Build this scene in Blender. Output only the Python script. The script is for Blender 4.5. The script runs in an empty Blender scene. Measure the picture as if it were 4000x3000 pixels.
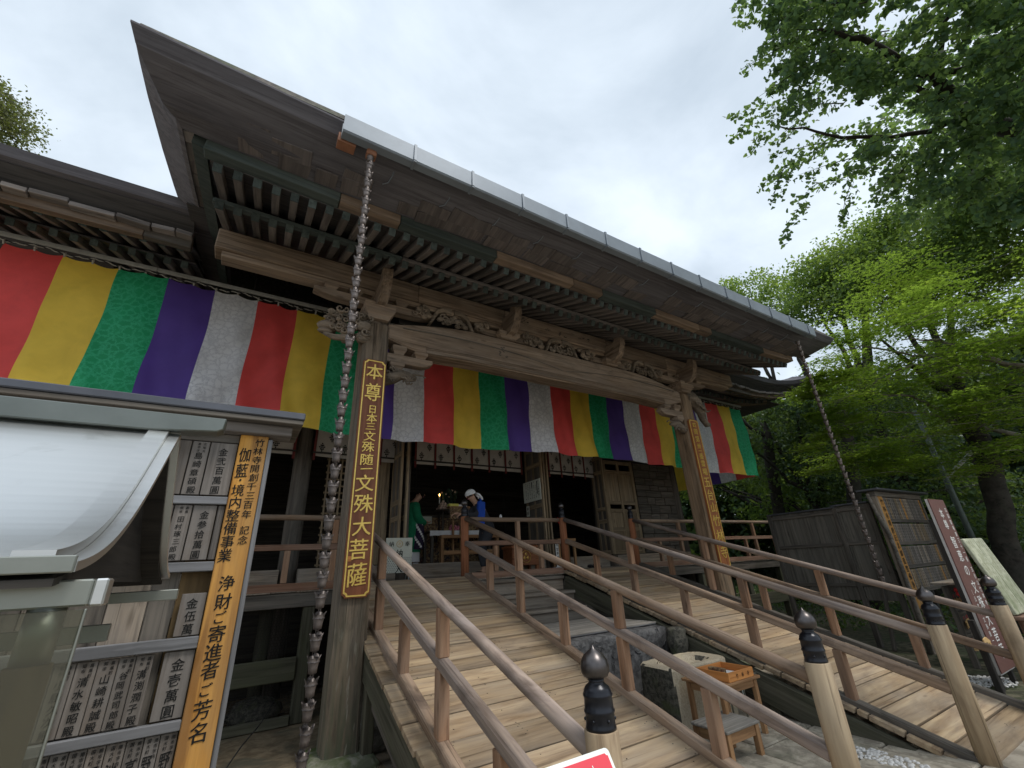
import bpy, math, random
import numpy as np
from mathutils import Vector, Matrix, Quaternion

SC = bpy.context.scene
COL = SC.collection
RNG = random.Random(7)

# ------------------------------------------------------------------ camera
cam_d = bpy.data.cameras.new('camera')
cam = bpy.data.objects.new('camera', cam_d)
COL.objects.link(cam)
SC.camera = cam
cam_d.sensor_fit = 'HORIZONTAL'
cam_d.sensor_width = 36.0
cam_d.lens = 36.0 * 1665.47383 / 4000.0
cam_d.clip_start = 0.05
cam_d.clip_end = 400.0
YAW, PITCH, ROLL = 5.66598361e-01, 4.05190886e-01, -5.47459467e-02
_f = Vector((math.sin(YAW) * math.cos(PITCH), math.cos(YAW) * math.cos(PITCH), math.sin(PITCH)))
_r = Vector((math.cos(YAW), -math.sin(YAW), 0.0))
_u = _r.cross(_f)
_r2 = _r * math.cos(ROLL) + _u * math.sin(ROLL)
_u2 = -_r * math.sin(ROLL) + _u * math.cos(ROLL)
cam.matrix_world = Matrix(((_r2.x, _u2.x, -_f.x, 0), (_r2.y, _u2.y, -_f.y, 0), (_r2.z, _u2.z, -_f.z, 1.6), (0, 0, 0, 1)))

# ------------------------------------------------------------------ world: overcast sky
SUN_EL, SUN_AZ = math.radians(62), math.radians(155)      # azimuth clockwise from +Y
world = bpy.data.worlds.new('World')
SC.world = world
world.use_nodes = True
_nt = world.node_tree
_nt.nodes.clear()
_out = _nt.nodes.new('ShaderNodeOutputWorld')
_sky = _nt.nodes.new('ShaderNodeTexSky')
_sky.sky_type = 'NISHITA'
_sky.sun_disc = False
_sky.sun_elevation = SUN_EL
_sky.sun_rotation = SUN_AZ
_sky.air_density = 1.0
_sky.dust_density = 2.5
_bg1 = _nt.nodes.new('ShaderNodeBackground')
_bg1.inputs['Strength'].default_value = 0.10
_nt.links.new(_sky.outputs[0], _bg1.inputs['Color'])
_tc = _nt.nodes.new('ShaderNodeTexCoord')
_sep = _nt.nodes.new('ShaderNodeSeparateXYZ')
_nt.links.new(_tc.outputs['Generated'], _sep.inputs[0])
_add = _nt.nodes.new('ShaderNodeMath'); _add.operation = 'ADD'; _add.inputs[1].default_value = 0.35
_nt.links.new(_sep.outputs['Z'], _add.inputs[0])
_mx = _nt.nodes.new('ShaderNodeMath'); _mx.operation = 'MAXIMUM'; _mx.inputs[1].default_value = 0.12
_nt.links.new(_add.outputs[0], _mx.inputs[0])
_dx = _nt.nodes.new('ShaderNodeMath'); _dx.operation = 'DIVIDE'
_dy = _nt.nodes.new('ShaderNodeMath'); _dy.operation = 'DIVIDE'
_nt.links.new(_sep.outputs['X'], _dx.inputs[0]); _nt.links.new(_mx.outputs[0], _dx.inputs[1])
_nt.links.new(_sep.outputs['Y'], _dy.inputs[0]); _nt.links.new(_mx.outputs[0], _dy.inputs[1])
_cmb = _nt.nodes.new('ShaderNodeCombineXYZ')
_nt.links.new(_dx.outputs[0], _cmb.inputs['X']); _nt.links.new(_dy.outputs[0], _cmb.inputs['Y'])
_n1 = _nt.nodes.new('ShaderNodeTexNoise')
_n1.inputs['Scale'].default_value = 1.7; _n1.inputs['Detail'].default_value = 7.0; _n1.inputs['Roughness'].default_value = 0.55
_n1.inputs['Distortion'].default_value = 0.35
_nt.links.new(_cmb.outputs[0], _n1.inputs['Vector'])
_cr = _nt.nodes.new('ShaderNodeValToRGB')
_cr.color_ramp.elements[0].position = 0.36; _cr.color_ramp.elements[0].color = (0.50, 0.585, 0.67, 1)
_cr.color_ramp.elements[1].position = 0.62; _cr.color_ramp.elements[1].color = (0.82, 0.91, 1.0, 1)
_nt.links.new(_n1.outputs['Fac'], _cr.inputs['Fac'])
_bg2 = _nt.nodes.new('ShaderNodeBackground')
_bg2.inputs['Strength'].default_value = 0.77
_nt.links.new(_cr.outputs['Color'], _bg2.inputs['Color'])
_mix = _nt.nodes.new('ShaderNodeMixShader')
_mix.inputs[0].default_value = 0.9
_nt.links.new(_bg1.outputs[0], _mix.inputs[1]); _nt.links.new(_bg2.outputs[0], _mix.inputs[2])
_nt.links.new(_mix.outputs[0], _out.inputs['Surface'])

# ------------------------------------------------------------------ sun behind cloud
sun_d = bpy.data.lights.new('sun', 'SUN')
sun_d.energy = 1.45
sun_d.angle = math.radians(18)
sun_d.color = (1.0, 0.96, 0.9)
sun = bpy.data.objects.new('sun', sun_d)
COL.objects.link(sun)
_sd = Vector((math.sin(SUN_AZ) * math.cos(SUN_EL), math.cos(SUN_AZ) * math.cos(SUN_EL), math.sin(SUN_EL)))
sun.rotation_euler = (-_sd).to_track_quat('-Z', 'Y').to_euler()

# ------------------------------------------------------------------ exposure
SC.view_settings.view_transform = 'Standard'
SC.view_settings.look = 'None'
SC.view_settings.exposure = 0.7
SC.view_settings.gamma = 1.0
SC.view_settings.use_curve_mapping = False
SC.render.engine = 'CYCLES'
SC.cycles.max_bounces = 10
SC.cycles.diffuse_bounces = 6
SC.cycles.transparent_max_bounces = 12
SC.cycles.use_denoising = True

# ================================================================== helpers
WM = {}                                            # world matrices of everything built

def place(o, parent=None, mw=None):
    COL.objects.link(o)
    mw = mw if mw is not None else Matrix.Identity(4)
    if parent is not None:
        o.parent = parent
        o.matrix_basis = WM[parent.name].inverted() @ mw
    else:
        o.matrix_basis = mw
    WM[o.name] = mw
    return o

def tag(o, label=None, cat=None, group=None, kind=None):
    if label: o['label'] = label
    if cat: o['category'] = cat
    if group: o['group'] = group
    if kind: o['kind'] = kind
    return o

def thing(name, label, cat, loc=(0, 0, 0), rz=0.0, group=None):
    o = bpy.data.objects.new(name, None)
    o.empty_display_size = 0.1
    place(o, None, Matrix.Translation(loc) @ Matrix.Rotation(rz, 4, 'Z'))
    return tag(o, label, cat, group)

def mesh_of(verts, faces, name='m'):
    me = bpy.data.meshes.new(name)
    me.from_pydata([tuple(v) for v in verts], [], faces)
    me.update()
    return me

def obj(name, me, mat, parent=None, mw=None, smooth=False):
    if mat is not None and not me.materials:
        me.materials.append(mat)
    if smooth:
        me.polygons.foreach_set('use_smooth', [True] * len(me.polygons))
    o = bpy.data.objects.new(name, me)
    return place(o, parent, mw)

_BOX = {}
def box_mesh(l, w, h, c, mat):
    """chamfered box centred on its origin"""
    c = min(c, l * .45, w * .45, h * .45)
    key = (round(l, 3), round(w, 3), round(h, 3), round(c, 4), mat.name)
    if key in _BOX: return _BOX[key]
    a, b, d = l / 2, w / 2, h / 2
    if c <= 0:
        v = [(x, y, z) for x in (-a, a) for y in (-b, b) for z in (-d, d)]
        f = [(0, 1, 3, 2), (4, 6, 7, 5), (0, 4, 5, 1), (2, 3, 7, 6), (0, 2, 6, 4), (1, 5, 7, 3)]
    else:
        v = []; idx = {}
        for sx in (-1, 1):
            for sy in (-1, 1):
                for sz in (-1, 1):
                    for k in range(3):
                        p = [sx * (a - c), sy * (b - c), sz * (d - c)]
                        p[k] = (sx * a, sy * b, sz * d)[k]
                        idx[(sx, sy, sz, k)] = len(v); v.append(tuple(p))
        f = []
        for k in range(3):
            i, j = [q for q in range(3) if q != k]
            for s in (-1, 1):
                loop = []
                for (p, q) in ((-1, -1), (1, -1), (1, 1), (-1, 1)):
                    t = [0, 0, 0]; t[k] = s; t[i] = p; t[j] = q
                    loop.append(idx[(t[0], t[1], t[2], k)])
                if (s > 0) != (k != 1): loop.reverse()
                f.append(tuple(loop))
        for k in range(3):
            i, j = [q for q in range(3) if q != k]
            for p in (-1, 1):
                for q in (-1, 1):
                    t0 = [0, 0, 0]; t1 = [0, 0, 0]
                    t0[k] = -1; t1[k] = 1
                    for t in (t0, t1): t[i] = p; t[j] = q
                    quad = [idx[(*t0, i)], idx[(*t1, i)], idx[(*t1, j)], idx[(*t0, j)]]
                    if p * q * (1 if k != 1 else -1) < 0: quad.reverse()
                    f.append(tuple(quad))
        for sx in (-1, 1):
            for sy in (-1, 1):
                for sz in (-1, 1):
                    t = [idx[(sx, sy, sz, 0)], idx[(sx, sy, sz, 1)], idx[(sx, sy, sz, 2)]]
                    if sx * sy * sz < 0: t.reverse()
                    f.append(tuple(t))
    me = mesh_of(v, f)
    me.materials.append(mat)
    _BOX[key] = me
    return me

def frame(p0, p1, up=(0, 0, 1)):
    p0, p1, up = Vector(p0), Vector(p1), Vector(up)
    x = (p1 - p0).normalized()
    y = up.cross(x)
    if y.length < 1e-4: y = Vector((0, 1, 0)).cross(x)
    if y.length < 1e-4: y = Vector((1, 0, 0))
    y.normalize()
    z = x.cross(y)
    m = Matrix((x, y, z)).transposed().to_4x4()
    m.translation = (p0 + p1) / 2
    return m, (p1 - p0).length

def beam(name, p0, p1, w, h, mat, parent=None, up=(0, 0, 1), c=0.006):
    """bar of width w and height h between two points, local x along it"""
    m, l = frame(p0, p1, up)
    return obj(name, box_mesh(l, w, h, c, mat), mat, parent, m)

def box(name, x0, x1, y0, y1, z0, z1, mat, parent=None, c=0.004, long='x'):
    """axis-aligned box; local x along its long side so that the grain follows it"""
    l, w, h = x1 - x0, y1 - y0, z1 - z0
    ctr = Vector(((x0 + x1) / 2, (y0 + y1) / 2, (z0 + z1) / 2))
    if long == 'x':
        return obj(name, box_mesh(l, w, h, c, mat), mat, parent, Matrix.Translation(ctr))
    if long == 'y':
        return obj(name, box_mesh(w, l, h, c, mat), mat, parent, Matrix.Translation(ctr) @ Matrix.Rotation(math.pi / 2, 4, 'Z'))
    return obj(name, box_mesh(h, w, l, c, mat), mat, parent, Matrix.Translation(ctr) @ Matrix.Rotation(math.pi / 2, 4, 'Y'))

def tube_data(path, radii, seg=10, caps=True):
    pts = [Vector(p) for p in path]
    v = []; f = []
    n = len(pts)
    ref = Vector((0.13, 0.31, 0.94))
    prev = None
    for i, p in enumerate(pts):
        t = (pts[min(i + 1, n - 1)] - pts[max(i - 1, 0)]).normalized()
        if prev is None:
            a = t.cross(ref)
            if a.length < 1e-3: a = t.cross(Vector((1, 0, 0)))
        else:
            a = prev - t * prev.dot(t)
        a.normalize(); prev = a
        b = t.cross(a)
        r = radii[i] if hasattr(radii, '__len__') else radii
        for k in range(seg):
            an = 2 * math.pi * k / seg
            v.append(p + a * (r * math.cos(an)) + b * (r * math.sin(an)))
    for i in range(n - 1):
        for k in range(seg):
            k2 = (k + 1) % seg
            f.append((i * seg + k, i * seg + k2, (i + 1) * seg + k2, (i + 1) * seg + k))
    if caps:
        f.append(tuple(range(seg - 1, -1, -1)))
        f.append(tuple((n - 1) * seg + k for k in range(seg)))
    return v, f

def rod(name, p0, p1, r, mat, parent=None, seg=12, r1=None, wob=0.0):
    """round bar, local x along its length"""
    m, l = frame(p0, p1)
    n = 2 if wob == 0 else 9
    path = []; rad = []
    for i in range(n):
        t = i / (n - 1)
        path.append((-l / 2 + l * t, RNG.uniform(-wob, wob), RNG.uniform(-wob, wob)))
        rad.append((r + ((r1 if r1 is not None else r) - r) * t) * (1 + (RNG.uniform(-1, 1) * .03 if wob else 0)))
    v, f = tube_data(path, rad, seg)
    return obj(name, mesh_of(v, f), mat, parent, m, smooth=True)

def tube(name, path, radii, mat, parent=None, seg=8):
    v, f = tube_data(path, radii, seg)
    return obj(name, mesh_of(v, f), mat, parent, None, smooth=True)

def lathe_data(prof, seg=20, cx=0, cy=0, cz=0):
    v = []; f = []
    for (r, z) in prof:
        for k in range(seg):
            an = 2 * math.pi * k / seg
            v.append((cx + r * math.cos(an), cy + r * math.sin(an), cz + z))
    for i in range(len(prof) - 1):
        for k in range(seg):
            k2 = (k + 1) % seg
            f.append((i * seg + k, i * seg + k2, (i + 1) * seg + k2, (i + 1) * seg + k))
    f.append(tuple(range(seg - 1, -1, -1)))
    f.append(tuple((len(prof) - 1) * seg + k for k in range(seg)))
    return v, f

def extrude(name, outline, y0, y1, mat, parent=None, mw=None, bev=0.0):
    """outline in the xz plane pushed from y0 to y1 (outline counter-clockwise seen from -y)"""
    n = len(outline)
    rings = []
    if bev > 0:
        cx = sum(p[0] for p in outline) / n; cz = sum(p[1] for p in outline) / n
        def inset(s):
            o = []
            for i, p in enumerate(outline):
                a = Vector(outline[i - 1]); b = Vector(p); c = Vector(outline[(i + 1) % n])
                d1 = (b - a).normalized(); d2 = (c - b).normalized()
                nn = Vector((-(d1.y + d2.y), d1.x + d2.x))
                if nn.length < 1e-5: nn = Vector((-d1.y, d1.x))
                nn.normalize()
                o.append((b.x + nn.x * s, b.y + nn.y * s))
            return o
        ins = inset(bev)
        rings = [(y0, ins), (y0 + bev, outline), (y1 - bev, outline), (y1, ins)]
    else:
        rings = [(y0, outline), (y1, outline)]
    v = []; f = []
    for y, o in rings:
        v += [(p[0], y, p[1]) for p in o]
    for i in range(len(rings) - 1):
        for k in range(n):
            k2 = (k + 1) % n
            f.append((i * n + k2, i * n + k, (i + 1) * n + k, (i + 1) * n + k2))
    f.append(tuple(range(n)))
    f.append(tuple((len(rings) - 1) * n + k for k in range(n - 1, -1, -1)))
    return obj(name, mesh_of(v, f), mat, parent, mw)

class MB:
    """collects loose shapes into one mesh"""
    def __init__(s): s.v = []; s.f = []
    def add(s, v, f):
        o = len(s.v); s.v += [tuple(p) for p in v]; s.f += [tuple(i + o for i in q) for q in f]
    def bar(s, p0, p1, w, h, up=(0, 0, 1)):
        m, l = frame(p0, p1, up)
        a, b, d = l / 2, w / 2, h / 2
        v = [m @ Vector((x, y, z)) for x in (-a, a) for y in (-b, b) for z in (-d, d)]
        s.add(v, [(0, 1, 3, 2), (4, 6, 7, 5), (0, 4, 5, 1), (2, 3, 7, 6), (0, 2, 6, 4), (1, 5, 7, 3)])
    def ball(s, c, r, sx=1, sy=1, sz=1, seg=8, rings=5, jit=0.0, rot=None):
        v = []; f = []
        for i in range(rings + 1):
            th = math.pi * i / rings
            for k in range(seg):
                ph = 2 * math.pi * k / seg
                q = 1 + (RNG.uniform(-jit, jit) if jit else 0)
                p = Vector((r * sx * math.sin(th) * math.cos(ph) * q, r * sy * math.sin(th) * math.sin(ph) * q, r * sz * math.cos(th) * q))
                if rot is not None: p = rot @ p
                v.append(p + Vector(c))
        for i in range(rings):
            for k in range(seg):
                k2 = (k + 1) % seg
                f.append((i * seg + k, (i + 1) * seg + k, (i + 1) * seg + k2, i * seg + k2))
        s.add(v, f)
    def tube(s, path, radii, seg=6):
        s.add(*tube_data(path, radii, seg))
    def build(s, name, mat, parent=None, smooth=False, mw=None):
        return obj(name, mesh_of(s.v, s.f), mat, parent, mw, smooth)

# ------------------------------------------------------------------ lettering (brush-like glyph meshes from the built-in font)
_GLY = {}
def glyph(ch, bold):
    k = (ch, bold)
    if k in _GLY: return _GLY[k]
    cu = bpy.data.curves.new('glyph', 'FONT')
    cu.body = ch; cu.size = 1.0; cu.align_x = 'CENTER'; cu.offset = bold
    cu.resolution_u = 3
    o = bpy.data.objects.new('glyph', cu)
    me = bpy.data.meshes.new_from_object(o)
    v = np.array([p.co[:] for p in me.vertices]) if len(me.vertices) else np.zeros((0, 3))
    f = [tuple(p.vertices) for p in me.polygons]
    if len(v):
        ctr = (v.max(0) + v.min(0)) / 2
        ctr[1] = 0.36 if (v[:, 1].max() - v[:, 1].min()) < .5 else ctr[1]
        v = v - np.array([ctr[0], ctr[1], 0])
    bpy.data.objects.remove(o); bpy.data.curves.remove(cu); bpy.data.meshes.remove(me)
    _GLY[k] = (v, f)
    return _GLY[k]

def lettering(name, items, mat, parent, mw, bold=0.012, depth=0.0, brush=0.0):
    """items: (char, x, z, width, height); drawn in the local xz plane facing -y"""
    V = []; F = []
    from collections import Counter
    shifts = [(0, 0)] if bold < .008 else [(0, 0), (bold, bold * .4), (-bold, -bold * .4)]
    for ch, x, z, w, h in items:
        v, f = glyph(ch, 0.0)
        if not len(v): continue
        sk = (RNG.uniform(-1, 1) * .05 + .07) if brush > 0 else 0
        ed = Counter(); dirs = {}
        if depth > 0:
            for q in f:
                for i in range(len(q)):
                    a, b = q[i], q[(i + 1) % len(q)]
                    ed[frozenset((a, b))] += 1; dirs[frozenset((a, b))] = (a, b)
        for si, (sx, sz) in enumerate(shifts):
            o = len(V)
            for p in v:
                V.append((x + (p[0] + sx) * w, -depth - .0003 * si, z + (p[1] + sz) * h + p[0] * h * sk))
            F += [tuple(i + o for i in q) for q in f]
            if depth > 0:
                o2 = len(V)
                for p in v:
                    V.append((x + (p[0] + sx) * w, 0.0, z + (p[1] + sz) * h + p[0] * h * sk))
                for e, n in ed.items():
                    if n == 1:
                        a, b = dirs[e]
                        F.append((o + b, o + a, o2 + a, o2 + b))
    return obj(name, mesh_of(V, F), mat, parent, mw)

# ================================================================== materials
class NT:
    def __init__(s, name):
        s.m = bpy.data.materials.new(name); s.m.use_nodes = True
        s.t = s.m.node_tree; s.b = s.t.nodes['Principled BSDF']; s.o = s.t.nodes['Material Output']
    def n(s, ty, **kw):
        x = s.t.nodes.new(ty)
        for k, v in kw.items():
            if k.startswith('i_'):
                x.inputs[k[2:].replace('_', ' ')].default_value = v
            else: setattr(x, k, v)
        return x
    def l(s, a, b): s.t.links.new(a, b)
    def coords(s, kind='Object', rand=True, scale=(1, 1, 1)):
        tc = s.n('ShaderNodeTexCoord'); src = tc.outputs[kind]
        if rand:
            oi = s.n('ShaderNodeObjectInfo')
            mu = s.n('ShaderNodeMath', operation='MULTIPLY'); mu.inputs[1].default_value = 57.3
            s.l(oi.outputs['Random'], mu.inputs[0])
            va = s.n('ShaderNodeVectorMath', operation='ADD')
            s.l(src, va.inputs[0]); s.l(mu.outputs[0], va.inputs[1]); src = va.outputs[0]
            s.rand = oi.outputs['Random']
        mp = s.n('ShaderNodeMapping'); mp.inputs['Scale'].default_value = scale
        s.l(src, mp.inputs['Vector'])
        return mp.outputs[0]
    def noise(s, vec, scale=1.0, detail=5.0, rough=.55, dist=0.0):
        x = s.n('ShaderNodeTexNoise'); x.inputs['Scale'].default_value = scale; x.inputs['Detail'].default_value = detail
        x.inputs['Roughness'].default_value = rough; x.inputs['Distortion'].default_value = dist
        s.l(vec, x.inputs['Vector']); return x.outputs['Fac']
    def ramp(s, fac, stops):
        x = s.n('ShaderNodeValToRGB'); e = x.color_ramp.elements
        while len(e) < len(stops): e.new(0.5)
        for i, (p, c) in enumerate(stops):
            e[i].position = p; e[i].color = (*c, 1) if len(c) == 3 else c
        s.l(fac, x.inputs['Fac']); return x.outputs['Color']
    def mix(s, fac, a, b, mode='MIX'):
        x = s.n('ShaderNodeMix', data_type='RGBA', blend_type=mode)
        for sock, val in ((x.inputs['Factor'], fac), (x.inputs['A'], a), (x.inputs['B'], b)):
            pass
        ins = [i for i in x.inputs if i.enabled]
        f_, a_, b_ = x.inputs[0], x.inputs[6], x.inputs[7]
        for sock, val in ((f_, fac), (a_, a), (b_, b)):
            if isinstance(val, (int, float)): sock.default_value = val
            elif isinstance(val, (tuple, list)): sock.default_value = (*val, 1) if len(val) == 3 else val
            else: s.l(val, sock)
        return x.outputs[2]
    def bright(s, col, lo, hi):
        """brightness that differs from piece to piece"""
        mr = s.n('ShaderNodeMapRange'); mr.inputs['To Min'].default_value = lo; mr.inputs['To Max'].default_value = hi
        s.l(s.rand, mr.inputs['Value'])
        h = s.n('ShaderNodeHueSaturation'); s.l(col, h.inputs['Color']); s.l(mr.outputs[0], h.inputs['Value'])
        return h.outputs['Color']
    def bump(s, h, strength=.3, dist=.01):
        x = s.n('ShaderNodeBump'); x.inputs['Strength'].default_value = strength; x.inputs['Distance'].default_value = dist
        s.l(h, x.inputs['Height']); s.l(x.outputs[0], s.b.inputs['Normal'])
    def set(s, col=None, rough=.8, metal=0.0, spec=.3):
        if col is not None:
            if isinstance(col, (tuple, list)): s.b.inputs['Base Color'].default_value = (*col, 1) if len(col) == 3 else col
            else: s.l(col, s.b.inputs['Base Color'])
        if isinstance(rough, (int, float)): s.b.inputs['Roughness'].default_value = rough
        else: s.l(rough, s.b.inputs['Roughness'])
        s.b.inputs['Metallic'].default_value = metal
        s.b.inputs['Specular IOR Level'].default_value = spec
        return s.m

def wood(name, dark, light, grey, g_amt=.4, crack=.6, stain=None, s_amt=.3, lo=.8, hi=1.15, fine=26, knots=True, bump=.4, rough=.85, moss=False):
    k = NT(name)
    v = k.coords(scale=(1.3, fine, fine))
    g = k.noise(v, 1.0, 6, .6, .45)
    base = k.ramp(g, [(.36, tuple(c * .8 for c in dark)), (.46, tuple(a_ * .55 + b_ * .45 for a_, b_ in zip(dark, light))), (.64, light)])
    st_ = k.noise(k.coords(scale=(.45, 9, 9)), 1.0, 4, .6, .4)
    base = k.mix(k.ramp(st_, [(.40, (.5, .5, .5)), (.56, (0, 0, 0))]), base, tuple(c * .75 for c in dark))
    v2 = k.coords(scale=(1.0, 3.2, 3.2))
    w = k.noise(v2, 1.1, 5, .6, .5)
    wf = k.ramp(w, [(.36, (0, 0, 0)), (.68, (1, 1, 1))])
    m1 = k.n('ShaderNodeMath', operation='MULTIPLY'); m1.inputs[1].default_value = g_amt
    k.l(wf, m1.inputs[0])
    greyt = k.mix(.55, grey, base, 'MULTIPLY')
    greyt = k.mix(.6, greyt, grey)
    col = k.mix(m1.outputs[0], base, greyt)
    if stain:
        s_ = k.noise(k.coords(scale=(.8, 2.0, 2.0)), 1.7, 6, .65, .8)
        sf = k.ramp(s_, [(.52, (0, 0, 0)), (.70, (1, 1, 1))])
        m2 = k.n('ShaderNodeMath', operation='MULTIPLY'); m2.inputs[1].default_value = s_amt
        k.l(sf, m2.inputs[0])
        col = k.mix(m2.outputs[0], col, stain)
    if knots:
        vo = k.n('ShaderNodeTexVoronoi'); vo.inputs['Scale'].default_value = 1.0
        k.l(k.coords(scale=(1.9, 7, 7)), vo.inputs['Vector'])
        kf = k.ramp(vo.outputs['Distance'], [(.05, (1, 1, 1)), (.13, (0, 0, 0))])
        m3 = k.n('ShaderNodeMath', operation='MULTIPLY'); m3.inputs[1].default_value = .55
        k.l(kf, m3.inputs[0])
        col = k.mix(m3.outputs[0], col, tuple(c * .35 for c in dark))
    c_ = k.noise(k.coords(scale=(.9, fine * 2.2, fine * 2.2)), 1.0, 3, .5, .3)
    cf = k.ramp(c_, [(.28, (1, 1, 1)), (.36, (0, 0, 0))])
    m4 = k.n('ShaderNodeMath', operation='MULTIPLY'); m4.inputs[1].default_value = crack
    k.l(cf, m4.inputs[0])
    col = k.mix(m4.outputs[0], col, tuple(c * .3 for c in dark))
    if moss:                                   # algae and bleached fibres on the lowest part of the post
        tcm = k.n('ShaderNodeTexCoord'); spm = k.n('ShaderNodeSeparateXYZ'); k.l(tcm.outputs['Object'], spm.inputs[0])
        mr = k.n('ShaderNodeMapRange'); mr.inputs['From Min'].default_value = -.9; mr.inputs['From Max'].default_value = -2.3
        k.l(spm.outputs['X'], mr.inputs['Value'])
        am = k.n('ShaderNodeMath', operation='MULTIPLY'); k.l(mr.outputs[0], am.inputs[0])
        k.l(k.ramp(k.noise(k.coords(scale=(1.2, 9, 9)), 1.6, 6, .65, .6), [(.40, (.15, .15, .15)), (.60, (1, 1, 1))]), am.inputs[1])
        col = k.mix(am.outputs[0], col, (.115, .125, .082))
        bm = k.n('ShaderNodeMath', operation='MULTIPLY'); k.l(mr.outputs[0], bm.inputs[0])
        k.l(k.ramp(k.noise(k.coords(scale=(2.5, 26, 26)), 1.3, 4, .6, .4), [(.60, (0, 0, 0)), (.68, (.9, .9, .9))]), bm.inputs[1])
        col = k.mix(bm.outputs[0], col, (.36, .35, .29))
    col = k.bright(col, lo, hi)
    hh = k.n('ShaderNodeMath', operation='SUBTRACT')
    k.l(g, hh.inputs[0]); k.l(m4.outputs[0], hh.inputs[1])
    k.bump(hh.outputs[0], bump, .004)
    return k.set(col, rough, 0, .25)

M = {}
M['beam'] = wood('aged_beam_wood', (.14, .098, .068), (.33, .245, .175), (.32, .28, .24), .45, .6, (.07, .055, .045), .45)
M['pillar'] = wood('weathered_pillar_wood', (.105, .078, .055), (.28, .215, .155), (.235, .215, .185), .5, .9, (.05, .045, .035), .5, fine=18, moss=True)
M['pillarwarm'] = wood('warm_brown_pillar_wood', (.13, .085, .05), (.31, .21, .13), (.26, .215, .165), .4, .9, (.05, .04, .03), .5, fine=16)
M['seatgrey'] = wood('grey_beige_worn_wood', (.19, .172, .148), (.36, .33, .29), (.34, .32, .295), .5, .4, None)
M['carving'] = wood('carved_head_wood', (.11, .085, .062), (.28, .22, .165), (.26, .24, .21), .5, .5, (.05, .045, .035), .5, fine=14)
M['rafter'] = wood('rafter_wood', (.10, .09, .086), (.22, .195, .178), (.23, .215, .215), .5, .4, (.07, .068, .066), .4, lo=.6, hi=1.3)
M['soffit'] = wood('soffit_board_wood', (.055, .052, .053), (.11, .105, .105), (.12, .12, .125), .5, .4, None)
M['verdigris'] = wood('green_painted_wood', (.042, .058, .056), (.082, .102, .096), (.11, .125, .12), .4, .3, (.03, .04, .03), .4, lo=.7, hi=1.25)
M['eave'] = wood('bark_shingle_edge', (.10, .094, .105), (.175, .168, .185), (.19, .19, .215), .5, .35, (.08, .075, .085), .5, fine=34, knots=False)
M['shingle'] = wood('old_shingle_wood', (.14, .122, .115), (.27, .235, .21), (.26, .25, .25), .5, .5, (.08, .07, .06), .4, lo=.6, hi=1.35)
M['eaveshingle'] = wood('eave_shingle_slab', (.095, .083, .083), (.175, .15, .143), (.18, .17, .175), .5, .4, (.075, .068, .065), .45, lo=.82, hi=1.12, knots=False)
M['fascia'] = wood('brown_eave_board', (.15, .105, .075), (.29, .21, .15), (.24, .21, .185), .35, .6, (.08, .06, .05), .5)
M['rail'] = wood('handrail_wood', (.19, .12, .075), (.39, .27, .18), (.37, .32, .28), .5, .55, (.085, .06, .048), .8, fine=20)
M['rustpost'] = wood('rusty_brown_post', (.075, .048, .022), (.16, .105, .048), (.12, .095, .055), .5, .3, (.09, .06, .035), .5, fine=10)
M['railgrey'] = wood('greyed_handrail_wood', (.20, .145, .112), (.40, .31, .245), (.37, .33, .32), .6, .6, (.10, .072, .06), .75, fine=20)
M['post'] = wood('reddish_rail_post_wood', (.21, .11, .062), (.40, .235, .14), (.36, .29, .23), .5, .6, (.10, .06, .045), .35, fine=22)
M['railred'] = wood('reddish_rail_wood', (.17, .085, .052), (.33, .19, .125), (.36, .28, .23), .42, .55, (.09, .06, .05), .3)
M['newelred'] = wood('red_brown_newel_wood', (.23, .085, .04), (.36, .15, .075), (.30, .15, .09), .3, .2, None, lo=.9, hi=1.1)
M['newel'] = wood('pale_newel_wood', (.29, .20, .12), (.50, .385, .25), (.43, .375, .29), .5, .6, (.11, .075, .05), .42, fine=16, lo=.93, hi=1.06)
M['plank'] = wood('ramp_plank_wood', (.27, .175, .10), (.50, .37, .225), (.44, .385, .31), .6, .6, (.15, .115, .085), .5, fine=17, lo=.66, hi=1.14)
M['plankdark'] = wood('old_plank_wood', (.19, .145, .105), (.36, .29, .22), (.38, .36, .33), .55, .6, (.10, .08, .065), .4, lo=.7, hi=1.15)
M['dark'] = wood('dark_weathered_wood', (.065, .055, .046), (.17, .145, .12), (.18, .175, .16), .4, .6, (.03, .03, .022), .4)
M['mossy'] = wood('mossy_dark_beam_wood', (.055, .05, .036), (.13, .12, .088), (.12, .125, .08), .5, .6, (.09, .10, .05), .5, rough=.9)
M['backwood'] = wood('grey_brown_back_boards', (.10, .088, .072), (.205, .185, .155), (.19, .18, .16), .5, .5, (.07, .062, .05), .4, lo=.85, hi=1.12)
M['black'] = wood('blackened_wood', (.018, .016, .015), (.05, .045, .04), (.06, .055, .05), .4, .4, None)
M['door'] = wood('old_door_wood', (.16, .115, .07), (.33, .25, .155), (.26, .22, .165), .5, .5, (.07, .055, .04), .4)
M['plaque'] = wood('grey_name_plaque_wood', (.105, .09, .078), (.245, .215, .19), (.24, .23, .22), .6, .5, (.13, .09, .06), .5, fine=30, lo=.72, hi=1.15)
M['batten'] = wood('grey_batten_wood', (.10, .10, .103), (.25, .25, .26), (.23, .23, .24), .5, .6, None, fine=18, lo=.9, hi=1.1)
M['orange'] = wood('orange_sign_board_wood', (.33, .14, .028), (.66, .33, .065), (.38, .27, .14), .6, .5, (.26, .17, .09), .5, fine=20, lo=.95, hi=1.05)
M['signwood'] = wood('varnished_sign_wood', (.17, .055, .024), (.255, .095, .043), (.24, .09, .04), .3, .25, None, fine=24, lo=.95, hi=1.05, rough=.4, bump=.08)
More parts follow.
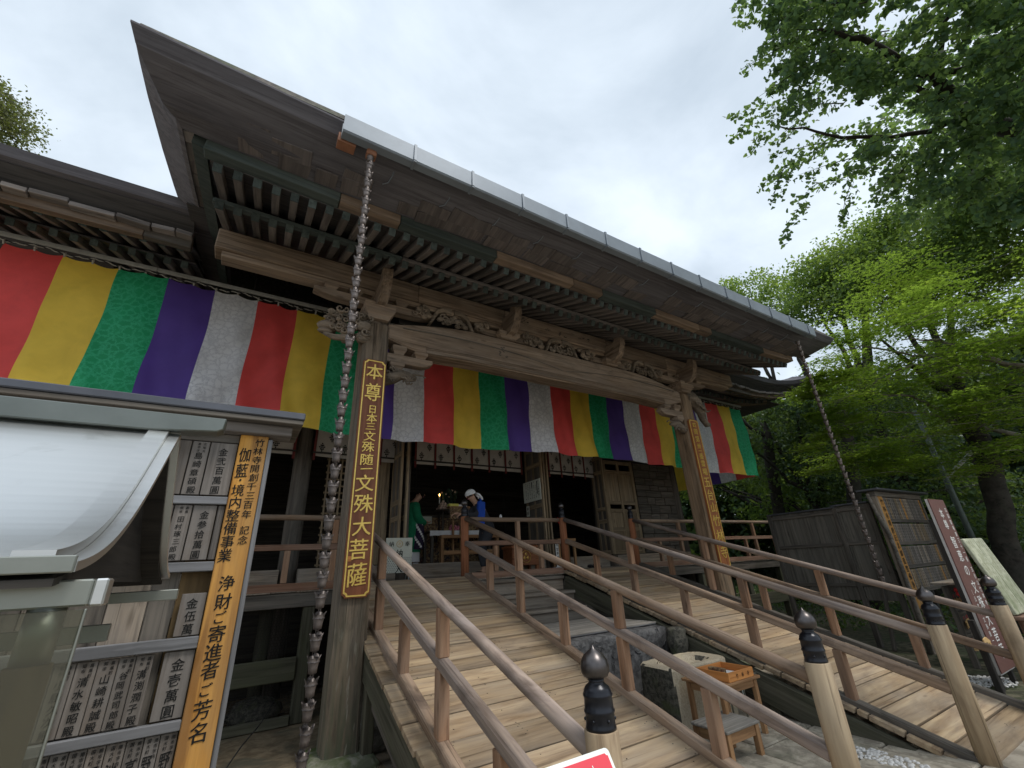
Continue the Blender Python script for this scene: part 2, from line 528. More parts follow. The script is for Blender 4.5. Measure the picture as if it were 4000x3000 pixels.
M['signred'] = wood('orange_varnished_sign_wood', (.24, .08, .03), (.36, .14, .05), (.33, .14, .06), .3, .25, None, fine=24, lo=.95, hi=1.05, rough=.45, bump=.08)
M['lightwood'] = wood('brown_furniture_wood', (.25, .125, .055), (.41, .235, .115), (.36, .25, .15), .3, .3, (.30, .18, .09), .3, fine=18)
M['tray'] = wood('orange_tray_wood', (.52, .20, .055), (.66, .29, .09), (.6, .3, .12), .25, .2, None, fine=18, lo=.95, hi=1.05, rough=.5, bump=.1)
M['bark'] = wood('tree_bark', (.018, .015, .012), (.05, .043, .035), (.055, .055, .046), .5, .7, (.05, .055, .035), .5, fine=9, bump=.7)
M['barkpale'] = wood('pale_maple_bark', (.12, .10, .08), (.24, .21, .17), (.25, .25, .21), .5, .4, (.09, .10, .06), .4, fine=9, bump=.5)

def plain(name, col, rough=.7, metal=0.0, spec=.4, mott=.15, scale=8, bump=0.0):
    k = NT(name)
    n_ = k.noise(k.coords(scale=(1, 1, 1)), scale, 6, .6, .2)
    c = k.ramp(n_, [(.3, tuple(x * (1 - mott) for x in col)), (.7, tuple(min(1, x * (1 + mott)) for x in col))])
    if bump: k.bump(n_, bump, .01)
    return k.set(c, rough, metal, spec)

def two(name, a, b, scale, lo=.42, hi=.58, rough=.85, bump=.3, third=None, tscale=3, tlo=.5, thi=.65, dist=.02, spec=.25):
    k = NT(name)
    n_ = k.noise(k.coords(rand=False), scale, 8, .65, .4)
    c = k.ramp(n_, [(lo, a), (hi, b)])
    if third:
        t = k.noise(k.coords(rand=False), tscale, 6, .6, .6)
        c = k.mix(k.ramp(t, [(tlo, (0, 0, 0)), (thi, (1, 1, 1))]), c, third)
    if bump: k.bump(n_, bump, dist)
    return k.set(c, rough, 0, spec)

M['ground'] = two('bounce_lightened_earth', (.25, .215, .17), (.38, .335, .27), 5, third=(.19, .175, .13), tscale=1.1)  # lightened beyond the earth's own tone to bounce light up under the eaves
M['litter'] = two('leaf_litter_floor', (.045, .045, .028), (.13, .12, .08), 9, third=(.06, .075, .035), tscale=1.5, bump=.6)
M['brownearth'] = two('brown_earth', (.14, .105, .065), (.25, .195, .125), 6, third=(.11, .10, .07), tscale=2)
M['paving'] = two('worn_paving_stone', (.25, .22, .175), (.42, .375, .30), 9, third=(.17, .16, .12), tscale=2.2)
M['darkstone'] = two('dark_carved_stone', (.055, .054, .055), (.125, .123, .124), 14, third=(.15, .147, .143), tscale=5, tlo=.55, thi=.75, bump=.6, rough=.6)
M['sandstone'] = two('speckled_sandstone', (.34, .28, .20), (.50, .43, .32), 60, .35, .62, third=(.56, .47, .32), tscale=4, tlo=.5, thi=.7, bump=.5, dist=.004)
M['mossstone'] = two('mossy_dark_stone', (.045, .043, .036), (.12, .112, .09), 22, third=(.085, .095, .05), tscale=4, bump=.6)
M['rock'] = two('pale_rock', (.22, .21, .19), (.42, .41, .39), 9, third=(.12, .12, .10), tscale=3, bump=.8)
M['basestone'] = two('moss_covered_base_stone', (.15, .16, .11), (.30, .29, .24), 8, third=(.09, .12, .04), tscale=4, tlo=.4, thi=.6, bump=.5)
M['pebble'] = plain('white_pebble', (.58, .57, .55), .7, mott=.3, scale=3)
M['slab'] = two('pale_green_inscribed_slab', (.36, .37, .26), (.52, .53, .40), 7, third=(.26, .29, .18), tscale=2.5, bump=.3)
M['steel'] = NT('brushed_stainless_steel')
def _steel():
    k = M['steel']
    n_ = k.noise(k.coords(scale=(2, 60, 60)), 1, 4, .6)
    c = k.ramp(n_, [(.3, (.655, .668, .663)), (.7, (.68, .69, .685))])
    w = k.noise(k.coords(scale=(1, 1, 1)), 6, 6, .6, .5)
    c = k.mix(k.ramp(w, [(.6, (0, 0, 0)), (.8, (.5, .5, .5))]), c, (.34, .34, .31))
    r = k.ramp(n_, [(.3, (.36, .36, .36)), (.7, (.38, .38, .38))])
    return k.set(c, r, 1.0, .5)
M['steel'] = _steel()
M['ridge'] = plain('ridge_sheet_metal', (.17, .185, .17), .4, .8, .5, .12, 5)
M['steeldull'] = plain('dull_stainless_sheet', (.30, .315, .285), .42, .85, .5, .12, 5)
M['gutter'] = plain('blue_grey_painted_gutter', (.20, .235, .275), .5, .2, .4, .1, 4)
M['guttercap'] = plain('rusty_gutter_end', (.26, .12, .07), .7, 0, .3, .2, 8)
M['bronze'] = plain('dark_bronze', (.10, .09, .088), .34, .9, .5, .3, 9, .05)
M['blackmetal'] = plain('black_lacquered_metal', (.012, .013, .018), .3, .35, .5, .3, 9)
M['copper'] = plain('brown_copper_cup', (.17, .145, .135), .55, .6, .5, .25, 20, .1)
M['iron'] = plain('dark_iron', (.05, .048, .045), .6, .6, .4, .2, 20)
M['roofcap'] = plain('dark_grey_sheet_roof', (.095, .10, .115), .45, .5, .4, .15, 3)
M['roofing'] = two('weathered_bark_roofing', (.06, .055, .05), (.14, .125, .11), 14, third=(.07, .085, .05), tscale=2)
M['gold'] = plain('gold_leaf', (.72, .50, .12), .36, .55, .5, .12, 30)
M['ink'] = plain('black_ink', (.012, .012, .012), .8, 0, .2, .2, 10)
M['inkfaded'] = plain('faded_ink', (.05, .046, .042), .85, 0, .2, .3, 40)
M['faintink'] = plain('faint_inscription_tone', (.25, .265, .175), .9, 0, .1, .3, 30)
M['whitepaint'] = plain('white_sign_paint', (.72, .72, .70), .6, 0, .4, .05)
M['brownpaint'] = plain('maroon_sign_paint', (.135, .062, .052), .55, 0, .4, .15, 30)
M['paleside'] = plain('pale_grey_sign_edge', (.50, .48, .46), .7, 0, .3, .1)
M['redprint'] = plain('red_sign_print', (.72, .06, .085), .45, 0, .4, .03)
M['whitesheet'] = plain('white_sign_plastic', (.80, .84, .80), .4, 0, .4, .02)
M['paper'] = plain('white_paper', (.70, .70, .68), .8, 0, .2, .05)
M['oldpaper'] = plain('old_notice_paper', (.50, .51, .44), .8, 0, .2, .08)
M['cord'] = plain('hemp_cord', (.40, .39, .36), .9, 0, .1, .3, 60)
M['whitebatten'] = plain('pale_grey_batten', (.38, .385, .37), .8, 0, .2, .2, 8)
M['skin'] = plain('skin', (.42, .25, .17), .6, 0, .4, .06)
M['greenrobe'] = plain('green_robe_cloth', (.015, .17, .08), .85, 0, .2, .2, 8, .2)
M['whitecloth'] = plain('white_cloth', (.68, .68, .68), .9, 0, .2, .06, 6, .2)
M['darkcloth'] = plain('charcoal_cloth', (.035, .036, .042), .9, 0, .2, .25, 6, .2)
M['purplecloth'] = plain('dark_purple_cloth', (.03, .022, .05), .9, 0, .2, .2, 6)
M['bluecloth'] = plain('bright_blue_cloth', (.012, .06, .36), .8, 0, .3, .15, 6)
M['yellowcloth'] = plain('yellow_paper', (.75, .70, .16), .8, 0, .2, .1)
M['hair'] = plain('black_hair', (.015, .013, .012), .6, 0, .4)
M['redcord'] = plain('red_cord', (.55, .03, .03), .8)
M['pink'] = plain('pink_petal', (.62, .22, .28), .7, mott=.3)
M['peach'] = plain('pale_offering_bun', (.66, .48, .38), .6, mott=.25, scale=20)
M['leafdark'] = plain('dark_flower_leaf', (.02, .045, .025), .5, mott=.3)
M['wax'] = plain('white_wax', (.75, .72, .66), .5)
M['brocade'] = two('faded_brocade', (.10, .05, .035), (.34, .24, .12), 26, third=(.05, .04, .05), tscale=9, bump=0)
M['boxwood'] = wood('red_brown_offering_box', (.25, .085, .035), (.38, .15, .065), (.3, .14, .07), .2, .2, None, rough=.5, bump=.1)
M['crest'] = plain('gold_crest', (.50, .30, .08), .4, .6)
M['straps'] = plain('dark_red_strap', (.12, .022, .022), .85)
M['maku'] = plain('greyed_white_curtain', (.42, .40, .375), .9, 0, .1, .12, 5)
M['interior'] = wood('dark_hall_wood', (.028, .024, .02), (.08, .068, .055), (.07, .063, .053), .3, .2, None)  # very dark brown wood of the hall walls, floor and ceiling
M['lamp'] = plain('grey_lamp_housing', (.55, .57, .58), .5, .3)
M['polegreen'] = plain('grey_green_pole', (.10, .125, .115), .6, .3)
M['emaface'] = wood('votive_plaque_wood', (.48, .30, .12), (.62, .42, .20), (.5, .38, .2), .2, .2, None, lo=.7, hi=1.2)
M['blackcloth'] = plain('black_banner_cloth', (.01, .01, .012), .9)
M['lens'] = plain('dark_shoe_leather', (.02, .02, .022), .5)
_k = NT('scratched_acrylic_pane')
_t = _k.n('ShaderNodeBsdfTransparent'); _t.inputs['Color'].default_value = (.70, .72, .66, 1)
_g = _k.n('ShaderNodeBsdfGlossy'); _g.inputs['Roughness'].default_value = .12
_d = _k.n('ShaderNodeBsdfDiffuse'); _d.inputs['Color'].default_value = (.22, .21, .165, 1)
_m1 = _k.n('ShaderNodeMixShader'); _m1.inputs[0].default_value = .10
_k.l(_t.outputs[0], _m1.inputs[1]); _k.l(_d.outputs[0], _m1.inputs[2])
_m2 = _k.n('ShaderNodeMixShader'); _m2.inputs[0].default_value = .06
_k.l(_m1.outputs[0], _m2.inputs[1]); _k.l(_g.outputs[0], _m2.inputs[2])
_k.l(_m2.outputs[0], _k.o.inputs['Surface'])
M['pane'] = _k.m
_k = NT('candle_flame')
_k.b.inputs['Base Color'].default_value = (1, .55, .12, 1)
_k.b.inputs['Emission Color'].default_value = (1, .55, .15, 1); _k.b.inputs['Emission Strength'].default_value = 6
M['flame'] = _k.m

def cloth(name, col, pat=None, pscale=9, trans=.35):
    k = NT(name)
    v = k.coords(rand=True, scale=(1, 1, 1))
    c = None
    n_ = k.noise(v, 3.0, 5, .6, .3)
    c = k.ramp(n_, [(.3, tuple(x * .88 for x in col)), (.7, tuple(min(1, x * 1.08) for x in col))])
    if pat:
        vo = k.n('ShaderNodeTexVoronoi', feature='DISTANCE_TO_EDGE'); vo.inputs['Scale'].default_value = pscale
        wv = k.noise(v, 12, 4, .6, 1.5)
        vv = k.n('ShaderNodeVectorMath', operation='ADD')
        wm = k.n('ShaderNodeVectorMath', operation='SCALE'); wm.inputs['Scale'].default_value = .07
        k.l(wv, wm.inputs[0]); k.l(v, vv.inputs[0]); k.l(wm.outputs[0], vv.inputs[1])
        k.l(vv.outputs[0], vo.inputs['Vector'])
        pf = k.ramp(vo.outputs['Distance'], [(.03, (1, 1, 1)), (.10, (.0, .0, .0))])
        arab = k.ramp(k.noise(v, 34, 3, .5, 2.2), [(.47, (0, 0, 0)), (.52, (1, 1, 1))])
        msk = k.ramp(vo.outputs['Distance'], [(.05, (1, 1, 1)), (.22, (0, 0, 0))])
        pm = k.mix(1.0, arab, msk, 'MULTIPLY')
        pm = k.mix(.55, pm, pf, 'LIGHTEN')
        fa = k.ramp(pm, [(0, (0, 0, 0)), (1, (.8, .8, .8))])
        c = k.mix(fa, c, pat)
    k.bump(k.noise(v, 180, 2, .5), .08, .002)
    k.set(c, .62, 0, .3)
    tr = k.n('ShaderNodeBsdfTranslucent'); k.l(c, tr.inputs['Color'])
    mx = k.n('ShaderNodeMixShader'); mx.inputs[0].default_value = trans
    k.l(k.b.outputs[0], mx.inputs[1]); k.l(tr.outputs[0], mx.inputs[2]); k.l(mx.outputs[0], k.o.inputs['Surface'])
    return k.m
M['c_red'] = cloth('red_brocade_cloth', (.86, .10, .095))
M['c_yellow'] = cloth('yellow_brocade_cloth', (.90, .63, .085))
M['c_green'] = cloth('green_brocade_cloth', (.02, .37, .15), (.055, .52, .27), 11)
M['c_purple'] = cloth('purple_brocade_cloth', (.115, .065, .35))
M['c_white'] = cloth('white_brocade_cloth', (.86, .87, .91), (.60, .61, .66), 11)

def leaf(name, stops, trans=.4, rough=.5):
    k = NT(name)
    at = k.n('ShaderNodeAttribute', attribute_name='tone')
    c = k.ramp(at.outputs['Fac'], stops)
    k.set(c, rough, 0, .35)
    tr = k.n('ShaderNodeBsdfTranslucent')
    c2 = k.mix(.4, c, (.38, .52, .04))
    k.l(c2, tr.inputs['Color'])
    mx = k.n('ShaderNodeMixShader'); mx.inputs[0].default_value = trans
    k.l(k.b.outputs[0], mx.inputs[1]); k.l(tr.outputs[0], mx.inputs[2]); k.l(mx.outputs[0], k.o.inputs['Surface'])
    return k.m
M['lf_ginkgo'] = leaf('ginkgo_leaf', [(0, (.05, .115, .075)), (.6, (.08, .165, .095)), (1, (.14, .24, .085))], .6)
M['lf_maple'] = leaf('maple_leaf', [(0, (.07, .14, .03)), (.5, (.155, .26, .04)), (1, (.27, .37, .05))], .7)
M['lf_light'] = leaf('light_green_leaf', [(0, (.07, .14, .045)), (.6, (.14, .23, .065)), (1, (.24, .31, .08))], .6)
M['lf_mid'] = leaf('mid_green_leaf', [(0, (.05, .11, .04)), (.6, (.10, .18, .055)), (1, (.18, .26, .065))], .58)
M['lf_dark'] = leaf('dark_evergreen_leaf', [(0, (.028, .062, .034)), (.7, (.055, .105, .052)), (1, (.11, .18, .07))], .4, .4)
M['lf_olive'] = leaf('olive_leaf', [(0, (.07, .07, .035)), (.6, (.13, .13, .06)), (1, (.20, .20, .09))], .35)

# ================================================================== ground
def grid_sheet(name, x0, x1, y0, y1, nx, ny, fz, mat, kind='structure'):
    v = []; f = []
    for j in range(ny + 1):
        for i in range(nx + 1):
            x = x0 + (x1 - x0) * i / nx; y = y0 + (y1 - y0) * j / ny
            v.append((x, y, fz(x, y)))
    for j in range(ny):
        for i in range(nx):
            a = j * (nx + 1) + i
            f.append((a, a + 1, a + nx + 2, a + nx + 1))
    o = obj(name, mesh_of(v, f), mat)
    o['kind'] = kind
    return o
def gz(x, y):
    r = max(0.0, math.hypot(x - 4, y - 4) - 22)
    return -0.004 + 0.03 * math.sin(x * 1.7 + 2) * math.sin(y * 1.3) * (1 if r > 0 else .25) - 0.03 + min(r * .12, 6)
grid_sheet('ground', -160, 160, -160, 160, 160, 160, gz, M['ground'])

grid_sheet('forest_floor', 7.3, 60, .6, 60, 40, 40, lambda x, y: gz(x, y) + .03 + .012 * math.sin(x * 3) * math.sin(y * 4), M['litter'])
grid_sheet('earth_strip', -6, 1.5, 3.0, 16, 12, 16, lambda x, y: gz(x, y) + .028, M['brownearth'])
# stone paving in the court between and in front of the ramps
pav = tag(bpy.data.objects.new('stone_paving', None), kind='structure')
place(pav)
def paver(x0, x1, y0, y1, parent=pav):
    rr = random.Random(int(x0 * 97 + y0 * 31))
    z1 = .02 + rr.uniform(-.006, .008)
    o = box('paving_stone', x0 + .008, x1 - .008, y0 + .008, y1 - .008, -.14, z1, M['paving'], parent, .012)
    return o
y = -1.6
rr = random.Random(5)
while y < 4.3:
    d = rr.uniform(.42, .62)
    x = -1.2
    while x < 5.25:
        w = rr.uniform(.55, .95)
        if not (x < 1.1 and y > 2.3): paver(x, min(x + w, 5.25), y, y + d)
        x += w
    y += d

# ================================================================== temple hall
hall = thing('temple_hall', 'old dark wooden temple hall with deep eaves and carved porch', 'temple hall', (4.285, 8.4, 0))
YP, YF, YW = 5.05, 6.79, 8.4          # porch pillar face, veranda edge, hall front wall
XC = 4.285

# ---- porch pillars (chamfered square posts)
def pillar(cx):
    w, c = .165, .035
    o = [(-w + c, -w), (w - c, -w), (w, -w + c), (w, w - c), (w - c, w), (-w + c, w), (-w, w - c), (-w, -w + c)]
    z0, z1 = .09, 4.72
    l = z1 - z0
    v = [(-l / 2, a, b) for a, b in o] + [(l / 2 - .05, a, b) for a, b in o] + [(l / 2, a * .82, b * .82) for a, b in o]
    n = 8
    f = []
    for r in range(2):
        f += [(r * n + k, r * n + (k + 1) % n, (r + 1) * n + (k + 1) % n, (r + 1) * n + k) for k in range(n)]
    f += [tuple(range(n - 1, -1, -1)), tuple(2 * n + k for k in range(n))]
    mw = Matrix.Translation((cx, YP + w, (z0 + z1) / 2)) @ Matrix.Rotation(-math.pi / 2, 4, 'Y')
    return obj('porch_pillar', mesh_of(v, f), M['pillar'] if cx < 3 else M['pillarwarm'], hall, mw)
PX = (1.145, 7.425)
for cx in PX: pillar(cx)
def basestone(cx):
    b = MB()
    v, f = [], []
    o = [(-.30, -.28), (.28, -.30), (.31, .27), (-.27, .30)]
    rings = [(1.12, -.12), (1.1, .02), (.98, .075), (.86, .095)]
    for s, z in rings:
        for k in range(4):
            a = Vector(o[k]); c = Vector(o[(k + 1) % 4])
            for t in (0.05, .35, .65, .95):
                q = a.lerp(c, t) * s
                v.append((cx + q.x + RNG.uniform(-.01, .01), YP + .165 + q.y + RNG.uniform(-.01, .01), z + RNG.uniform(-.006, .006)))
    n = 16
    for r in range(3):
        f += [(r * n + k, r * n + (k + 1) % n, (r + 1) * n + (k + 1) % n, (r + 1) * n + k) for k in range(n)]
    f.append(tuple(3 * n + k for k in range(n)))
    return obj('pillar_base_stone', mesh_of(v, f), M['basestone'], hall)
for cx in PX: basestone(cx)

# ---- rainbow beam between the pillars
def arch_pts(n=24):
    xa, xb = PX[0] + .15, PX[1] - .15
    top = []; bot = []
    for i in range(n + 1):
        t = i / n; x = xa + (xb - xa) * t
        s = abs(2 * t - 1)
        zt = 4.93 - .21 * max(0, (s - .55) / .45) ** 1.6
        zb = 4.405 - .03 * max(0, (s - .6) / .25) if s < .86 else 4.375 + .125 * min(1, (s - .86) / .14) ** 1.0
        top.append((x, zt)); bot.append((x, zb))
    return bot + top[::-1]
extrude('rainbow_beam', arch_pts(), YP + .01, YP + .30, M['beam'], hall, None, .022)
mb = MB()
def strip(zo, h, yo, t0=.09, t1=.91, n=22):
    xa, xb = PX[0] + .15, PX[1] - .15
    for i in range(n):
        a = t0 + (t1 - t0) * i / n; b = t0 + (t1 - t0) * (i + 1) / n
        zz = lambda t: 4.405 - .03 * max(0, (abs(2 * t - 1) - .6) / .25) + zo + .012 * (1 - abs(2 * t - 1))
        mb.bar((xa + (xb - xa) * a, yo, zz(a)), (xa + (xb - xa) * b, yo, zz(b)), .02, h)
strip(.075, .012, YP + .008); strip(.10, .012, YP + .008); strip(.03, .05, YP + .008)
mb.build('beam_moulding', M['beam'], hall)
mb = MB()
for s in (1, -1):                                # carved whisker line curving up from the beam ends
    pts = []
    for i in range(26):
        t = i / 25
        x = PX[0] + .35 + t * 2.75 if s > 0 else PX[1] - .35 - t * 2.75
        pts.append((x, YP + .006, 4.70 - .02 * t + .10 * math.sin(t * 2.2) - .16 * t * t))
    mb.tube(pts, [.012 - .007 * i / 25 for i in range(26)], 6)
mb.build('beam_whisker_line', M['dark'], hall)

# ---- purlin
for a, b in ((-.78, PX[0] + .55), (PX[0] + .552, 3.17), (3.172, 5.40), (5.402, PX[1] - .35), (PX[1] - .348, 9.35)):
    box('porch_purlin', a, b, YP + .03, YP + .28, 5.215, 5.50, M['beam'], hall, .012)
for a, b in ((-.70, PX[0] + .6), (PX[0] + .65, 7.9), (7.95, 9.2)):
    box('porch_under_purlin', a, b, YP + .06, YP + .25, 5.135, 5.212, M['beam'], hall, .006)

# ---- bracket sets
def masu(cx, cy, z0, w, h, name='bearing_block', wy=None):
    wy = wy or w
    a, b = w / 2, w / 2 * .68
    ay, by = wy / 2, wy / 2 * .68
    zs = [(b, by, z0), (b * 1.12, by * 1.12, z0 + h * .22), (a, ay, z0 + h * .5), (a, ay, z0 + h)]
    v = []; f = []
    for x, y, z in zs:
        v += [(cx - x, cy - y, z), (cx + x, cy - y, z), (cx + x, cy + y, z), (cx - x, cy + y, z)]
    for r in range(3):
        f += [(r * 4 + k, r * 4 + (k + 1) % 4, (r + 1) * 4 + (k + 1) % 4, (r + 1) * 4 + k) for k in range(4)]
    f += [(3, 2, 1, 0), (12, 13, 14, 15)]
    return obj(name, mesh_of(v, f), M['beam'], hall)
def arm(cx, cy, z0, z1, l, t=.13, name='bracket_arm'):
    h = z1 - z0
    o = []
    for i in range(7):
        q = i / 6
        o.append((cx - l + l * .42 * q, z0 + h * .55 * (1 - math.sin(q * math.pi / 2))))
    for i in range(7):
        q = 1 - i / 6
        o.append((cx + l - l * .42 * q, z0 + h * .55 * (1 - math.sin(q * math.pi / 2))))
    o += [(cx + l, z1), (cx - l, z1)]
    return extrude(name, o, cy - t / 2, cy + t / 2, M['beam'], hall, None, .008)
CY = YP + .10
for cx in PX:
    masu(cx, CY, 4.73, .40, .21, 'capital_block')
    arm(cx, CY, 4.945, 5.05, .82, .15)
    for dx in (-.62, -.31, 0, .31, .62): masu(cx + dx, CY, 5.045, .17, .09)
for cx in (3.17, 5.40):
    masu(cx, CY, 4.925, .38, .10, 'capital_block')
    arm(cx, CY, 4.955, 5.06, .55, .13)
    for dx in (-.40, 0, .40): masu(cx + dx, CY, 5.05, .16, .085)

# forward carved nosings (beast-snout ends pointing out from each bracket set)
def nosing(cx, z0, l=.42, hgt=.42, name='carved_nosing', mat=None):
    o = [(0, 0), (-l * .55, .02), (-l * .8, .08), (-l, hgt * .55), (-l * 1.02, hgt * .9), (-l * .86, hgt), (-l * .7, hgt * .72), (-l * .5, hgt * .62), (-l * .3, hgt * .66), (0, hgt * .7)]
    mw = Matrix.Translation((cx, YP + .05, z0)) @ Matrix.Rotation(math.pi / 2, 4, 'Z')
    return extrude(name, o, -.06, .06, mat or M['beam'], hall, mw, .02)
for cx in (PX[0], 3.17, 5.40, PX[1]):
    nosing(cx, 4.965 if cx in (3.17, 5.40) else 4.90, .40, .48)

# frog-leg struts with carved filling
def kaerumata(cx):
    p = bpy.data.objects.new('frog_leg_strut', None); place(p, hall, Matrix.Translation((cx, CY, 4.93)))
    L = []
    for s in (-1, 1):
        o = [(s * .02, .20), (s * .13, .215), (s * .22, .17), (s * .27, .08), (s * .31, .0), (s * .36, -.02), (s * .34, .02), (s * .31, .10), (s * .26, .22), (s * .15, .285), (s * .02, .29)]
        if s > 0: o = o[::-1]
        o = o[::-1] if s < 0 else o
        L.append(o)
    for o in L:
        ar = sum(o[i][0] * o[(i + 1) % len(o)][1] - o[(i + 1) % len(o)][0] * o[i][1] for i in range(len(o)))
        if ar < 0: o = o[::-1]
        extrude('strut_leg', o, -.10, .05, M['carving'], p, WM[p.name].copy(), .014)
    b = MB()
    rr = random.Random(int(cx * 10))
    for i in range(26):
        x = rr.uniform(-.22, .22); z = rr.uniform(.0, .17) * (1 - abs(x) * 2.2) + .02
        b.ball((x, -.065 + rr.uniform(-.02, .02), z), rr.uniform(.02, .048), 1.2, .7, .9, 7, 4, .12)
    for i in range(7):
        x0 = rr.uniform(-.18, .18); z0 = rr.uniform(.02, .12)
        b.tube([(x0 + .04 * math.cos(t), -.10, z0 + .035 * math.sin(t)) for t in np.linspace(0, 4.5, 8)], [.012] * 8, 5)
    b.build('carved_filling', M['carving'], p, True, WM[p.name].copy())
    obj('bearing_block', box_mesh(.20, .16, .085, .02, M['beam']), M['beam'], p, Matrix.Translation((cx, CY, 5.255 - .085)))
for cx in (2.235, XC, 6.33): kaerumata(cx)
def scroll_carving(cx, seed):
    rr = random.Random(seed); b = MB()
    for i in range(9):
        x0 = cx + rr.uniform(-.10, .10); z0 = 4.97 + rr.uniform(0, .15)
        b.ball((x0, CY - .06 + rr.uniform(-.02, .03), z0), rr.uniform(.03, .055), 1.2, .8, .9, 8, 5, .1)
    for i in range(6):
        x0 = cx + rr.uniform(-.10, .10); z0 = 4.98 + rr.uniform(0, .15); r = rr.uniform(.025, .045); a0 = rr.uniform(0, 6)
        b.tube([(x0 + r * (1 - k * .09) * math.cos(a0 + k * .8), CY - .105 - .002 * k, z0 + r * (1 - k * .09) * math.sin(a0 + k * .8)) for k in range(9)], [.013] * 9, 5)
    b.build('scroll_carving', M['carving'], hall, True)
for i, cx in enumerate((1.75, 2.72, 3.62, 3.78, 4.80, 4.92, 5.85, 6.78)): scroll_carving(cx, 50 + i)
# boards closing the gap behind the struts
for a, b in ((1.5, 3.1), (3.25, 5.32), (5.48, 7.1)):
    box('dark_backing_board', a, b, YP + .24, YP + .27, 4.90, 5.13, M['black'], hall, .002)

# lion and elephant heads on the outside of the pillars
def carved_head(cx, dirx, seed, name):
    rr = random.Random(seed)
    b = MB()
    for i in range(46):
        t = rr.random()
        x = cx + dirx * (.08 + .56 * t)
        sp = .23 - .12 * t
        z = 4.59 + rr.uniform(-sp, sp) - .02 * t
        y = CY + rr.uniform(-.15, .13) * (1 - .4 * t)
        b.ball((x, y, z), rr.uniform(.04, .085) * (1 - .35 * t), rr.uniform(.9, 1.4), 1, rr.uniform(.7, 1.1), 8, 5, .14)
    for i in range(34):                                   # curls of the mane
        t = rr.random() ** .8
        x0 = cx + dirx * (.10 + .55 * t); z0 = 4.59 + rr.uniform(-.24, .22) * (1 - .45 * t)
        y0 = CY - .17 + .06 * t + rr.uniform(-.02, .03)
        r = rr.uniform(.03, .055); a0 = rr.uniform(0, 6.3); s = rr.choice((-1, 1))
        b.tube([(x0 + r * (1 - k * .085) * math.cos(a0 + s * k * .75), y0 - .003 * k, z0 + r * (1 - k * .085) * math.sin(a0 + s * k * .75)) for k in range(10)],
               [.017 - .0009 * k for k in range(10)], 5)
    # jaw, brow and snout
    b.ball((cx + dirx * .60, CY - .06, 4.50), .10, 1.3, .9, .7, 10, 6, .08)
    b.ball((cx + dirx * .62, CY - .06, 4.42), .07, 1.3, .9, .5, 10, 6, .08)
    b.ball((cx + dirx * .50, CY - .17, 4.57), .03, 1, 1, 1, 8, 5)
    b.tube([(cx + dirx * .30, CY - .1, 4.40), (cx + dirx * .40, CY - .12, 4.35), (cx + dirx * .52, CY - .1, 4.34), (cx + dirx * .64, CY - .08, 4.38)], [.05, .045, .04, .02], 7)
    return b.build(name, M['carving'], hall, True)
carved_head(PX[0], -1, 4, 'carved_lion_head')
def trunk_head(cx, dirx):
    b = MB()
    rr = random.Random(9)
    path = [(cx + dirx * .10, CY, 4.66), (cx + dirx * .26, CY - .02, 4.66), (cx + dirx * .40, CY - .04, 4.55), (cx + dirx * .47, CY - .05, 4.38), (cx + dirx * .50, CY - .05, 4.22), (cx + dirx * .58, CY - .05, 4.12), (cx + dirx * .66, CY - .05, 4.13)]
    b.tube(path, [.15, .16, .13, .09, .07, .06, .04], 9)
    for i in range(30):
        t = rr.random(); p = Vector(path[0]).lerp(Vector(path[3]), t)
        r = .035; a0 = rr.uniform(0, 6)
        b.tube([(p.x + r * (1 - k * .08) * math.cos(a0 + k * .8) + rr.uniform(-.002, .002), p.y - .13 - .002 * k, p.z + .08 * rr.uniform(-.3, .3) + r * (1 - k * .08) * math.sin(a0 + k * .8)) for k in range(8)], [.014] * 8, 5)
    b.ball((cx + dirx * .36, CY - .15, 4.60), .03, 1, 1, 1, 8, 5)
    b.tube([(cx + dirx * .44, CY - .12, 4.42), (cx + dirx * .52, CY - .17, 4.36), (cx + dirx * .62, CY - .18, 4.40)], [.025, .02, .008], 6)
    return b.build('carved_elephant_head', M['carving'], hall, True)
trunk_head(PX[1], 1)

# inner brackets below the beam ends with a carved phoenix head beneath
def inner_bracket(cx, d):
    arm(cx + d * .38, CY, 4.175, 4.30, .40, .13, 'lower_bracket_arm')
    masu(cx + d * .30, CY, 4.30, .19, .12)
    masu(cx + d * .60, CY, 4.30, .19, .085)
    masu(cx + d * .28, CY, 4.07, .19, .11)
    b = MB()
    path = [(cx + d * .14, CY, 3.93), (cx + d * .24, CY - .02, 3.96), (cx + d * .34, CY - .03, 4.02), (cx + d * .44, CY - .03, 4.02), (cx + d * .56, CY - .03, 4.00)]
    b.tube(path, [.09, .085, .075, .06, .025], 9)
    b.tube([(cx + d * .42, CY - .06, 4.01), (cx + d * .52, CY - .06, 4.045), (cx + d * .64, CY - .06, 4.05), (cx + d * .68, CY - .06, 4.02)], [.02, .014, .01, .012], 6)
    b.tube([(cx + d * .38, CY - .08, 3.97), (cx + d * .46, CY - .08, 3.93), (cx + d * .54, CY - .08, 3.95)], [.02, .014, .007], 6)
    rr = random.Random(int(cx))
    for i in range(12):
        x0 = cx + d * rr.uniform(.14, .44); z0 = rr.uniform(3.9, 4.08)
        b.tube([(x0 + d * .05 * t, CY - .085, z0 + .03 * math.sin(t * 4)) for t in np.linspace(0, 1.6, 7)], [.012] * 7, 5)
    b.ball((cx + d * .36, CY - .09, 4.04), .016, 1, 1, 1, 7, 4)
    b.build('carved_phoenix_head', M['carving'], hall, True)
inner_bracket(PX[0] + .02, 1); inner_bracket(PX[1] - .02, -1)

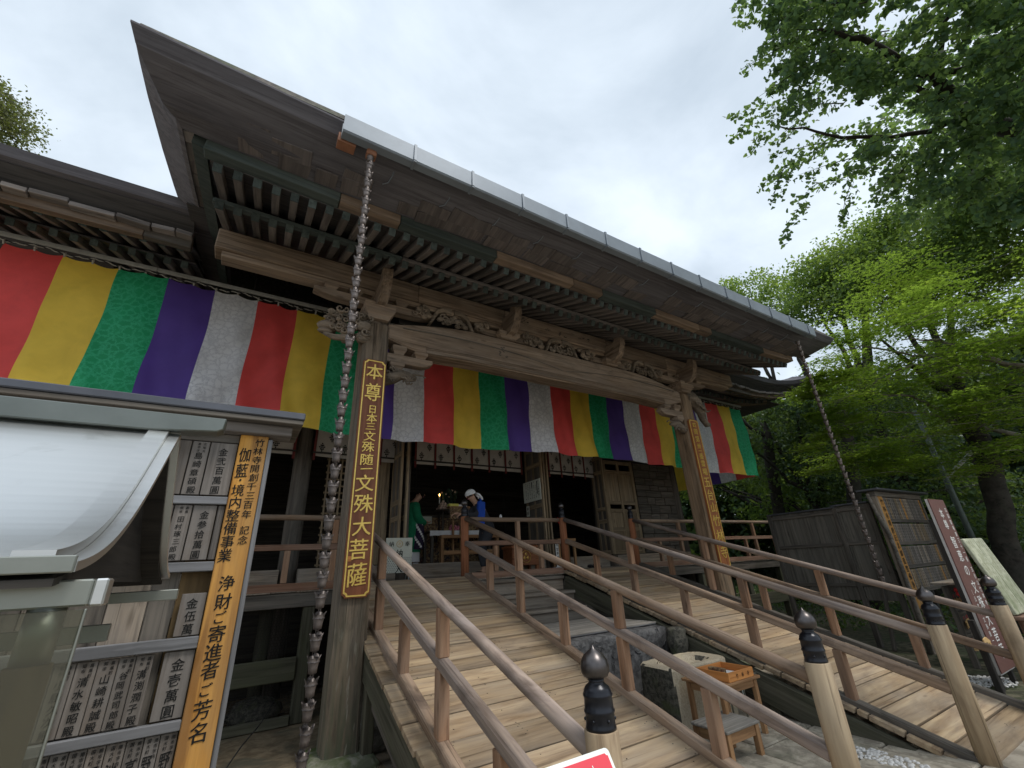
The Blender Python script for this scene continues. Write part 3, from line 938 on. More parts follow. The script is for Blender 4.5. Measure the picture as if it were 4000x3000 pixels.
# paper votive slips pasted on the beams
rr = random.Random(3)
for cx, z, y, w, h in ((3.52, 5.41, YP + .027, .10, .10), (3.60, 5.41, YP + .027, .05, .12), (4.02, 5.36, YP + .027, .12, .05), (4.30, 5.36, YP + .027, .06, .12), (4.40, 5.33, YP + .027, .05, .11), (4.78, 5.36, YP + .027, .15, .045), (4.96, 5.35, YP + .027, .07, .10), (3.05, 4.70, YP + .007, .06, .17), (3.12, 4.74, YP + .007, .045, .09), (3.14, 4.62, YP + .007, .05, .03)):
    b = MB()
    for i in range(max(3, int(w * h * 900))):
        x = cx + rr.uniform(-w, w) / 2; zz = z + rr.uniform(-h, h) / 2
        b.bar((x - rr.uniform(.008, .02), y, zz), (x + rr.uniform(.008, .02), y, zz + rr.uniform(-.01, .01)), .004, rr.uniform(.006, .012))
    b.build('faded_votive_slip', M['inkfaded'], hall)

# ---- porch rafters, two tiers
DX = .1675
NR = 61
X0 = -.73
for i in range(NR):
    x = X0 + i * DX
    if x > 9.32: break
    e = .05 * max(0, (abs(x - XC) - 3.6) / 1.4) ** 2
    o = beam('flying_rafter', (x, 3.85, 5.172 + e), (x, 4.85, 5.172 + .42 + e), .072, .085, M['rafter'], hall, c=.004)
    c_ = obj('rafter_end', box_mesh(.012, .076, .089, .003, M['verdigris']), M['verdigris'], o,
             WM[o.name] @ Matrix.Translation((-((Vector((0, 1, .42)).length) / 2) - .004, 0, 0)))
    o = beam('base_rafter', (x, 4.42, 5.243 + e * .6), (x, 6.85, 5.243 + .487 * 2.43), .075, .09, M['rafter'], hall, c=.004)
    obj('rafter_end', box_mesh(.012, .079, .094, .003, M['verdigris']), M['verdigris'], o,
        WM[o.name] @ Matrix.Translation((-((Vector((0, 2.43, .487 * 2.43)).length) / 2) - .004, 0, 0)))
def slab(name, pts_yz, x0, x1, mat, parent=hall, t=.02, n=1, curve=None):
    """sheet with thickness following a (y,z) path, pushed along x; curve(x) adds height"""
    b = MB()
    m = len(pts_yz)
    xs = [x0 + (x1 - x0) * i / n for i in range(n + 1)]
    v = []; f = []
    for x in xs:
        c = curve(x) if curve else 0
        for y, z in pts_yz: v.append((x, y, z + c))
        for y, z in reversed(pts_yz): v.append((x, y, z + t + c))
    k = 2 * m
    for i in range(n):
        for j in range(k):
            j2 = (j + 1) % k
            f.append((i * k + j, (i + 1) * k + j, (i + 1) * k + j2, i * k + j2))
    f.append(tuple(range(k))); f.append(tuple(n * k + j for j in range(k - 1, -1, -1)))
    return obj(name, mesh_of(v, f), mat, parent)
ecurve = lambda x: .05 * max(0, (abs(x - XC) - 3.6) / 1.4) ** 2
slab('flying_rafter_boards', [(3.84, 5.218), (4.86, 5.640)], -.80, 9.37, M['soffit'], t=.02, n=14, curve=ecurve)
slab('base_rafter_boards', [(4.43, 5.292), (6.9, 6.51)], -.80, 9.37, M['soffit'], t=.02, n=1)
# kioi strip between the tiers
for i in range(5):
    a = -.8 + i * 2.034
    box('rafter_tie_strip', a + .004, a + 2.03, 4.40, 4.48, 5.296, 5.345, M['verdigris'] if i in (0, 3) else M['rafter'], hall, .004)
# long eave board on the flying rafters
cols = ['verdigris', 'fascia', 'verdigris', 'fascia', 'fascia', 'verdigris', 'fascia', 'fascia', 'verdigris', 'fascia']
xs = [-.85, .35, 1.0, 2.25, 3.5, 4.05, 5.2, 6.3, 6.65, 8.3, 9.42]
for i in range(10):
    zc = ecurve((xs[i] + xs[i + 1]) / 2)
    beam('eave_board', (xs[i] + .003, 3.785, 5.283 + ecurve(xs[i])), (xs[i + 1] - .003, 3.785, 5.283 + ecurve(xs[i + 1])), .13, .115, M[cols[i]], hall)
# thick layered eave edge (bark shingles) of the porch
TIPL, TIPR = -1.355, 9.925
def etop(x): return 5.555 + .075 * max(0, (abs(x - XC) - 2.5) / 3.1) ** 2
n = 40
v = []; f = []
ring = lambda x: [(3.73, 5.345 + ecurve(x)), (3.50, 5.352 + .5 * (etop(x) - 5.555)), (3.15, 5.44 + (etop(x) - 5.555)), (3.06, etop(x) - .02), (3.06, etop(x)), (3.8, etop(x) + .22), (4.4, etop(x) + .45)]
for i in range(n + 1):
    x = TIPL + (TIPR - TIPL) * i / n
    for q_, (y, z) in enumerate(ring(x)):
        lim = (y - 3.06) * .465 if q_ < 4 else 0
        v.append((min(max(x, TIPL + lim), TIPR - lim), y, z))
k = 7
for i in range(n):
    for j in range(k - 1):
        f.append((i * k + j, (i + 1) * k + j, (i + 1) * k + j + 1, i * k + j + 1))
f.append(tuple(range(k))); f.append(tuple(n * k + j for j in range(k - 1, -1, -1)))
obj('porch_eave_edge', mesh_of(v, f), M['eave'], hall)
# worn shingle slabs showing along the lower edge
rr = random.Random(11)
x = -.6
while x < 9.5:
    w = rr.uniform(.22, .40)
    for row in range(2):
        if rr.random() < (.62 if row else .8):
            y0 = 3.72 - row * .15 - rr.uniform(0, .03); y1 = y0 - rr.uniform(.14, .19)
            zf = lambda y: (5.345 + (5.352 - 5.345) * (3.73 - y) / .23 if y > 3.5 else 5.352 + (3.5 - y) / .35 * .088) + ecurve(x) - .005 - row * .001
            xo = rr.uniform(-.04, .04)
            m, l = frame((x + xo + w / 2, y0, zf(y0)), (x + xo + w / 2, y1, zf(y1)))
            o = obj('eave_shingle', box_mesh(round(l, 2), round(w - .012, 2), .02, .004, M['eaveshingle']), M['eaveshingle'], hall, m @ Matrix.Rotation(rr.uniform(-.07, .07), 4, 'X') @ Matrix.Rotation(rr.uniform(-.10, .10), 4, 'Z'))
    x += w

# gutter
gx0, gx1 = .215, 8.76
def gtop(x): return 5.515 - .012 * math.sin((x - gx0) / (gx1 - gx0) * math.pi)
gj = [gx0] + [.29 * 3.07 + i * .635 for i in range(13)] + [gx1]
for a, b in zip(gj[:-1], gj[1:]):
    if b - a < .05: continue
    gm = []
    p = bpy.data.objects.new('gutter_length', None)
    me_v = []; me_f = []
    sec = [(2.945, 0), (2.95, -.19), (2.965, -.205), (3.045, -.205), (3.05, -.19), (3.05, -.01), (3.04, -.01), (3.04, -.19), (2.96, -.19), (2.957, 0)]
    for x in (a + .002, b - .002):
        me_v += [(x, y, gtop(x) + z) for y, z in sec]
    kk = len(sec)
    me_f = [(j, (j + 1) % kk, kk + (j + 1) % kk, kk + j) for j in range(kk)] + [tuple(range(kk - 1, -1, -1)), tuple(kk + j for j in range(kk))]
    obj('gutter_length', mesh_of(me_v, me_f), M['gutter'], hall)
for x in gj[1:-1]:
    if x > gx1 - .05: continue
    mb = MB()
    for (ya, za), (yb, zb) in (((2.94, .012), (2.94, -.2)), ((2.94, -.212), (3.05, -.212)), ((2.94, .012), (3.08, .02))):
        mb.bar((x, ya, gtop(x) + za), (x, yb, gtop(x) + zb), .026, .01)
    tube('gutter_hook', [(x - .12, 3.25, 5.43), (x - .12, 3.30, 5.40), (x - .14, 3.38, 5.37), (x - .19, 3.42, 5.36)], [.006] * 4, M['gutter'], hall, 5)
    mb.build('gutter_bracket', M['gutter'], hall)
box('gutter_end_cap', gx0 - .02, gx0 + .14, 3.055, 3.16, 5.29, 5.40, M['guttercap'], hall)

# ---- verge (side edge) of the porch roof, both sides
def vtop(y):
    ys = [3.06, 3.62, 4.5, 5.46, 6.2, 7.2, 8.5]; zs = [5.63, 5.68, 5.87, 6.12, 6.40, 6.56, 7.0]
    return float(np.interp(y, ys, zs))
def verge(xe, s):
    ys = list(np.linspace(3.06, 8.4, 16))
    def loft(name, sec, mat, y0=0, y1=99):
        v = []; f = []; q = [y for y in ys if y0 <= y <= y1]
        for y in q:
            for a, z in sec:
                yy = max(y, 3.06 + a * 2.15) if y0 == 0 else y
                v.append((xe + s * a, yy, vtop(yy) + z))
        kk = len(sec)
        for i in range(len(q) - 1):
            for j in range(kk):
                j2 = (j + 1) % kk
                f.append((i * kk + j, i * kk + j2, (i + 1) * kk + j2, (i + 1) * kk + j))
        f += [tuple(range(kk - 1, -1, -1)), tuple((len(q) - 1) * kk + j for j in range(kk))]
        return obj(name, mesh_of(v, f), mat, hall)
    loft('porch_verge_edge', [(0, 0), (.02, -.05), (.27, -.245), (.31, -.255), (.31, .0)], M['eave'])
    loft('porch_verge_board', [(.40, -.20), (.40, -.36), (.52, -.40), (.52, -.20)], M['verdigris'], 3.7)
    rr = random.Random(21 + s)
    y = 3.5
    while y < 7.6:
        l = rr.uniform(.14, .30)
        za = vtop(y) - .215; zb = vtop(y + l) - .215
        m, ll = frame((xe + s * (.345 + rr.uniform(-.012, .012)), y, za + rr.uniform(-.012, .006)), (xe + s * .345, y + l - .008, zb + rr.uniform(-.012, .006)))
        obj('verge_shingle', box_mesh(round(ll, 2), .13, .05, .006, M['shingle']), M['shingle'], hall, m)
        y += l
verge(TIPL, 1); verge(TIPR, -1)
# closing board between verge and first rafter
slab('verge_soffit', [(3.8, 5.33), (5.46, 5.86), (7.6, 6.9)], TIPL + .5, -.78, M['soffit'], t=.02)
slab('verge_soffit', [(3.8, 5.33), (5.46, 5.86), (7.6, 6.9)], 9.35, TIPR - .5, M['soffit'], t=.02)
slab('verge_closing_board', [(5.2, 5.80), (6.2, 6.02), (7.9, 6.42)], 9.36, 9.74, M['soffit'], t=.02)
slab('verge_closing_board', [(5.2, 5.80), (6.2, 6.02), (7.9, 6.42)], -1.17, -.79, M['soffit'], t=.02)
# ---- main roof eaves left and right of the porch
def corner_up(x):
    d = max(0, abs(x - XC) - 7.2)
    return .03 + .062 * d ** 2
def maineave(xa, xb, side):
    n = 16
    def run(name, sec, mat, x0=xa, x1=xb, nn=n):
        v = []; f = []
        for i in range(nn + 1):
            x = x0 + (x1 - x0) * i / nn
            v += [(x, y, z + corner_up(x)) for y, z in sec]
        kk = len(sec)
        for i in range(nn):
            for j in range(kk):
                j2 = (j + 1) % kk
                f.append((i * kk + j, (i + 1) * kk + j, (i + 1) * kk + j2, i * kk + j2))
        f += [tuple(range(kk)), tuple(nn * kk + j for j in range(kk - 1, -1, -1))]
        return obj(name, mesh_of(v, f), mat, hall)
    run('main_eave_edge', [(5.46, 6.03), (5.52, 5.93), (5.62, 5.90), (5.95, 5.93), (5.95, 6.2)][::-1], M['eave'])
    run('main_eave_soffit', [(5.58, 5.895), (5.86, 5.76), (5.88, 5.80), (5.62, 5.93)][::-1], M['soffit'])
    rr = random.Random(31)
    x = xa
    while x < xb - .1:
        w = rr.uniform(.2, .42); w = min(w, xb - x)
        c = corner_up(x + w / 2)
        beam('main_eave_shingle', (x + .004, 5.80 + rr.uniform(-.02, .02), 5.735 + corner_up(x) + rr.uniform(-.02, .02)), (x + w - .004, 5.80, 5.735 + corner_up(x + w) + rr.uniform(-.02, .02)), .12, .06, M['shingle'], hall)
        x += w
    x = xa; i = 0
    while x < xb - .1:
        w = min(rr.uniform(1.0, 1.9), xb - x)
        beam('main_eave_board', (x + .003, 5.90, 5.69 + corner_up(x)), (x + w - .003, 5.90, 5.69 + corner_up(x + w)), .10, .16, M['fascia'] if i % 3 else M['dark'], hall)
        x += w; i += 1
    x = xa + .1
    while x < xb:
        c = corner_up(x)
        o = beam('main_flying_rafter', (x, 5.95, 5.64 + c), (x, 6.75, 6.00 + c), .07, .085, M['rafter'], hall, c=.004)
        obj('rafter_end', box_mesh(.012, .074, .089, .003, M['verdigris']), M['verdigris'], o, WM[o.name] @ Matrix.Translation((-.443, 0, 0)))
        o = beam('main_base_rafter', (x, 6.42, 5.70 + c), (x, 8.2, 6.40 + c), .075, .09, M['rafter'], hall, c=.004)
        obj('rafter_end', box_mesh(.012, .079, .094, .003, M['verdigris']), M['verdigris'], o, WM[o.name] @ Matrix.Translation((-.96, 0, 0)))
        x += .19
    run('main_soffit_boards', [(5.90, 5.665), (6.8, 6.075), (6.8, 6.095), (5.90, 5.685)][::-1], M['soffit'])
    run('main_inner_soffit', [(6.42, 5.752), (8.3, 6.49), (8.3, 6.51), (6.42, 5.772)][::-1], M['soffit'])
maineave(-6.1, -1.13, -1)
maineave(9.70, 14.6, 1)
# roof surfaces above (steep, curved, out of the photograph's view)
def roof_sheet(name, x0, x1, prof, tl=0, tr=0):
    v = []; f = []
    m = len(prof)
    for i, (y, z) in enumerate(prof):
        q = i / (m - 1)
        v += [(x0 + tl * q, y, z), (x1 - tr * q, y, z), (x1 - tr * q, y + .05, z + .12), (x0 + tl * q, y + .05, z + .12)]
    for i in range(m - 1):
        for j in range(4):
            j2 = (j + 1) % 4
            f.append((i * 4 + j, (i + 1) * 4 + j, (i + 1) * 4 + j2, i * 4 + j2))
    f += [(3, 2, 1, 0), tuple((m - 1) * 4 + j for j in range(4))]
    return obj(name, mesh_of(v, f), M['roofing'], hall)
roof_sheet('porch_roof', TIPL + .02, TIPR - .02, [(3.1, 5.64), (3.8, 5.80), (5.46, 6.33), (7.5, 7.3), (9.5, 8.9)], 0, 0)
roof_sheet('main_roof', -5.9, 14.4, [(5.6, 6.09), (7.0, 6.75), (9.0, 8.2), (11.0, 10.2), (12.4, 12.2)], 4.2, 4.2)
roof_sheet('main_roof', -5.9, 14.4, [(19.2, 6.28), (17.8, 6.9), (15.8, 8.3), (13.8, 10.3), (12.45, 12.2)], 4.2, 4.2)
# hips closing the sides
for s, xe in ((1, -5.9), (-1, 14.4)):
    prof = [(0, 6.28), (1.2, 7.3), (2.6, 8.9), (4.2, 12.2)]
    v = []; f = []
    for i, (d, z) in enumerate(prof):
        q = d / 4.2
        v += [(xe + s * d, 5.6 + 6.8 * q, z), (xe + s * d, 19.2 - 6.8 * q, z)]
    for i in range(3): f.append((2 * i, 2 * i + 1, 2 * i + 3, 2 * i + 2))
    obj('hip_roof', mesh_of(v, f), M['roofing'], hall)
box('roof_ridge', -1.9, 10.4, 12.15, 12.7, 12.1, 12.75, M['roofing'], hall, .05)
# hip rafter end at the right-hand corner
beam('hip_rafter', (14.35, 5.75, 6.35), (11.2, 8.3, 6.2), .16, .2, M['fascia'], hall)
beam('hip_rafter', (13.4, 6.4, 5.95), (11.2, 8.3, 6.0), .16, .18, M['beam'], hall)
beam('hip_rafter', (-5.8, 5.75, 6.35), (-2.6, 8.3, 6.2), .16, .2, M['fascia'], hall)
# side eaves on the right, running back
for z0, y0, xx in ((5.66, 5.9, 14.0), (5.72, 6.5, 13.2)):
    beam('side_eave_board', (xx, y0, z0 + .75 if xx > 13.5 else z0 + .4), (xx, 10.5, z0 + .15), .12, .16, M['dark'], hall)
    beam('side_eave_board', (XC * 2 - xx, y0, z0 + .75 if xx > 13.5 else z0 + .4), (XC * 2 - xx, 10.5, z0 + .15), .12, .16, M['dark'], hall)
slab('side_soffit', [(6.4, 5.95), (19.0, 5.95)], 10.8, 14.2, M['soffit'], t=.03)
slab('side_soffit', [(6.4, 5.95), (19.0, 5.95)], -5.6, -2.2, M['soffit'], t=.03)
for k in range(5):
    box('corner_bracket_beam', 10.4, 12.6 - k * .28, 7.95 - .0 * k, 8.05, 5.75 - k * .2, 5.87 - k * .2, M['dark'], hall)
    beam('corner_bracket_beam', (10.9, 7.9 - k * .1, 5.62 - k * .2), (12.4 - k * .2, 6.9 + k * .1, 5.72 - k * .2), .12, .12, M['dark'], hall)

# ---- hall body
CX6 = (-2.18, .80, 2.65, 5.92, 7.77, 10.75)
for x in CX6:
    rod('hall_column', (x, YW, 0), (x, YW, 6.4), .15, M['dark'], hall, 16)
for i in range(5):
    a, b = CX6[i] + .14, CX6[i + 1] - .14
    box('head_beam', a, b, YW - .09, YW + .09, 4.15, 4.42, M['dark'], hall)
    box('tie_beam', a, b, YW - .11, YW - .02, 4.95, 5.15, M['dark'], hall)
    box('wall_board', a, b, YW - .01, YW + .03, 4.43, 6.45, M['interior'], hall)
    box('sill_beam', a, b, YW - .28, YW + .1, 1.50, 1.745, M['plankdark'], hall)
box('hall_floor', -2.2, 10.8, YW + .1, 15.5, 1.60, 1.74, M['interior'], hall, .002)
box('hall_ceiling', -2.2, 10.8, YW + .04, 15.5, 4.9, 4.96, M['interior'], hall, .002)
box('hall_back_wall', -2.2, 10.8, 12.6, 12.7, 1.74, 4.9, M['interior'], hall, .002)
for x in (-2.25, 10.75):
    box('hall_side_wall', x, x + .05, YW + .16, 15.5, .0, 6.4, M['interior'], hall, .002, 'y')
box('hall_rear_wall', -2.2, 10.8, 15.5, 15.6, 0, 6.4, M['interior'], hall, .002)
# things inside that catch a little light: an inner lattice screen and lintel
for i in range(9):
    box('screen_post', 1.2 + i * .9, 1.24 + i * .9, 11.2, 11.24, 1.74, 4.9, M['interior'], hall, .002, 'z')
box('screen_rail', .9, 9.0, 11.18, 11.26, 3.55, 3.67, M['interior'], hall, .002)
box('screen_rail', .9, 9.0, 11.18, 11.26, 2.9, 2.96, M['interior'], hall, .002)

# folding door leaves standing open at right angles to the wall
def door_leaf(x, y0, y1, z0, z1, face):
    """leaf in a plane of constant x; face -1: panels seen from smaller x"""
    p = bpy.data.objects.new('door_leaf', None); place(p, hall, Matrix.Translation((x, y0, z0)))
    box('door_stile', x - .02, x + .02, y0, y0 + .07, z0, z1, M['door'], p, .004, 'z')
    box('door_stile', x - .02, x + .02, y1 - .07, y1, z0, z1, M['door'], p, .004, 'z')
    box('door_stile', x - .018, x + .018, (y0 + y1) / 2 - .03, (y0 + y1) / 2 + .03, z0, z1, M['door'], p, .004, 'z')
    for t in (0, .30, .42, .80, .955):
        z = z0 + (z1 - z0) * t
        box('door_rail', x - .022, x + .022, y0 + .07, y1 - .07, z, z + .09, M['door'], p, .004, 'y')
    box('door_panel', x - .008, x + .008, y0 + .06, y1 - .06, z0 + .02, z1 - .02, M['dark'], p, .002, 'z')
for x, y0, y1 in ((5.50, 7.62, 8.28), (5.62, 7.70, 8.30), (5.72, 7.72, 8.30), (2.42, 7.75, 8.3), (2.52, 7.70, 8.3), (7.58, 7.9, 8.32)):
    door_leaf(x, y0, y1, 1.76, 4.1, -1)
# panelled leaf and weathered boards of the right-hand bays
p = bpy.data.objects.new('panel_door', None); place(p, hall, Matrix.Translation((8.4, 8.3, 1.76)))
for a, b in ((7.93, 8.03), (8.44, 8.52), (8.93, 9.03)):
    box('door_stile', a, b, 8.26, 8.31, 1.76, 4.1, M['door'], p, .005, 'z')
for z in (1.76, 2.30, 2.75, 2.95, 3.75, 4.0):
    for a, b in ((8.03, 8.44), (8.52, 8.93)):
        box('door_rail', a, b, 8.265, 8.305, z, z + .09, M['door'], p, .005)
for a, b in ((8.03, 8.44), (8.52, 8.93)):
    for z0, z1 in ((1.85, 2.30), (2.39, 2.75), (3.04, 3.75)):
        box('door_panel', a, b, 8.285, 8.30, z0, z1, M['door'], p, .003, 'z')
rr = random.Random(8)
z = 1.76
while z < 4.1:
    h = rr.uniform(.14, .24); x = 9.1
    while x < 10.6:
        w = min(rr.uniform(.3, .62), 10.6 - x)
        box('wall_plank', x + .006, x + w - .006, 8.30 - rr.uniform(0, .02), 8.36, z + .006, min(z + h, 4.1) - .006, M['dark'], hall, .006)
        x += w
    z += h
# lattice at the left bay
p = bpy.data.objects.new('lattice_panel', None); place(p, hall, Matrix.Translation((1.5, 8.35, 1.76)))
for i in range(7):
    box('lattice_bar', 1.22 + i * .115, 1.25 + i * .115, 8.32, 8.345, 1.76, 4.1, M['door'], p, .003, 'z')
for i in range(20):
    box('lattice_bar', 1.2, 1.95, 8.347, 8.37, 1.78 + i * .12, 1.81 + i * .12, M['door'], p, .003)
box('hall_side_panel', 1.98, 2.36, 8.33, 8.36, 1.76, 4.1, M['door'], hall, .004, 'z')

# ---- veranda
VX0, VX1 = -3.9, 12.5
x = VX0
rr = random.Random(14)
while x < VX1:
    w = rr.uniform(.22, .34); w = min(w, VX1 - x)
    box('veranda_plank', x + .003, x + w - .003, YF - .04, YW - .28, 1.44 + rr.uniform(-.003, .003), 1.50, M['plankdark'], hall, .004, 'y')
    x += w
def vbeam(a, b):
    box('veranda_edge_beam', a, b, YF - .02, YF + .16, 1.262, 1.436, M['dark'], hall, .008)
for a, b in ((VX0, 1.28), (3.36, 5.16), (7.27, 12.5)): vbeam(a, b)
for x in (-3.8, -2.2, -.6, .98, 3.3, 5.3, 7.5, 9.2, 10.9, 12.4):
    box('veranda_post', x - .07, x + .07, YF + .0, YF + .14, 0, 1.26, M['mossy'], hall, .01, 'z')
for a, b in ((VX0, .9), (7.6, 12.4)):
    box('veranda_tie_beam', a, b, YF - .03, YF + .03, .46, .71, M['mossy'], hall, .01)
    box('ground_sill', a, b, YF - .02, YF + .06, .0, .10, M['mossy'], hall, .01)
box('underfloor_back_wall', VX0, VX1, YW + .3, YW + .35, 0, 1.45, M['interior'], hall, .002)
for x in (-2.4, -1.1, -.2, .55, 8.2, 9.9, 11.4):
    rod('underfloor_post', (x, 7.6 + .2 * math.sin(x * 5), 0), (x, 7.6 + .2 * math.sin(x * 5), 1.44), .09, M['mossy'], hall, 12)

# wire netting under the veranda
def netting(x0, x1, z0, z1, y):
    b = MB()
    s = .021
    v = []; f = []
    W = math.sqrt(3) * s
    j = 0; z = z0
    t = .0016
    def seg(a, c):
        d = Vector((c[0] - a[0], 0, c[1] - a[1])); nrm = Vector((-d.z, 0, d.x)).normalized() * t
        o = len(v)
        v.extend([(a[0] + nrm.x, y, a[1] + nrm.z), (a[0] - nrm.x, y, a[1] - nrm.z), (c[0] - nrm.x, y, c[1] - nrm.z), (c[0] + nrm.x, y, c[1] + nrm.z)])
        f.append((o, o + 1, o + 2, o + 3))
    while z < z1:
        x = x0 + (W / 2 if j % 2 else 0)
        while x < x1:
            seg((x, z), (x, z + s)); seg((x, z + s), (x + W / 2, z + 1.5 * s)); seg((x, z + s), (x - W / 2, z + 1.5 * s))
            x += W
        z += 1.5 * s; j += 1
    o = obj('wire_netting', mesh_of(v, f), M['iron'], hall)
    o['kind'] = 'stuff'
netting(-.9, .95, .72, 1.26, YF + .07)
netting(-.9, .95, .1, .46, YF + .07)

# veranda railings
def railing(x0, x1, posts, name='veranda_railing'):
    p = bpy.data.objects.new(name, None); place(p, hall, Matrix.Translation((x0, YF, 1.5)))
    rod('handrail', (x0, YF, 2.378), (x1, YF, 2.378), .037, M['rail'], p, 12, wob=.002)
    box('mid_rail', x0, x1, YF - .035, YF + .035, 1.955, 2.03, M['railred'], p, .006)
    box('base_rail', x0, x1, YF - .045, YF + .045, 1.455, 1.552, M['railred'], p, .006)
    for i, x in enumerate(posts):
        if i % 2 == 0:
            box('post', x - .036, x + .036, YF - .036, YF + .036, 1.555, 1.952, M['post'], p, .005, 'z')
        else:
            box('post', x - .036, x + .036, YF - .037, YF + .037, 1.555, 1.952, M['post'], p, .005, 'z')
            box('post', x - .036, x + .036, YF - .034, YF + .034, 2.033, 2.35, M['post'], p, .005, 'z')
    return p
railing(VX0, 1.30, [-3.2, -2.4, -1.6, -.8, .0 + .62, 1.2])
railing(3.33, 5.19, [3.8, 4.27, 4.74])
railing(7.24, 12.5, [7.9, 8.62, 9.75, 10.05, 11.1, 11.55, 12.45])

# ================================================================== stairs and carved step stone
st = thing('wooden_stairs', 'old grey wooden stairs between the two ramps', 'stairs', (4.25, 6.3, 0))
for i, (yf, zt) in enumerate(((6.70, 1.416), (6.42, 1.19), (6.15, .965))):
    box('stair_tread', 3.37, 5.15, yf, yf + .31 if i else 6.76, zt - .05, zt, M['plankdark'], st, .008)
    box('stair_riser', 3.37, 5.15, yf + .05, yf + .08, zt - .225, zt - .052, M['plankdark'], st, .004)
for x in (3.345, 5.165):
    beam('stair_stringer', (x, 6.75, 1.30), (x, 5.75, .62), .035, .2, M['dark'], st)
ss = thing('step_stone', 'dark grey carved step stone block below the wooden stairs', 'step stone', (4.3, 5.2, 0))
def rough_block(name, x0, x1, y0, y1, z0, z1, mat, parent, nx=14, nz=8, amp=.02, seed=1):
    rr = random.Random(seed)
    ph = [rr.uniform(0, 6) for _ in range(12)]
    def dn(x, y, z): return amp * (math.sin(x * 9 + ph[0]) * math.sin(z * 11 + ph[1]) + .6 * math.sin(x * 23 + ph[2] + y * 7) * math.sin(z * 19 + ph[3] + y * 13) + .5 * math.sin(y * 17 + ph[4]))
    n = 10
    v = []; f = []
    gx = [x0 + (x1 - x0) * i / nx for i in range(nx + 1)]
    ny = 10
    gy = [y0 + (y1 - y0) * i / ny for i in range(ny + 1)]
    gz_ = [z0 + (z1 - z0) * i / nz for i in range(nz + 1)]
    idx = {}
    def vid(i, j, k):
        if (i, j, k) in idx: return idx[(i, j, k)]
        x, y, z = gx[i], gy[j], gz_[k]
        e = (i in (0, nx)) + (j in (0, ny)) + (k in (0, nz))
        q = dn(x, y, z)
        sh = .012 * (e - 1)
        if i == 0: x += q + sh
        if i == nx: x -= -q + sh
        if j == 0: y += q + sh
        if j == ny: y -= -q + sh
        if k == nz: z += q * .3 - sh
        idx[(i, j, k)] = len(v); v.append((x, y, z)); return idx[(i, j, k)]
    for i in range(nx):
        for k in range(nz):
            f.append((vid(i, 0, k), vid(i + 1, 0, k), vid(i + 1, 0, k + 1), vid(i, 0, k + 1)))
            f.append((vid(i, ny, k), vid(i, ny, k + 1), vid(i + 1, ny, k + 1), vid(i + 1, ny, k)))
    for j in range(ny):
        for k in range(nz):
            f.append((vid(0, j, k), vid(0, j, k + 1), vid(0, j + 1, k + 1), vid(0, j + 1, k)))
            f.append((vid(nx, j, k), vid(nx, j + 1, k), vid(nx, j + 1, k + 1), vid(nx, j, k + 1)))
    for i in range(nx):
        for j in range(ny):
            f.append((vid(i, j, nz), vid(i + 1, j, nz), vid(i + 1, j + 1, nz), vid(i, j + 1, nz)))
    return obj(name, mesh_of(v, f), mat, parent, None, True)
rough_block('stone_block', 3.38, 5.14, 4.52, 6.14, -.03, .785, M['darkstone'], ss, 20, 10, .018, 3)
b = MB()
rr = random.Random(5)
for i in range(46):                                       # worn carved lines on its face
    x = rr.uniform(3.5, 5.05); z = rr.uniform(.12, .74)
    a = rr.uniform(0, 6.28); pts = []
    for k in range(6):
        pts.append((x, 4.505 + .004 * math.sin(k), z)); x += .022 * math.cos(a); z += .022 * math.sin(a); a += rr.uniform(-.7, .7)
    b.tube(pts, [.004, .007, .008, .007, .006, .003], 5)
b.build('carved_relief', M['darkstone'], ss, True)
# ribbed mat lying on the stone
mt = thing('ribbed_mat', 'pale ribbed mat lying on the dark step stone', 'mat', (4.2, 5.3, .8))
for i in range(22):
    yy = 4.66 + i * .052
    box('mat_rib', 3.46, 5.08, yy, yy + .040, .806, .822, M['seatgrey'], mt, .003)
box('mat_backing', 3.47, 5.07, 4.66, 5.80, .796, .806, M['batten'], mt, .002)

# ================================================================== the two ramps
def PZ(y): return -.035 + .305 * (y - 1.71)
SL = .305
YN = 1.71
def newel(parent, x, y, z0, h, mat, r):
    """post with an onion-shaped bronze finial; h = total height"""
    p = bpy.data.objects.new('newel_post', None); place(p, parent, Matrix.Translation((x, y, z0)))
    hp = h - .30
    m = Matrix.Translation((x, y, z0 + hp / 2)) @ Matrix.Rotation(-math.pi / 2, 4, 'Y')
    v, f = tube_data([(-hp / 2, 0, 0), (hp / 2 - .004, 0, 0), (hp / 2, 0, 0)], [r, r, r * .95], 24)
    obj('post_shaft', mesh_of(v, f), mat, p, m, True)
    zc = z0 + hp
    prof = [(r * .90, 0), (r * .90, .010), (r * .86, .016), (r * .86, .055), (r * .91, .060), (r * .91, .068), (r * .86, .073), (r * .84, .112), (r * .89, .117), (r * .89, .124), (r * .82, .130), (r * .82, .136), (r * .70, .150), (r * .50, .160), (r * .46, .168), (r * .52, .178)]
    v, f = lathe_data(prof, 24, x, y, zc)
    obj('finial_collar', mesh_of(v, f), M['blackmetal'], p, None, True)
    prof = [(r * .52, .178), (r * .74, .186), (r * .86, .202), (r * .88, .222), (r * .80, .245), (r * .60, .266), (r * .34, .280), (r * .16, .288), (r * .08, .296), (r * .03, .302)]
    v, f = lathe_data(prof, 24, x, y, zc)
    obj('finial_bulb', mesh_of(v, f), M['bronze'], p, None, True)
    b = MB()
    for k in range(6):
        an = k * math.pi / 3 + .4
        b.ball((x + r * .86 * math.cos(an), y + r * .86 * math.sin(an), zc + .036), .007, 1, 1, 1, 6, 4)
    b.build('collar_stud', M['blackmetal'], p, True)
    return p

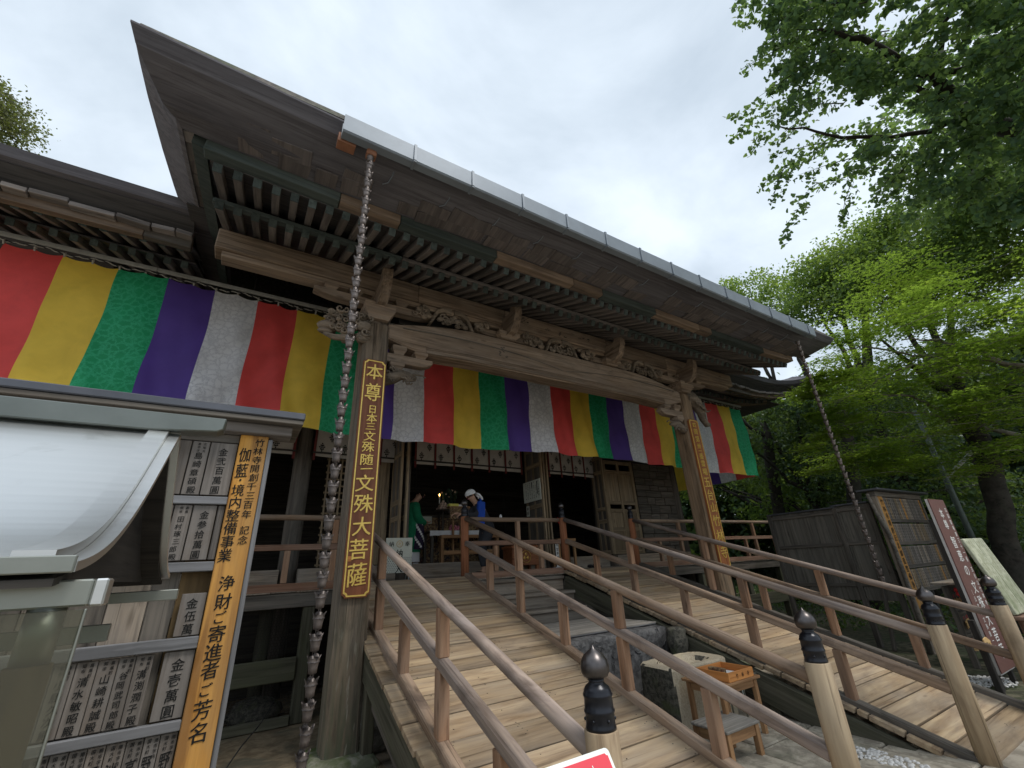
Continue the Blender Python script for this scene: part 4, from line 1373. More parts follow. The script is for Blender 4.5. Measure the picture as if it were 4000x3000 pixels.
def ramp(name, label, xl, xr, seed, side):
    t = thing(name, label, 'ramp', ((xl + xr) / 2, YN, 0))
    rr = random.Random(seed)
    y = 1.62
    ux = Vector((0, 1, SL)).normalized(); nz = Vector((0, -SL, 1)).normalized()
    ov_l = .17 if side == 'l' else .10
    while y < YF - .06:
        w = rr.choice((.09, .12, .17, .22, .25, .28, .20))
        w = min(w, YF - .045 - y)
        th = .045
        lift = rr.choice((0, 0, .004, .012, .020))
        c0 = Vector(((xl + xr) / 2, y + w / 2, PZ(y + w / 2))) + nz * (-th / 2 + lift - .003)
        l = xr - xl + ov_l + .07
        m = Matrix((Vector((1, 0, 0)), ux, nz)).transposed().to_4x4()
        m.translation = c0 + Vector((-(ov_l - .07) / 2 + rr.uniform(-.012, .012), 0, 0))
        o = obj('ramp_plank', box_mesh(round(l, 2), round((w - .013) * math.hypot(1, SL), 3), th, .004, M['plank']), M['plank'], t,
                m @ Matrix.Rotation(rr.uniform(-.004, .004), 4, 'Z'))
        y += w
    # nail heads
    b = MB()
    for i in range(150):
        yy = rr.uniform(1.8, 4.8); xx = rr.choice((xl + .12, xl + .65, xr - .65, xr - .12)) + rr.uniform(-.05, .05)
        b.ball((xx, yy, PZ(yy) + .001), .006, 1, 1, .25, 6, 3)
    b.build('nail_heads', M['iron'], t)
    # side beams and supports under the deck
    for x, mt_ in ((xl - .10, M['mossy']), (xr + .0, M['mossy'])):
        beam('side_beam', (x, 1.5, PZ(1.5) - .21), (x, YF - .08, PZ(YF - .08) - .21), .09, .26, mt_, t)
        beam('lower_side_beam', (x + (.055 if x < (xl + xr) / 2 else -.055), 1.9, PZ(1.9) - .42), (x + (.055 if x < (xl + xr) / 2 else -.055), YF - .1, PZ(YF - .1) - .46), .05, .18, M['dark'], t)
    for yy in (3.3, 5.0, 6.5):
        for x in (xl - .08, xr - .02):
            if PZ(yy) > .3: box('support_post', x - .05, x + .05, yy - .05, yy + .05, -.02, PZ(yy) - .33, M['mossy'], t, .008, 'z')
    for si, x in enumerate((xl, xr)):
        g = bpy.data.objects.new('ramp_railing', None); place(g, t, Matrix.Translation((x, YN, 0)))
        far = YF - .07
        rod('handrail', (x, YN + .05, PZ(YN + .05) + .885), (x, far, PZ(far) + .885), .040, M['railgrey'] if (x < 2 or x > 5) else M['rail'], g, 14, wob=.003)
        beam('mid_rail', (x, YN + .05, PZ(YN + .05) + .505), (x, far, PZ(far) + .505), .085, .078, M['railgrey'] if x < 3.5 else M['rail'], g, c=.012)
        beam('sill_rail', (x, YN - .25, PZ(YN - .25) + .022), (x, far, PZ(far) + .022), .095, .085, M['rail'] if x < 3.5 else M['dark'], g, c=.010)
        for i, yy in enumerate((2.56, 3.41, 4.28, 5.15, 5.95)):
            z0 = PZ(yy) + .05
            if i % 2 == 1:
                box('post', x - .042, x + .042, yy - .044, yy + .044, z0, PZ(yy) + .47, M['post'], g, .006, 'z')
                box('post', x - .042, x + .042, yy - .040, yy + .040, PZ(yy) + .535, PZ(yy) + .862, M['post'], g, .006, 'z')
            else:
                box('post', x - .042, x + .042, yy - .042, yy + .042, z0, PZ(yy) + .468, M['post'], g, .006, 'z')
        newel(g, x, YN, -.02, 1.282, M['newel'], .0715)
        newel(g, x, YF, 1.47, 1.25, M['newelred'], .066)
    return t
rampL = ramp('wooden_ramp', 'wooden plank ramp climbing beside the gold lettered pillar sign', 1.436, 3.23, 41, 'l')
rampR = ramp('wooden_ramp', 'wooden plank ramp on the far side of the stairs and stone basin', 5.29, 7.14, 57, 'r')
rampL['group'] = rampR['group'] = 'ramps up to the hall'

# ================================================================== five-colour curtain
CU_X0, CU_W, CU_Y = -3.10, .5568, 6.80
SEQ = ['red', 'yellow', 'green', 'purple', 'white']
def cur_y(x, t):
    return (.020 * math.sin(1.9 * x + 1.0) + .030 * math.sin(5.3 * x + 2.6 * t) * (.25 + t) + .018 * math.sin(11.6 * x - 5.0 * t + math.sin(3 * x)) * (.3 + t)
            + .070 * t * math.sin(.8 * x + .5) + .013 * math.sin(9 * x + 16 * t + 2 * math.sin(2 * x)) + .008 * math.sin(23 * x - 9 * t) * t)
def cur_zb(x):
    return 3.665 + .035 * math.sin(.75 * x + 2.2) + .012 * math.sin(2.9 * x)
def cur_zt(x, u):
    s = abs(((u * 2) % 1.0) - .5) * 2          # 1 at ties, 0 between
    return 5.665 - .032 * (1 - s ** 2)
cur = thing('five_color_curtain', 'long ceremonial curtain of red yellow green purple and white panels under the eaves', 'curtain', (4.7, CU_Y, 5.7))
def curtain_panel(i, colr, parent, xf, x0, w, zb=cur_zb, nu=18, nv=34):
    v = []; f = []
    for b_ in range(nv + 1):
        t = b_ / nv
        for a in range(nu + 1):
            u = a / nu; x = x0 + w * u
            zt = cur_zt(x, u); z = zt + (zb(x) - zt) * t
            v.append(xf(x + .012 * math.sin(7 * t + x), cur_y(x, t), z))
    for b_ in range(nv):
        for a in range(nu):
            k = b_ * (nu + 1) + a
            f.append((k, k + nu + 1, k + nu + 2, k + 1))
    me = mesh_of(v, f)
    return obj('curtain_panel', me, M['c_' + colr], parent, None, True)
for i in range(28):
    colr = SEQ[i % 5]
    curtain_panel(i, colr, cur, lambda x, y, z: (x, CU_Y + y, z), CU_X0 + i * CU_W, CU_W)
# loops, twisted cord and the pale batten they hang from
mb = MB()
for i in range(57):
    x = CU_X0 + i * CU_W / 2
    mb.tube([(x, CU_Y + .01, 5.64), (x, CU_Y - .02, 5.68), (x, CU_Y, 5.705), (x, CU_Y + .02, 5.68)], [.012] * 4, 5)
o = mb.build('curtain_loop', M['cord'], cur); o['kind'] = 'stuff'
pts = []; pt2 = []
for i in range(400):
    x = CU_X0 - .1 + i * 15.8 / 399
    sag = .018 * math.sin(x * 2 * math.pi / CU_W * 1.0 + 1.3)
    pts.append((x, CU_Y + .010 * math.cos(i * 1.7), 5.70 + sag + .010 * math.sin(i * 1.7)))
    pt2.append((x, CU_Y - .010 * math.cos(i * 1.7), 5.70 + sag - .010 * math.sin(i * 1.7)))
tube('hanging_cord', pts, .008, M['cord'], cur, 5)
tube('hanging_cord', pt2, .008, M['blackmetal'], cur, 5)
for a, b in ((-5.0, -1.6), (-1.595, 1.2), (1.205, 5), (5.005, 8.8), (8.805, 12.6)):
    box('curtain_batten', a, b, CU_Y - .03, CU_Y + .01, 5.745, 5.80, M['whitebatten'], hall, .004)
for i in range(9):
    x = -4.2 + i * 1.9
    rod('batten_hanger', (x, CU_Y - .01, 5.80), (x, CU_Y - .01, 6.05), .008, M['iron'], hall, 6)
# second curtain round the right-hand corner, running back along the side
cur2 = thing('five_color_curtain', 'second colored curtain hanging along the side veranda beyond the right corner', 'curtain', (12.5, 7.0, 5.7))
for i in range(6):
    colr = ['red', 'white', 'purple', 'green', 'yellow', 'red'][i]
    curtain_panel(i, colr, cur2, lambda x, y, z: (12.49 + y, 6.9 + x, z), i * CU_W, CU_W, lambda x: 3.66, 8, 12)
for k, c_ in enumerate((cur, cur2)): c_['group'] = 'five-colored curtains on the hall'

# ================================================================== white hall curtains with crest clusters
def maku(x0, x1, label, npan):
    t = thing('hall_curtain', label, 'curtain', ((x0 + x1) / 2, YW - .2, 4.2), 0, 'white crested curtains in the hall bays')
    y = YW - .16
    w = (x1 - x0) / npan
    zb = 3.60
    for i in range(npan):
        v = []; f = []
        for b_ in range(9):
            for a in range(7):
                u = a / 6; tt = b_ / 8
                v.append((x0 + w * (i + u), y + .012 * math.sin(9 * (x0 + w * (i + u)) + 3 * tt) * tt, 4.4 + (zb - 4.4 + .012 * math.sin(2.2 * (x0 + w * (i + u)))) * tt))
        for b_ in range(8):
            for a in range(6):
                k = b_ * 7 + a; f.append((k, k + 7, k + 8, k + 1))
        obj('curtain_panel', mesh_of(v, f), M['maku'], t, None, True)
        mb = MB()
        for (u, zc) in ((.3, zb + .17), (.7, zb + .36), (.3, zb + .55)):
            cx = x0 + w * (i + u)
            for (dx, dz) in [(0, .075), (-.022, .045), (.022, .045), (0, .04), (-.042, .012), (.042, .012), (-.014, .008), (.014, .010), (-.024, -.026), (.024, -.024), (0, -.03), (0, -.062)]:
                a0 = RNG.uniform(0, 3)
                o = [(cx + dx + .0135 * math.cos(a0 + k * 1.2566), y - .016, zc + dz + .0165 * math.sin(a0 + k * 1.2566)) for k in range(5)]
                mb.add(o, [(4, 3, 2, 1, 0)])
        o = mb.build('crest_cluster', M['ink'], t); o['kind'] = 'stuff'
    for i in range(npan + 1):
        x = x0 + w * i
        box('hanging_strap', x - .022, x + .022, y - .026, y - .020, zb - .07, 4.4, M['straps'], t, .001, 'z')
    box('lower_pole', x0 - .05, x1 + .05, y - .045, y - .028, zb + .055, zb + .085, M['iron'], t, .004)
maku(.95, 2.52, 'white crested curtain over the bay just left of the gold lettered pillar sign', 4)
maku(2.83, 5.36, 'widest white crested curtain above the altar in the central bay', 6)
maku(6.15, 7.62, 'narrow white crested curtain over the dark doorway right of the notice board', 4)
maku(-1.9, .62, 'white crested curtain in the leftmost bay behind the donor board', 6)

# ================================================================== gold lettered signs on the pillars
def notched(w, h, n):
    q = n / 2
    return [(-w + n, -h), (w - n, -h), (w - n * .75, -h + n * .55), (w - n * .3, -h + n * .85), (w, -h + n), (w, h - n), (w - n * .3, h - n * .85), (w - n * .75, h - n * .55), (w - n, h), (-w + n, h), (-w + n * .75, h - n * .55), (-w + n * .3, h - n * .85), (-w, h - n), (-w, -h + n), (-w + n * .3, -h + n * .85), (-w + n * .75, -h + n * .55)]
def pillar_sign(name, label, cx, z0, z1, hw, chars, mat, notch):
    zc = (z0 + z1) / 2; h = (z1 - z0) / 2
    t = thing(name, label, 'sign', (cx, YP - .01, zc), 0, 'gold lettered boards on the porch pillars')
    mw = Matrix.Translation((cx, YP - .04, zc))
    o = [(x, z) for x, z in notched(hw, h, notch)]
    # board with the grain along the vertical
    v = []; f = []
    n = len(o)
    R = Matrix.Rotation(-math.pi / 2, 4, 'Y')
    for y in (.0, .036):
        v += [(z, y, -x) for x, z in o]
    f += [tuple(range(n)), tuple(n + k for k in range(n - 1, -1, -1))]
    f += [((k + 1) % n, k, n + k, n + (k + 1) % n) for k in range(n)]
    obj('sign_board', mesh_of(v, f), mat, t, mw @ R)
    mb = MB()
    inn = notched(hw - .012, h - .012, notch)
    inn2 = notched(hw - .026, h - .026, notch)
    k = len(inn)
    v = [(x, -.006, z) for x, z in inn] + [(x, -.006, z) for x, z in inn2] + [(x, .002, z) for x, z in inn] + [(x, .002, z) for x, z in inn2]
    f = []
    for i in range(k):
        j = (i + 1) % k
        f += [(i, j, k + j, k + i), (2 * k + i, 2 * k + j, j, i), (k + i, k + j, 3 * k + j, 3 * k + i)]
    obj('gold_border', mesh_of(v, f), M['gold'], t, mw)
    lettering('gold_lettering', [(c, dx, z - zc, s * wf, s) for c, dx, z, s, wf in chars], M['gold'], t, mw, .009, .010, 1)
    return t
CL = [('本', 0, 3.945, .225, .95), ('尊', 0, 3.668, .255, .80), ('日', .012, 3.443, .115, .95), ('本', .012, 3.333, .125, 1.05), ('三', .006, 3.226, .10, 1.25), ('文', .004, 3.108, .13, 1.1), ('殊', -.003, 2.976, .135, 1.1), ('随', -.005, 2.828, .145, 1.1), ('一', 0, 2.715, .13, 1.1), ('文', -.006, 2.558, .20, 1.05), ('殊', 0, 2.332, .215, 1.0), ('大', .002, 2.093, .21, 1.0), ('菩', -.01, 1.860, .22, .95), ('薩', -.008, 1.612, .235, .92)]
pillar_sign('pillar_sign', 'long brown signboard with gold border and large gold characters on the left porch pillar', 1.147, 1.392, 4.113, .142, CL, M['signwood'], .034)
CR = [('四', 0, 4.015, .11, 1), ('国', 0, 3.88, .125, 1), ('第', 0, 3.73, .13, 1), ('卅', 0, 3.585, .11, 1), ('一', 0, 3.488, .10, 1), ('番', 0, 3.385, .13, 1), ('霊', 0, 3.245, .13, 1), ('場', 0, 3.085, .14, 1), ('五', .0, 2.888, .22, .9), ('台', 0, 2.653, .215, .85), ('山', .01, 2.425, .19, .95), ('竹', .01, 2.195, .21, .95), ('林', .015, 1.935, .22, .95), ('寺', .02, 1.66, .22, .9)]
pillar_sign('pillar_sign', 'narrow orange brown signboard with smaller gold characters on the right porch pillar', 7.43, 1.40, 4.13, .145, CR, M['signred'], .03)
t = bpy.data.objects['pillar_sign']
box('seal_mark', 1.147 - .115, 1.147 - .075, YP - .046, YP - .0415, 1.74, 1.79, M['tray'], t, .001)

# ================================================================== rain chains
def cup_mesh():
    seg = 24
    prof = [(.020, .0), (.027, .0), (.029, .03), (.033, .052), (.0345, .056), (.036, .058), (.0365, .064), (.0355, .067)]
    v = []; f = []
    for r, z in prof:
        for k in range(seg):
            an = 2 * math.pi * k / seg
            v.append((r * math.cos(an), r * math.sin(an), z))
    for out, dz in ((.0395, .018), (.047, .034)):
        for k in range(seg):
            an = 2 * math.pi * k / seg
            pet = abs(math.sin(an * 2))           # four petals
            r = .036 + (out - .036) * (.35 + .65 * pet)
            v.append((r * math.cos(an), r * math.sin(an), .067 + dz * (.12 + .88 * pet ** .7)))
    R = len(prof) + 2
    for i in range(R - 1):
        for k in range(seg):
            k2 = (k + 1) % seg
            f.append((i * seg + k, i * seg + k2, (i + 1) * seg + k2, (i + 1) * seg + k))
    # inner wall
    b0 = len(v)
    for r, z in ((.030, .062), (.022, .012)):
        for k in range(seg):
            an = 2 * math.pi * k / seg; v.append((r * math.cos(an), r * math.sin(an), z))
    for k in range(seg):
        k2 = (k + 1) % seg
        f.append(((R - 1) * seg + k, (R - 1) * seg + k2, b0 + k2, b0 + k))
        f.append((b0 + k, b0 + k2, b0 + seg + k2, b0 + seg + k))
    f.append(tuple(b0 + seg + k for k in range(seg)))
    f.append(tuple(range(seg - 1, -1, -1)))
    me = mesh_of(v, f); me.materials.append(M['copper'])
    me.polygons.foreach_set('use_smooth', [True] * len(me.polygons))
    b = MB()
    b.tube([(-.010, 0, .012), (-.012, 0, -.012), (-.004, 0, -.034), (0, 0, -.040)], [.0022] * 4, 5)
    b.tube([(.010, 0, .012), (.012, 0, -.012), (.004, 0, -.034), (0, 0, -.040)], [.0022] * 4, 5)
    b.tube([(0, -.010, -.0), (0, -.008, -.03), (0, 0, -.04)], [.0022] * 3, 5)
    b.ball((0, 0, -.002), .016, 1, 1, .5, 8, 4)
    lm = mesh_of(b.v, b.f); lm.materials.append(M['copper'])
    bd = MB()
    bd.tube([(.0375 * math.cos(a), .0375 * math.sin(a), .0605) for a in np.linspace(0, 2 * math.pi, 17)], [.0018] * 17, 4)
    for k in range(4):
        bd.ball((.039 * math.cos(k * 1.57 + .8), .039 * math.sin(k * 1.57 + .8), .0605), .0035, 1, 1, 1, 6, 4)
    bm_ = mesh_of(bd.v, bd.f); bm_.materials.append(M['bronze'])
    return me, lm, bm_
CUP, LINK, BAND = cup_mesh()
def rain_chain(label, x, y, z0, z1, step, lean=0.0):
    t = thing('rain_chain', label, 'rain chain', (x, y, z1), 0, 'cup rain chains hanging from the porch gutter')
    z = z1 - .12; i = 0
    rr = random.Random(int(x * 10))
    while z > z0:
        q = (z1 - z)
        m = Matrix.Translation((x + lean * q + rr.uniform(-.002, .002), y + rr.uniform(-.002, .002), z)) @ Matrix.Rotation(rr.uniform(-.5, .5) + .5, 4, 'Z') @ Matrix.Rotation(rr.uniform(-.05, .05), 4, 'X') @ Matrix.Diagonal((.86, .86, .92, 1))
        c = obj('cup', CUP, M['copper'], t, m)
        obj('cup_band', BAND, M['bronze'], c, m)
        obj('link', LINK, M['copper'], t, m)
        z -= step; i += 1
    return t
rain_chain('copper cup rain chain hanging in front of the green curtain left of the pillar', .497, 3.07, .55, 5.31, .1105)
rain_chain('dark cup rain chain hanging from the far right end of the porch eaves', 8.27, 3.10, 1.0, 5.20, .1105)
obj('rain_chain_outlet', box_mesh(.09, .09, .09, .01, M['guttercap']), M['guttercap'], hall, Matrix.Translation((.50, 3.07, 5.30)))

# ================================================================== donor board on the left
YB = 3.0
db = thing('donor_board', 'tall grey donor board with name plaques and an orange title plank', 'notice board', (-.9, YB + .1, 0))
box('cap_roof', -2.6, .25, YB - .16, YB + .34, 2.515, 2.56, M['roofcap'], db, .006)
box('cap_fascia', -2.6, .244, YB - .15, YB + .30, 2.485, 2.513, M['dark'], db, .004)
box('top_beam', -2.6, .193, YB - .09, YB + .05, 2.42, 2.484, M['plaque'], db, .006)
box('under_beam', -2.5, -.078, YB - .02, YB + .05, 2.368, 2.418, M['dark'], db, .004)
o = box('title_plank', -.076, .072, YB - .045, YB - .012, .05, 2.419, M['orange'], db, .004, 'z')
box('edge_post', .074, .098, YB - .05, YB + .06, .03, 2.40, M['batten'], db, .004, 'z')
x = -2.55; rr = random.Random(2)
while x < .07:
    w = min(rr.uniform(.10, .17), .07 - x)
    if w < .02: break
    box('backing_plank', x + .002, x + w - .002, YB + .022, YB + .04 + rr.uniform(0, .004), .1, 2.40, [M['plaque'], M['rustpost'], M['dark'], M['plankdark']][rr.choice((0, 1, 2, 3, 3, 2))], db, .003, 'z')
    x += w
for z0, z1 in ((2.008, 2.05), (1.662, 1.71), (1.306, 1.360), (.970, 1.013), (.6, .645)):
    box('cross_batten', -2.5, -.077, YB - .040, YB - .006, z0, z1, M['batten'], db, .004)
for x in (-2.55, -1.3, .03):
    box('rear_post', x - .05, x + .05, YB + .06, YB + .16, -.02, 2.42, M['dark'], db, .006, 'z')
MWB = Matrix.Translation((0, YB - .024, 0))
def plaque(x0, x1, z0, z1, txt=None, small=None, ink=None):
    o = box('name_plaque', x0 + .0015, x1 - .0015, YB - .022, YB - .004, z0, z1, M['plaque'], db, .002, 'z')
    if txt:
        n = len(txt); h = (z1 - z0)
        top = z1 - h * (.20 if small else .09)
        hh = (top - z0) / n
        its = []
        for i, c in enumerate(txt):
            its.append((c, (x0 + x1) / 2 + RNG.uniform(-.003, .003), top - hh * (i + .5), min(hh * .85, (x1 - x0) * .62), hh * .88))
        if small:
            for i, c in enumerate(small):
                its.append((c, (x0 + x1) / 2 + (.018 if i % 2 == 0 else -.008), z1 - .016 - .02 * (i // 2), .015, .017))
        lettering('ink_lettering', its, ink or M['ink'], o, MWB, .010, 0, 1)
# row A
plaque(-.215, -.080, 2.06, 2.362, '金弐百萬圓')
plaque(-.302, -.218, 2.06, 2.362, '島崎章碩殿', '北高知市大字')
plaque(-.395, -.305, 2.06, 2.362)
for k in range(12): plaque(-.50 - k * .1, -.40 - k * .1, 2.06, 2.362)
# row B
plaque(-.115, -.080, 1.72, 2.003)
plaque(-.228, -.118, 1.72, 2.003, '金参拾萬圓')
plaque(-.312, -.231, 1.72, 2.003, '田村琢三郎殿', '高知県市')
plaque(-.40, -.315, 1.72, 2.003, '  山本 殿', '高知')
for k in range(12): plaque(-.50 - k * .1, -.403 - k * .1, 1.72, 2.003)
# row C
plaque(-.190, -.080, 1.365, 1.558, '金伍萬')
# row D
plaque(-.205, -.080, 1.02, 1.300, '金壱萬圓')
nm = ['溝渕潤子殿', '谷岡武司郎殿', '山崎耕誠殿', '清水敏昭殿', '小島久次殿', '大西正殿', '中村光殿']
ed = [-.243, -.311, -.374, -.446, -.521, -.596, -.67, -.745]
for i, s in enumerate(nm): plaque(ed[i + 1], ed[i], 1.02, 1.300, s, '高知県市町')
# row E
nm = ['野村殿', '野中殿', '高橋殿', '池田殿', '岡本殿', '森田殿', '西山殿', '北川殿']
ed = [-.080, -.147, -.206, -.269, -.338, -.40, -.46, -.52, -.58]
for i, s in enumerate(nm): plaque(ed[i + 1], ed[i], .655, .965, s, '南国市大字町内')
# brush lettering of the title plank
its = []
for i, c in enumerate('竹林寺開創千三百年'):
    its.append((c, .030 - .002 * (i % 2), 2.375 - i * .0525, .050, .050))
for i, c in enumerate('記念'):
    its.append((c, .034, 1.868 - i * .052, .048, .050))
for i, c in enumerate('伽藍'): its.append((c, -.036, 2.295 - i * .092, .064, .09))
its.append(('・', -.034, 2.145, .05, .06))
for i, c in enumerate('境内整備事業'): its.append((c, -.036, 2.088 - i * .0700, .066, .072))
for c, z, s in (('浄', 1.600, .080), ('財', 1.510, .082), ('ご', 1.437, .062), ('寄', 1.362, .084), ('進', 1.280, .084), ('者', 1.203, .082), ('ご', 1.122, .060), ('芳', 1.040, .086), ('名', .950, .088)):
    its.append((c, -.002, z, s * .95, s))
lettering('ink_lettering', its, M['ink'], o if False else bpy.data.objects['title_plank'], Matrix.Translation((0, YB - .0475, 0)), .012, 0, 1)

# ================================================================== stainless-roofed candle stand in the foreground
cs = thing('candle_stand', 'stainless steel roofed candle stand with curved roof in the lower left corner', 'candle stand', (-.9, 1.77, 0))
half = [(1.771, 2.076), (1.68, 2.005), (1.585, 1.925), (1.460, 1.822), (1.35, 1.750), (1.246, 1.698), (1.137, 1.666), (1.03, 1.648)]
def stand_sheet(name, x0, x1, dz, mat, mirror=False, thick=.010, pts=half):
    v = []; f = []
    ps = [(y if not mirror else 3.54 - y, z) for y, z in pts]
    m = len(ps)
    # subdivide smoothly
    for x in (x0, x1):
        v += [(x, y, z + dz) for y, z in ps] + [(x, y, z + dz - thick) for y, z in reversed(ps)]
    k = 2 * m
    for j in range(k):
        j2 = (j + 1) % k
        q = (j, j2, k + j2, k + j)
        f.append(q if not mirror else tuple(reversed(q)))
    f += [tuple(range(k - 1, -1, -1)), tuple(k + j for j in range(k))] if not mirror else [tuple(range(k)), tuple(k + j for j in range(k - 1, -1, -1))]
    return obj(name, mesh_of(v, f), mat, cs)
def smooth_half(n=26):
    ys = [p[0] for p in half][::-1]; zs = [p[1] for p in half][::-1]
    # quadratic-ish fit through the samples
    c = np.polyfit(ys, zs, 4)
    return [(y, float(np.polyval(c, y))) for y in np.linspace(1.771, 1.03, n)]
SH = smooth_half()
for mir in (False, True):
    stand_sheet('roof_sheet', -1.7, -.298, 0, M['steel'], mir, .012, SH)
    stand_sheet('roof_band', -.300, -.248, .016, M['steel'], mir, .022, SH)
    stand_sheet('verge_band', -.2470, -.218, -.003, M['steel'], mir, .016, SH)
    stand_sheet('roof_lining', -1.68, -.24, -.028, M['black'], mir, .012, SH)
box('eave_lip', -1.7, -.219, 1.022, 1.030, 1.628, 1.655, M['steeldull'], cs, .002)
extrude('ridge_cap', [(-1.9, 2.07), (-.30, 2.07), (-.118, 2.082), (-.100, 2.092), (-.096, 2.128), (-.10, 2.132), (-1.9, 2.132)], 1.735, 1.805, M['ridge'], cs, None, .004)
for y, nm_ in ((1.085, 'front_beam'), (2.45, 'rear_beam')):
    box(nm_, -1.75, -.196 if y < 2 else -.17, y - .02, y + .02, 1.576 if y < 2 else 1.546, 1.618 if y < 2 else 1.586, M['steeldull'], cs, .003)
    if y < 2: box('beam_end', -.1955, -.176, y - .021, y + .021, 1.575, 1.618, M['steel'], cs, .003)
box('rear_cross_bar', -1.75, -.365, 2.46, 2.49, 1.415, 1.475, M['steeldull'], cs, .003)
for x, y in ((-.249, 1.09), (-1.5, 1.09), (-1.5, 2.44)):
    rod('post_sleeve', (x, y, 1.495), (x, y, 1.576), .0245, M['steeldull'], cs, 20)
    rod('post', (x, y, .0), (x, y, 1.494), .029, M['rustpost'], cs, 16)
box('glass_pane', -1.46, -.196, 1.052, 1.056, .82, 1.572, M['pane'], cs, .001)
box('pane_edge', -.1955, -.192, 1.051, 1.057, .82, 1.572, M['steeldull'], cs, .001, 'z')
box('candle_table', -1.5, -.22, 1.12, 2.42, .86, .90, M['steeldull'], cs, .004)
# gable infill under the right-hand roof end
_go = [(y - 1.17, z - 1.63 - .045) for y, z in SH if z - 1.675 > 0][::-1]
_go = [(p[0], p[1]) for p in _go]
_full = [(2 * .601 - p[0], p[1]) for p in _go]
extrude('gable_board', [(_go[0][0], -.01), (_full[0][0], -.01)] + _full + _go[::-1][1:], -.006, .006, M['black'], cs, Matrix.Translation((-.30, 1.17, 1.63)) @ Matrix.Rotation(math.pi / 2, 4, 'Z'))

# ================================================================== red and white placard by the near newel
pl = thing('placard', 'white placard with red header and Japanese lettering beside the near bronze finial', 'sign', (.98, 1.42, 0))
tilt = math.radians(58)
ax = Vector((1, 0, 0)); up = Vector((0, math.cos(tilt), math.sin(tilt))); nrm = ax.cross(up)
PW, PH = .46, .34
pc = Vector((1.237 - PW / 2, 1.452, 1.003)) - up * (PH / 2)
pm = Matrix((ax, -nrm, up)).transposed().to_4x4(); pm.translation = pc
def rrect(w, h, r):
    o = []
    for cx, cz, a0 in ((w - r, -h + r, -90), (w - r, h - r, 0), (-w + r, h - r, 90), (-w + r, -h + r, 180)):
        for k in range(5):
            a = math.radians(a0 + 22.5 * k); o.append((cx + r * math.cos(a), cz + r * math.sin(a)))
    return o
extrude('placard_board', rrect(PW / 2, PH / 2, .016), 0, .008, M['whitesheet'], pl, pm)
hd = [(-PW / 2 + .014, PH / 2 - .075), (PW / 2 - .012, PH / 2 - .075), (PW / 2 - .012, PH / 2 - .022), (PW / 2 - .018, PH / 2 - .020), (PW / 2 - .022, PH / 2 - .014), (-PW / 2 + .014, PH / 2 - .014)]
extrude('red_header', hd, -.0015, 0, M['redprint'], pl, pm)
lettering('white_lettering', [(c, -.085 + i * .033, PH / 2 - .047, .030, .032) for i, c in enumerate('びっくりポイント')], M['whitesheet'], pl, pm @ Matrix.Translation((0, -.0022, 0)), .01)
lettering('black_lettering', [(c, -.12 + (i % 9) * .030, PH / 2 - .12 - .035 * (i // 9), .024, .026) for i, c in enumerate('文殊菩薩の智恵をさずかる本堂へようこそ')], M['ink'], pl, pm @ Matrix.Translation((0, -.001, 0)), .005)
rod('placard_leg', (.98, 1.40, 0), (.98, 1.40, .80), .014, M['steeldull'], pl, 10)

# ================================================================== things between the ramps
bs = thing('stone_basin', 'square sandy stone basin with hollow top and mossy left side', 'stone basin', (4.55, 3.85, 0))
def basin():
    x0, x1, y0, y1, zt = 4.05, 5.0, 3.60, 4.10, .55
    cx, cy = (x0 + x1) / 2, (y0 + y1) / 2
    n = 28
    rr = random.Random(6)
    v = []; f = []
    def sq(a, hx, hy, e):
        c, s = math.cos(a), math.sin(a)
        return (math.copysign(abs(c) ** e, c) * hx, math.copysign(abs(s) ** e, s) * hy)
    rings = [(1.06, -.03, .25), (1.03, .1, .25), (1.0, .40, .25), (.995, .53, .25), (.96, .55, .28), (.78, .548, .4), (.70, .545, .6), (.62, .50, .8), (.5, .46, .9), (.2, .45, 1)]
    for s, z, e in rings:
        for k in range(n):
            x, y = sq(2 * math.pi * (k + .5) / n, (x1 - x0) / 2 * s, (y1 - y0) / 2 * s, e)
            j = .008 if z < .54 else .004
            v.append((cx + x + rr.uniform(-j, j), cy + y + rr.uniform(-j, j), z + rr.uniform(-.004, .004)))
    for i in range(len(rings) - 1):
        for k in range(n):
            f.append((i * n + k, i * n + (k + 1) % n, (i + 1) * n + (k + 1) % n, (i + 1) * n + k))
    f.append(tuple((len(rings) - 1) * n + k for k in range(n)))
    me = mesh_of(v, f); me.materials.append(M['sandstone']); me.materials.append(M['mossstone'])
    for p in me.polygons:
        if p.normal.x < -.6: p.material_index = 1
    obj('basin_block', me, None, bs, None, False)
basin()
b = MB()
for dx, a in ((.0, .5), (.04, .3)):
    b.tube([(4.16 + dx, 3.90, .55), (4.14 + dx + .02, 3.86, .60)], [.004, .003], 5)
b.build('incense_stub', M['door'], bs)
sd = thing('stone_drum', 'round weathered stone post stub beside the basin under the far ramp rail', 'stone post', (5.06, 4.32, 0))
prof = [(.12, -.02), (.125, .3), (.12, .45), (.10, .50), (.115, .55), (.13, .60), (.13, .66), (.11, .70), (.12, .74), (.10, .78), (.02, .79)]
v, f = lathe_data(prof, 20, 5.045, 4.32, 0)
obj('stone_shaft', mesh_of([(x + RNG.uniform(-.005, .005), y + RNG.uniform(-.005, .005), z) for x, y, z in v], f), M['mossstone'], sd, None, True)
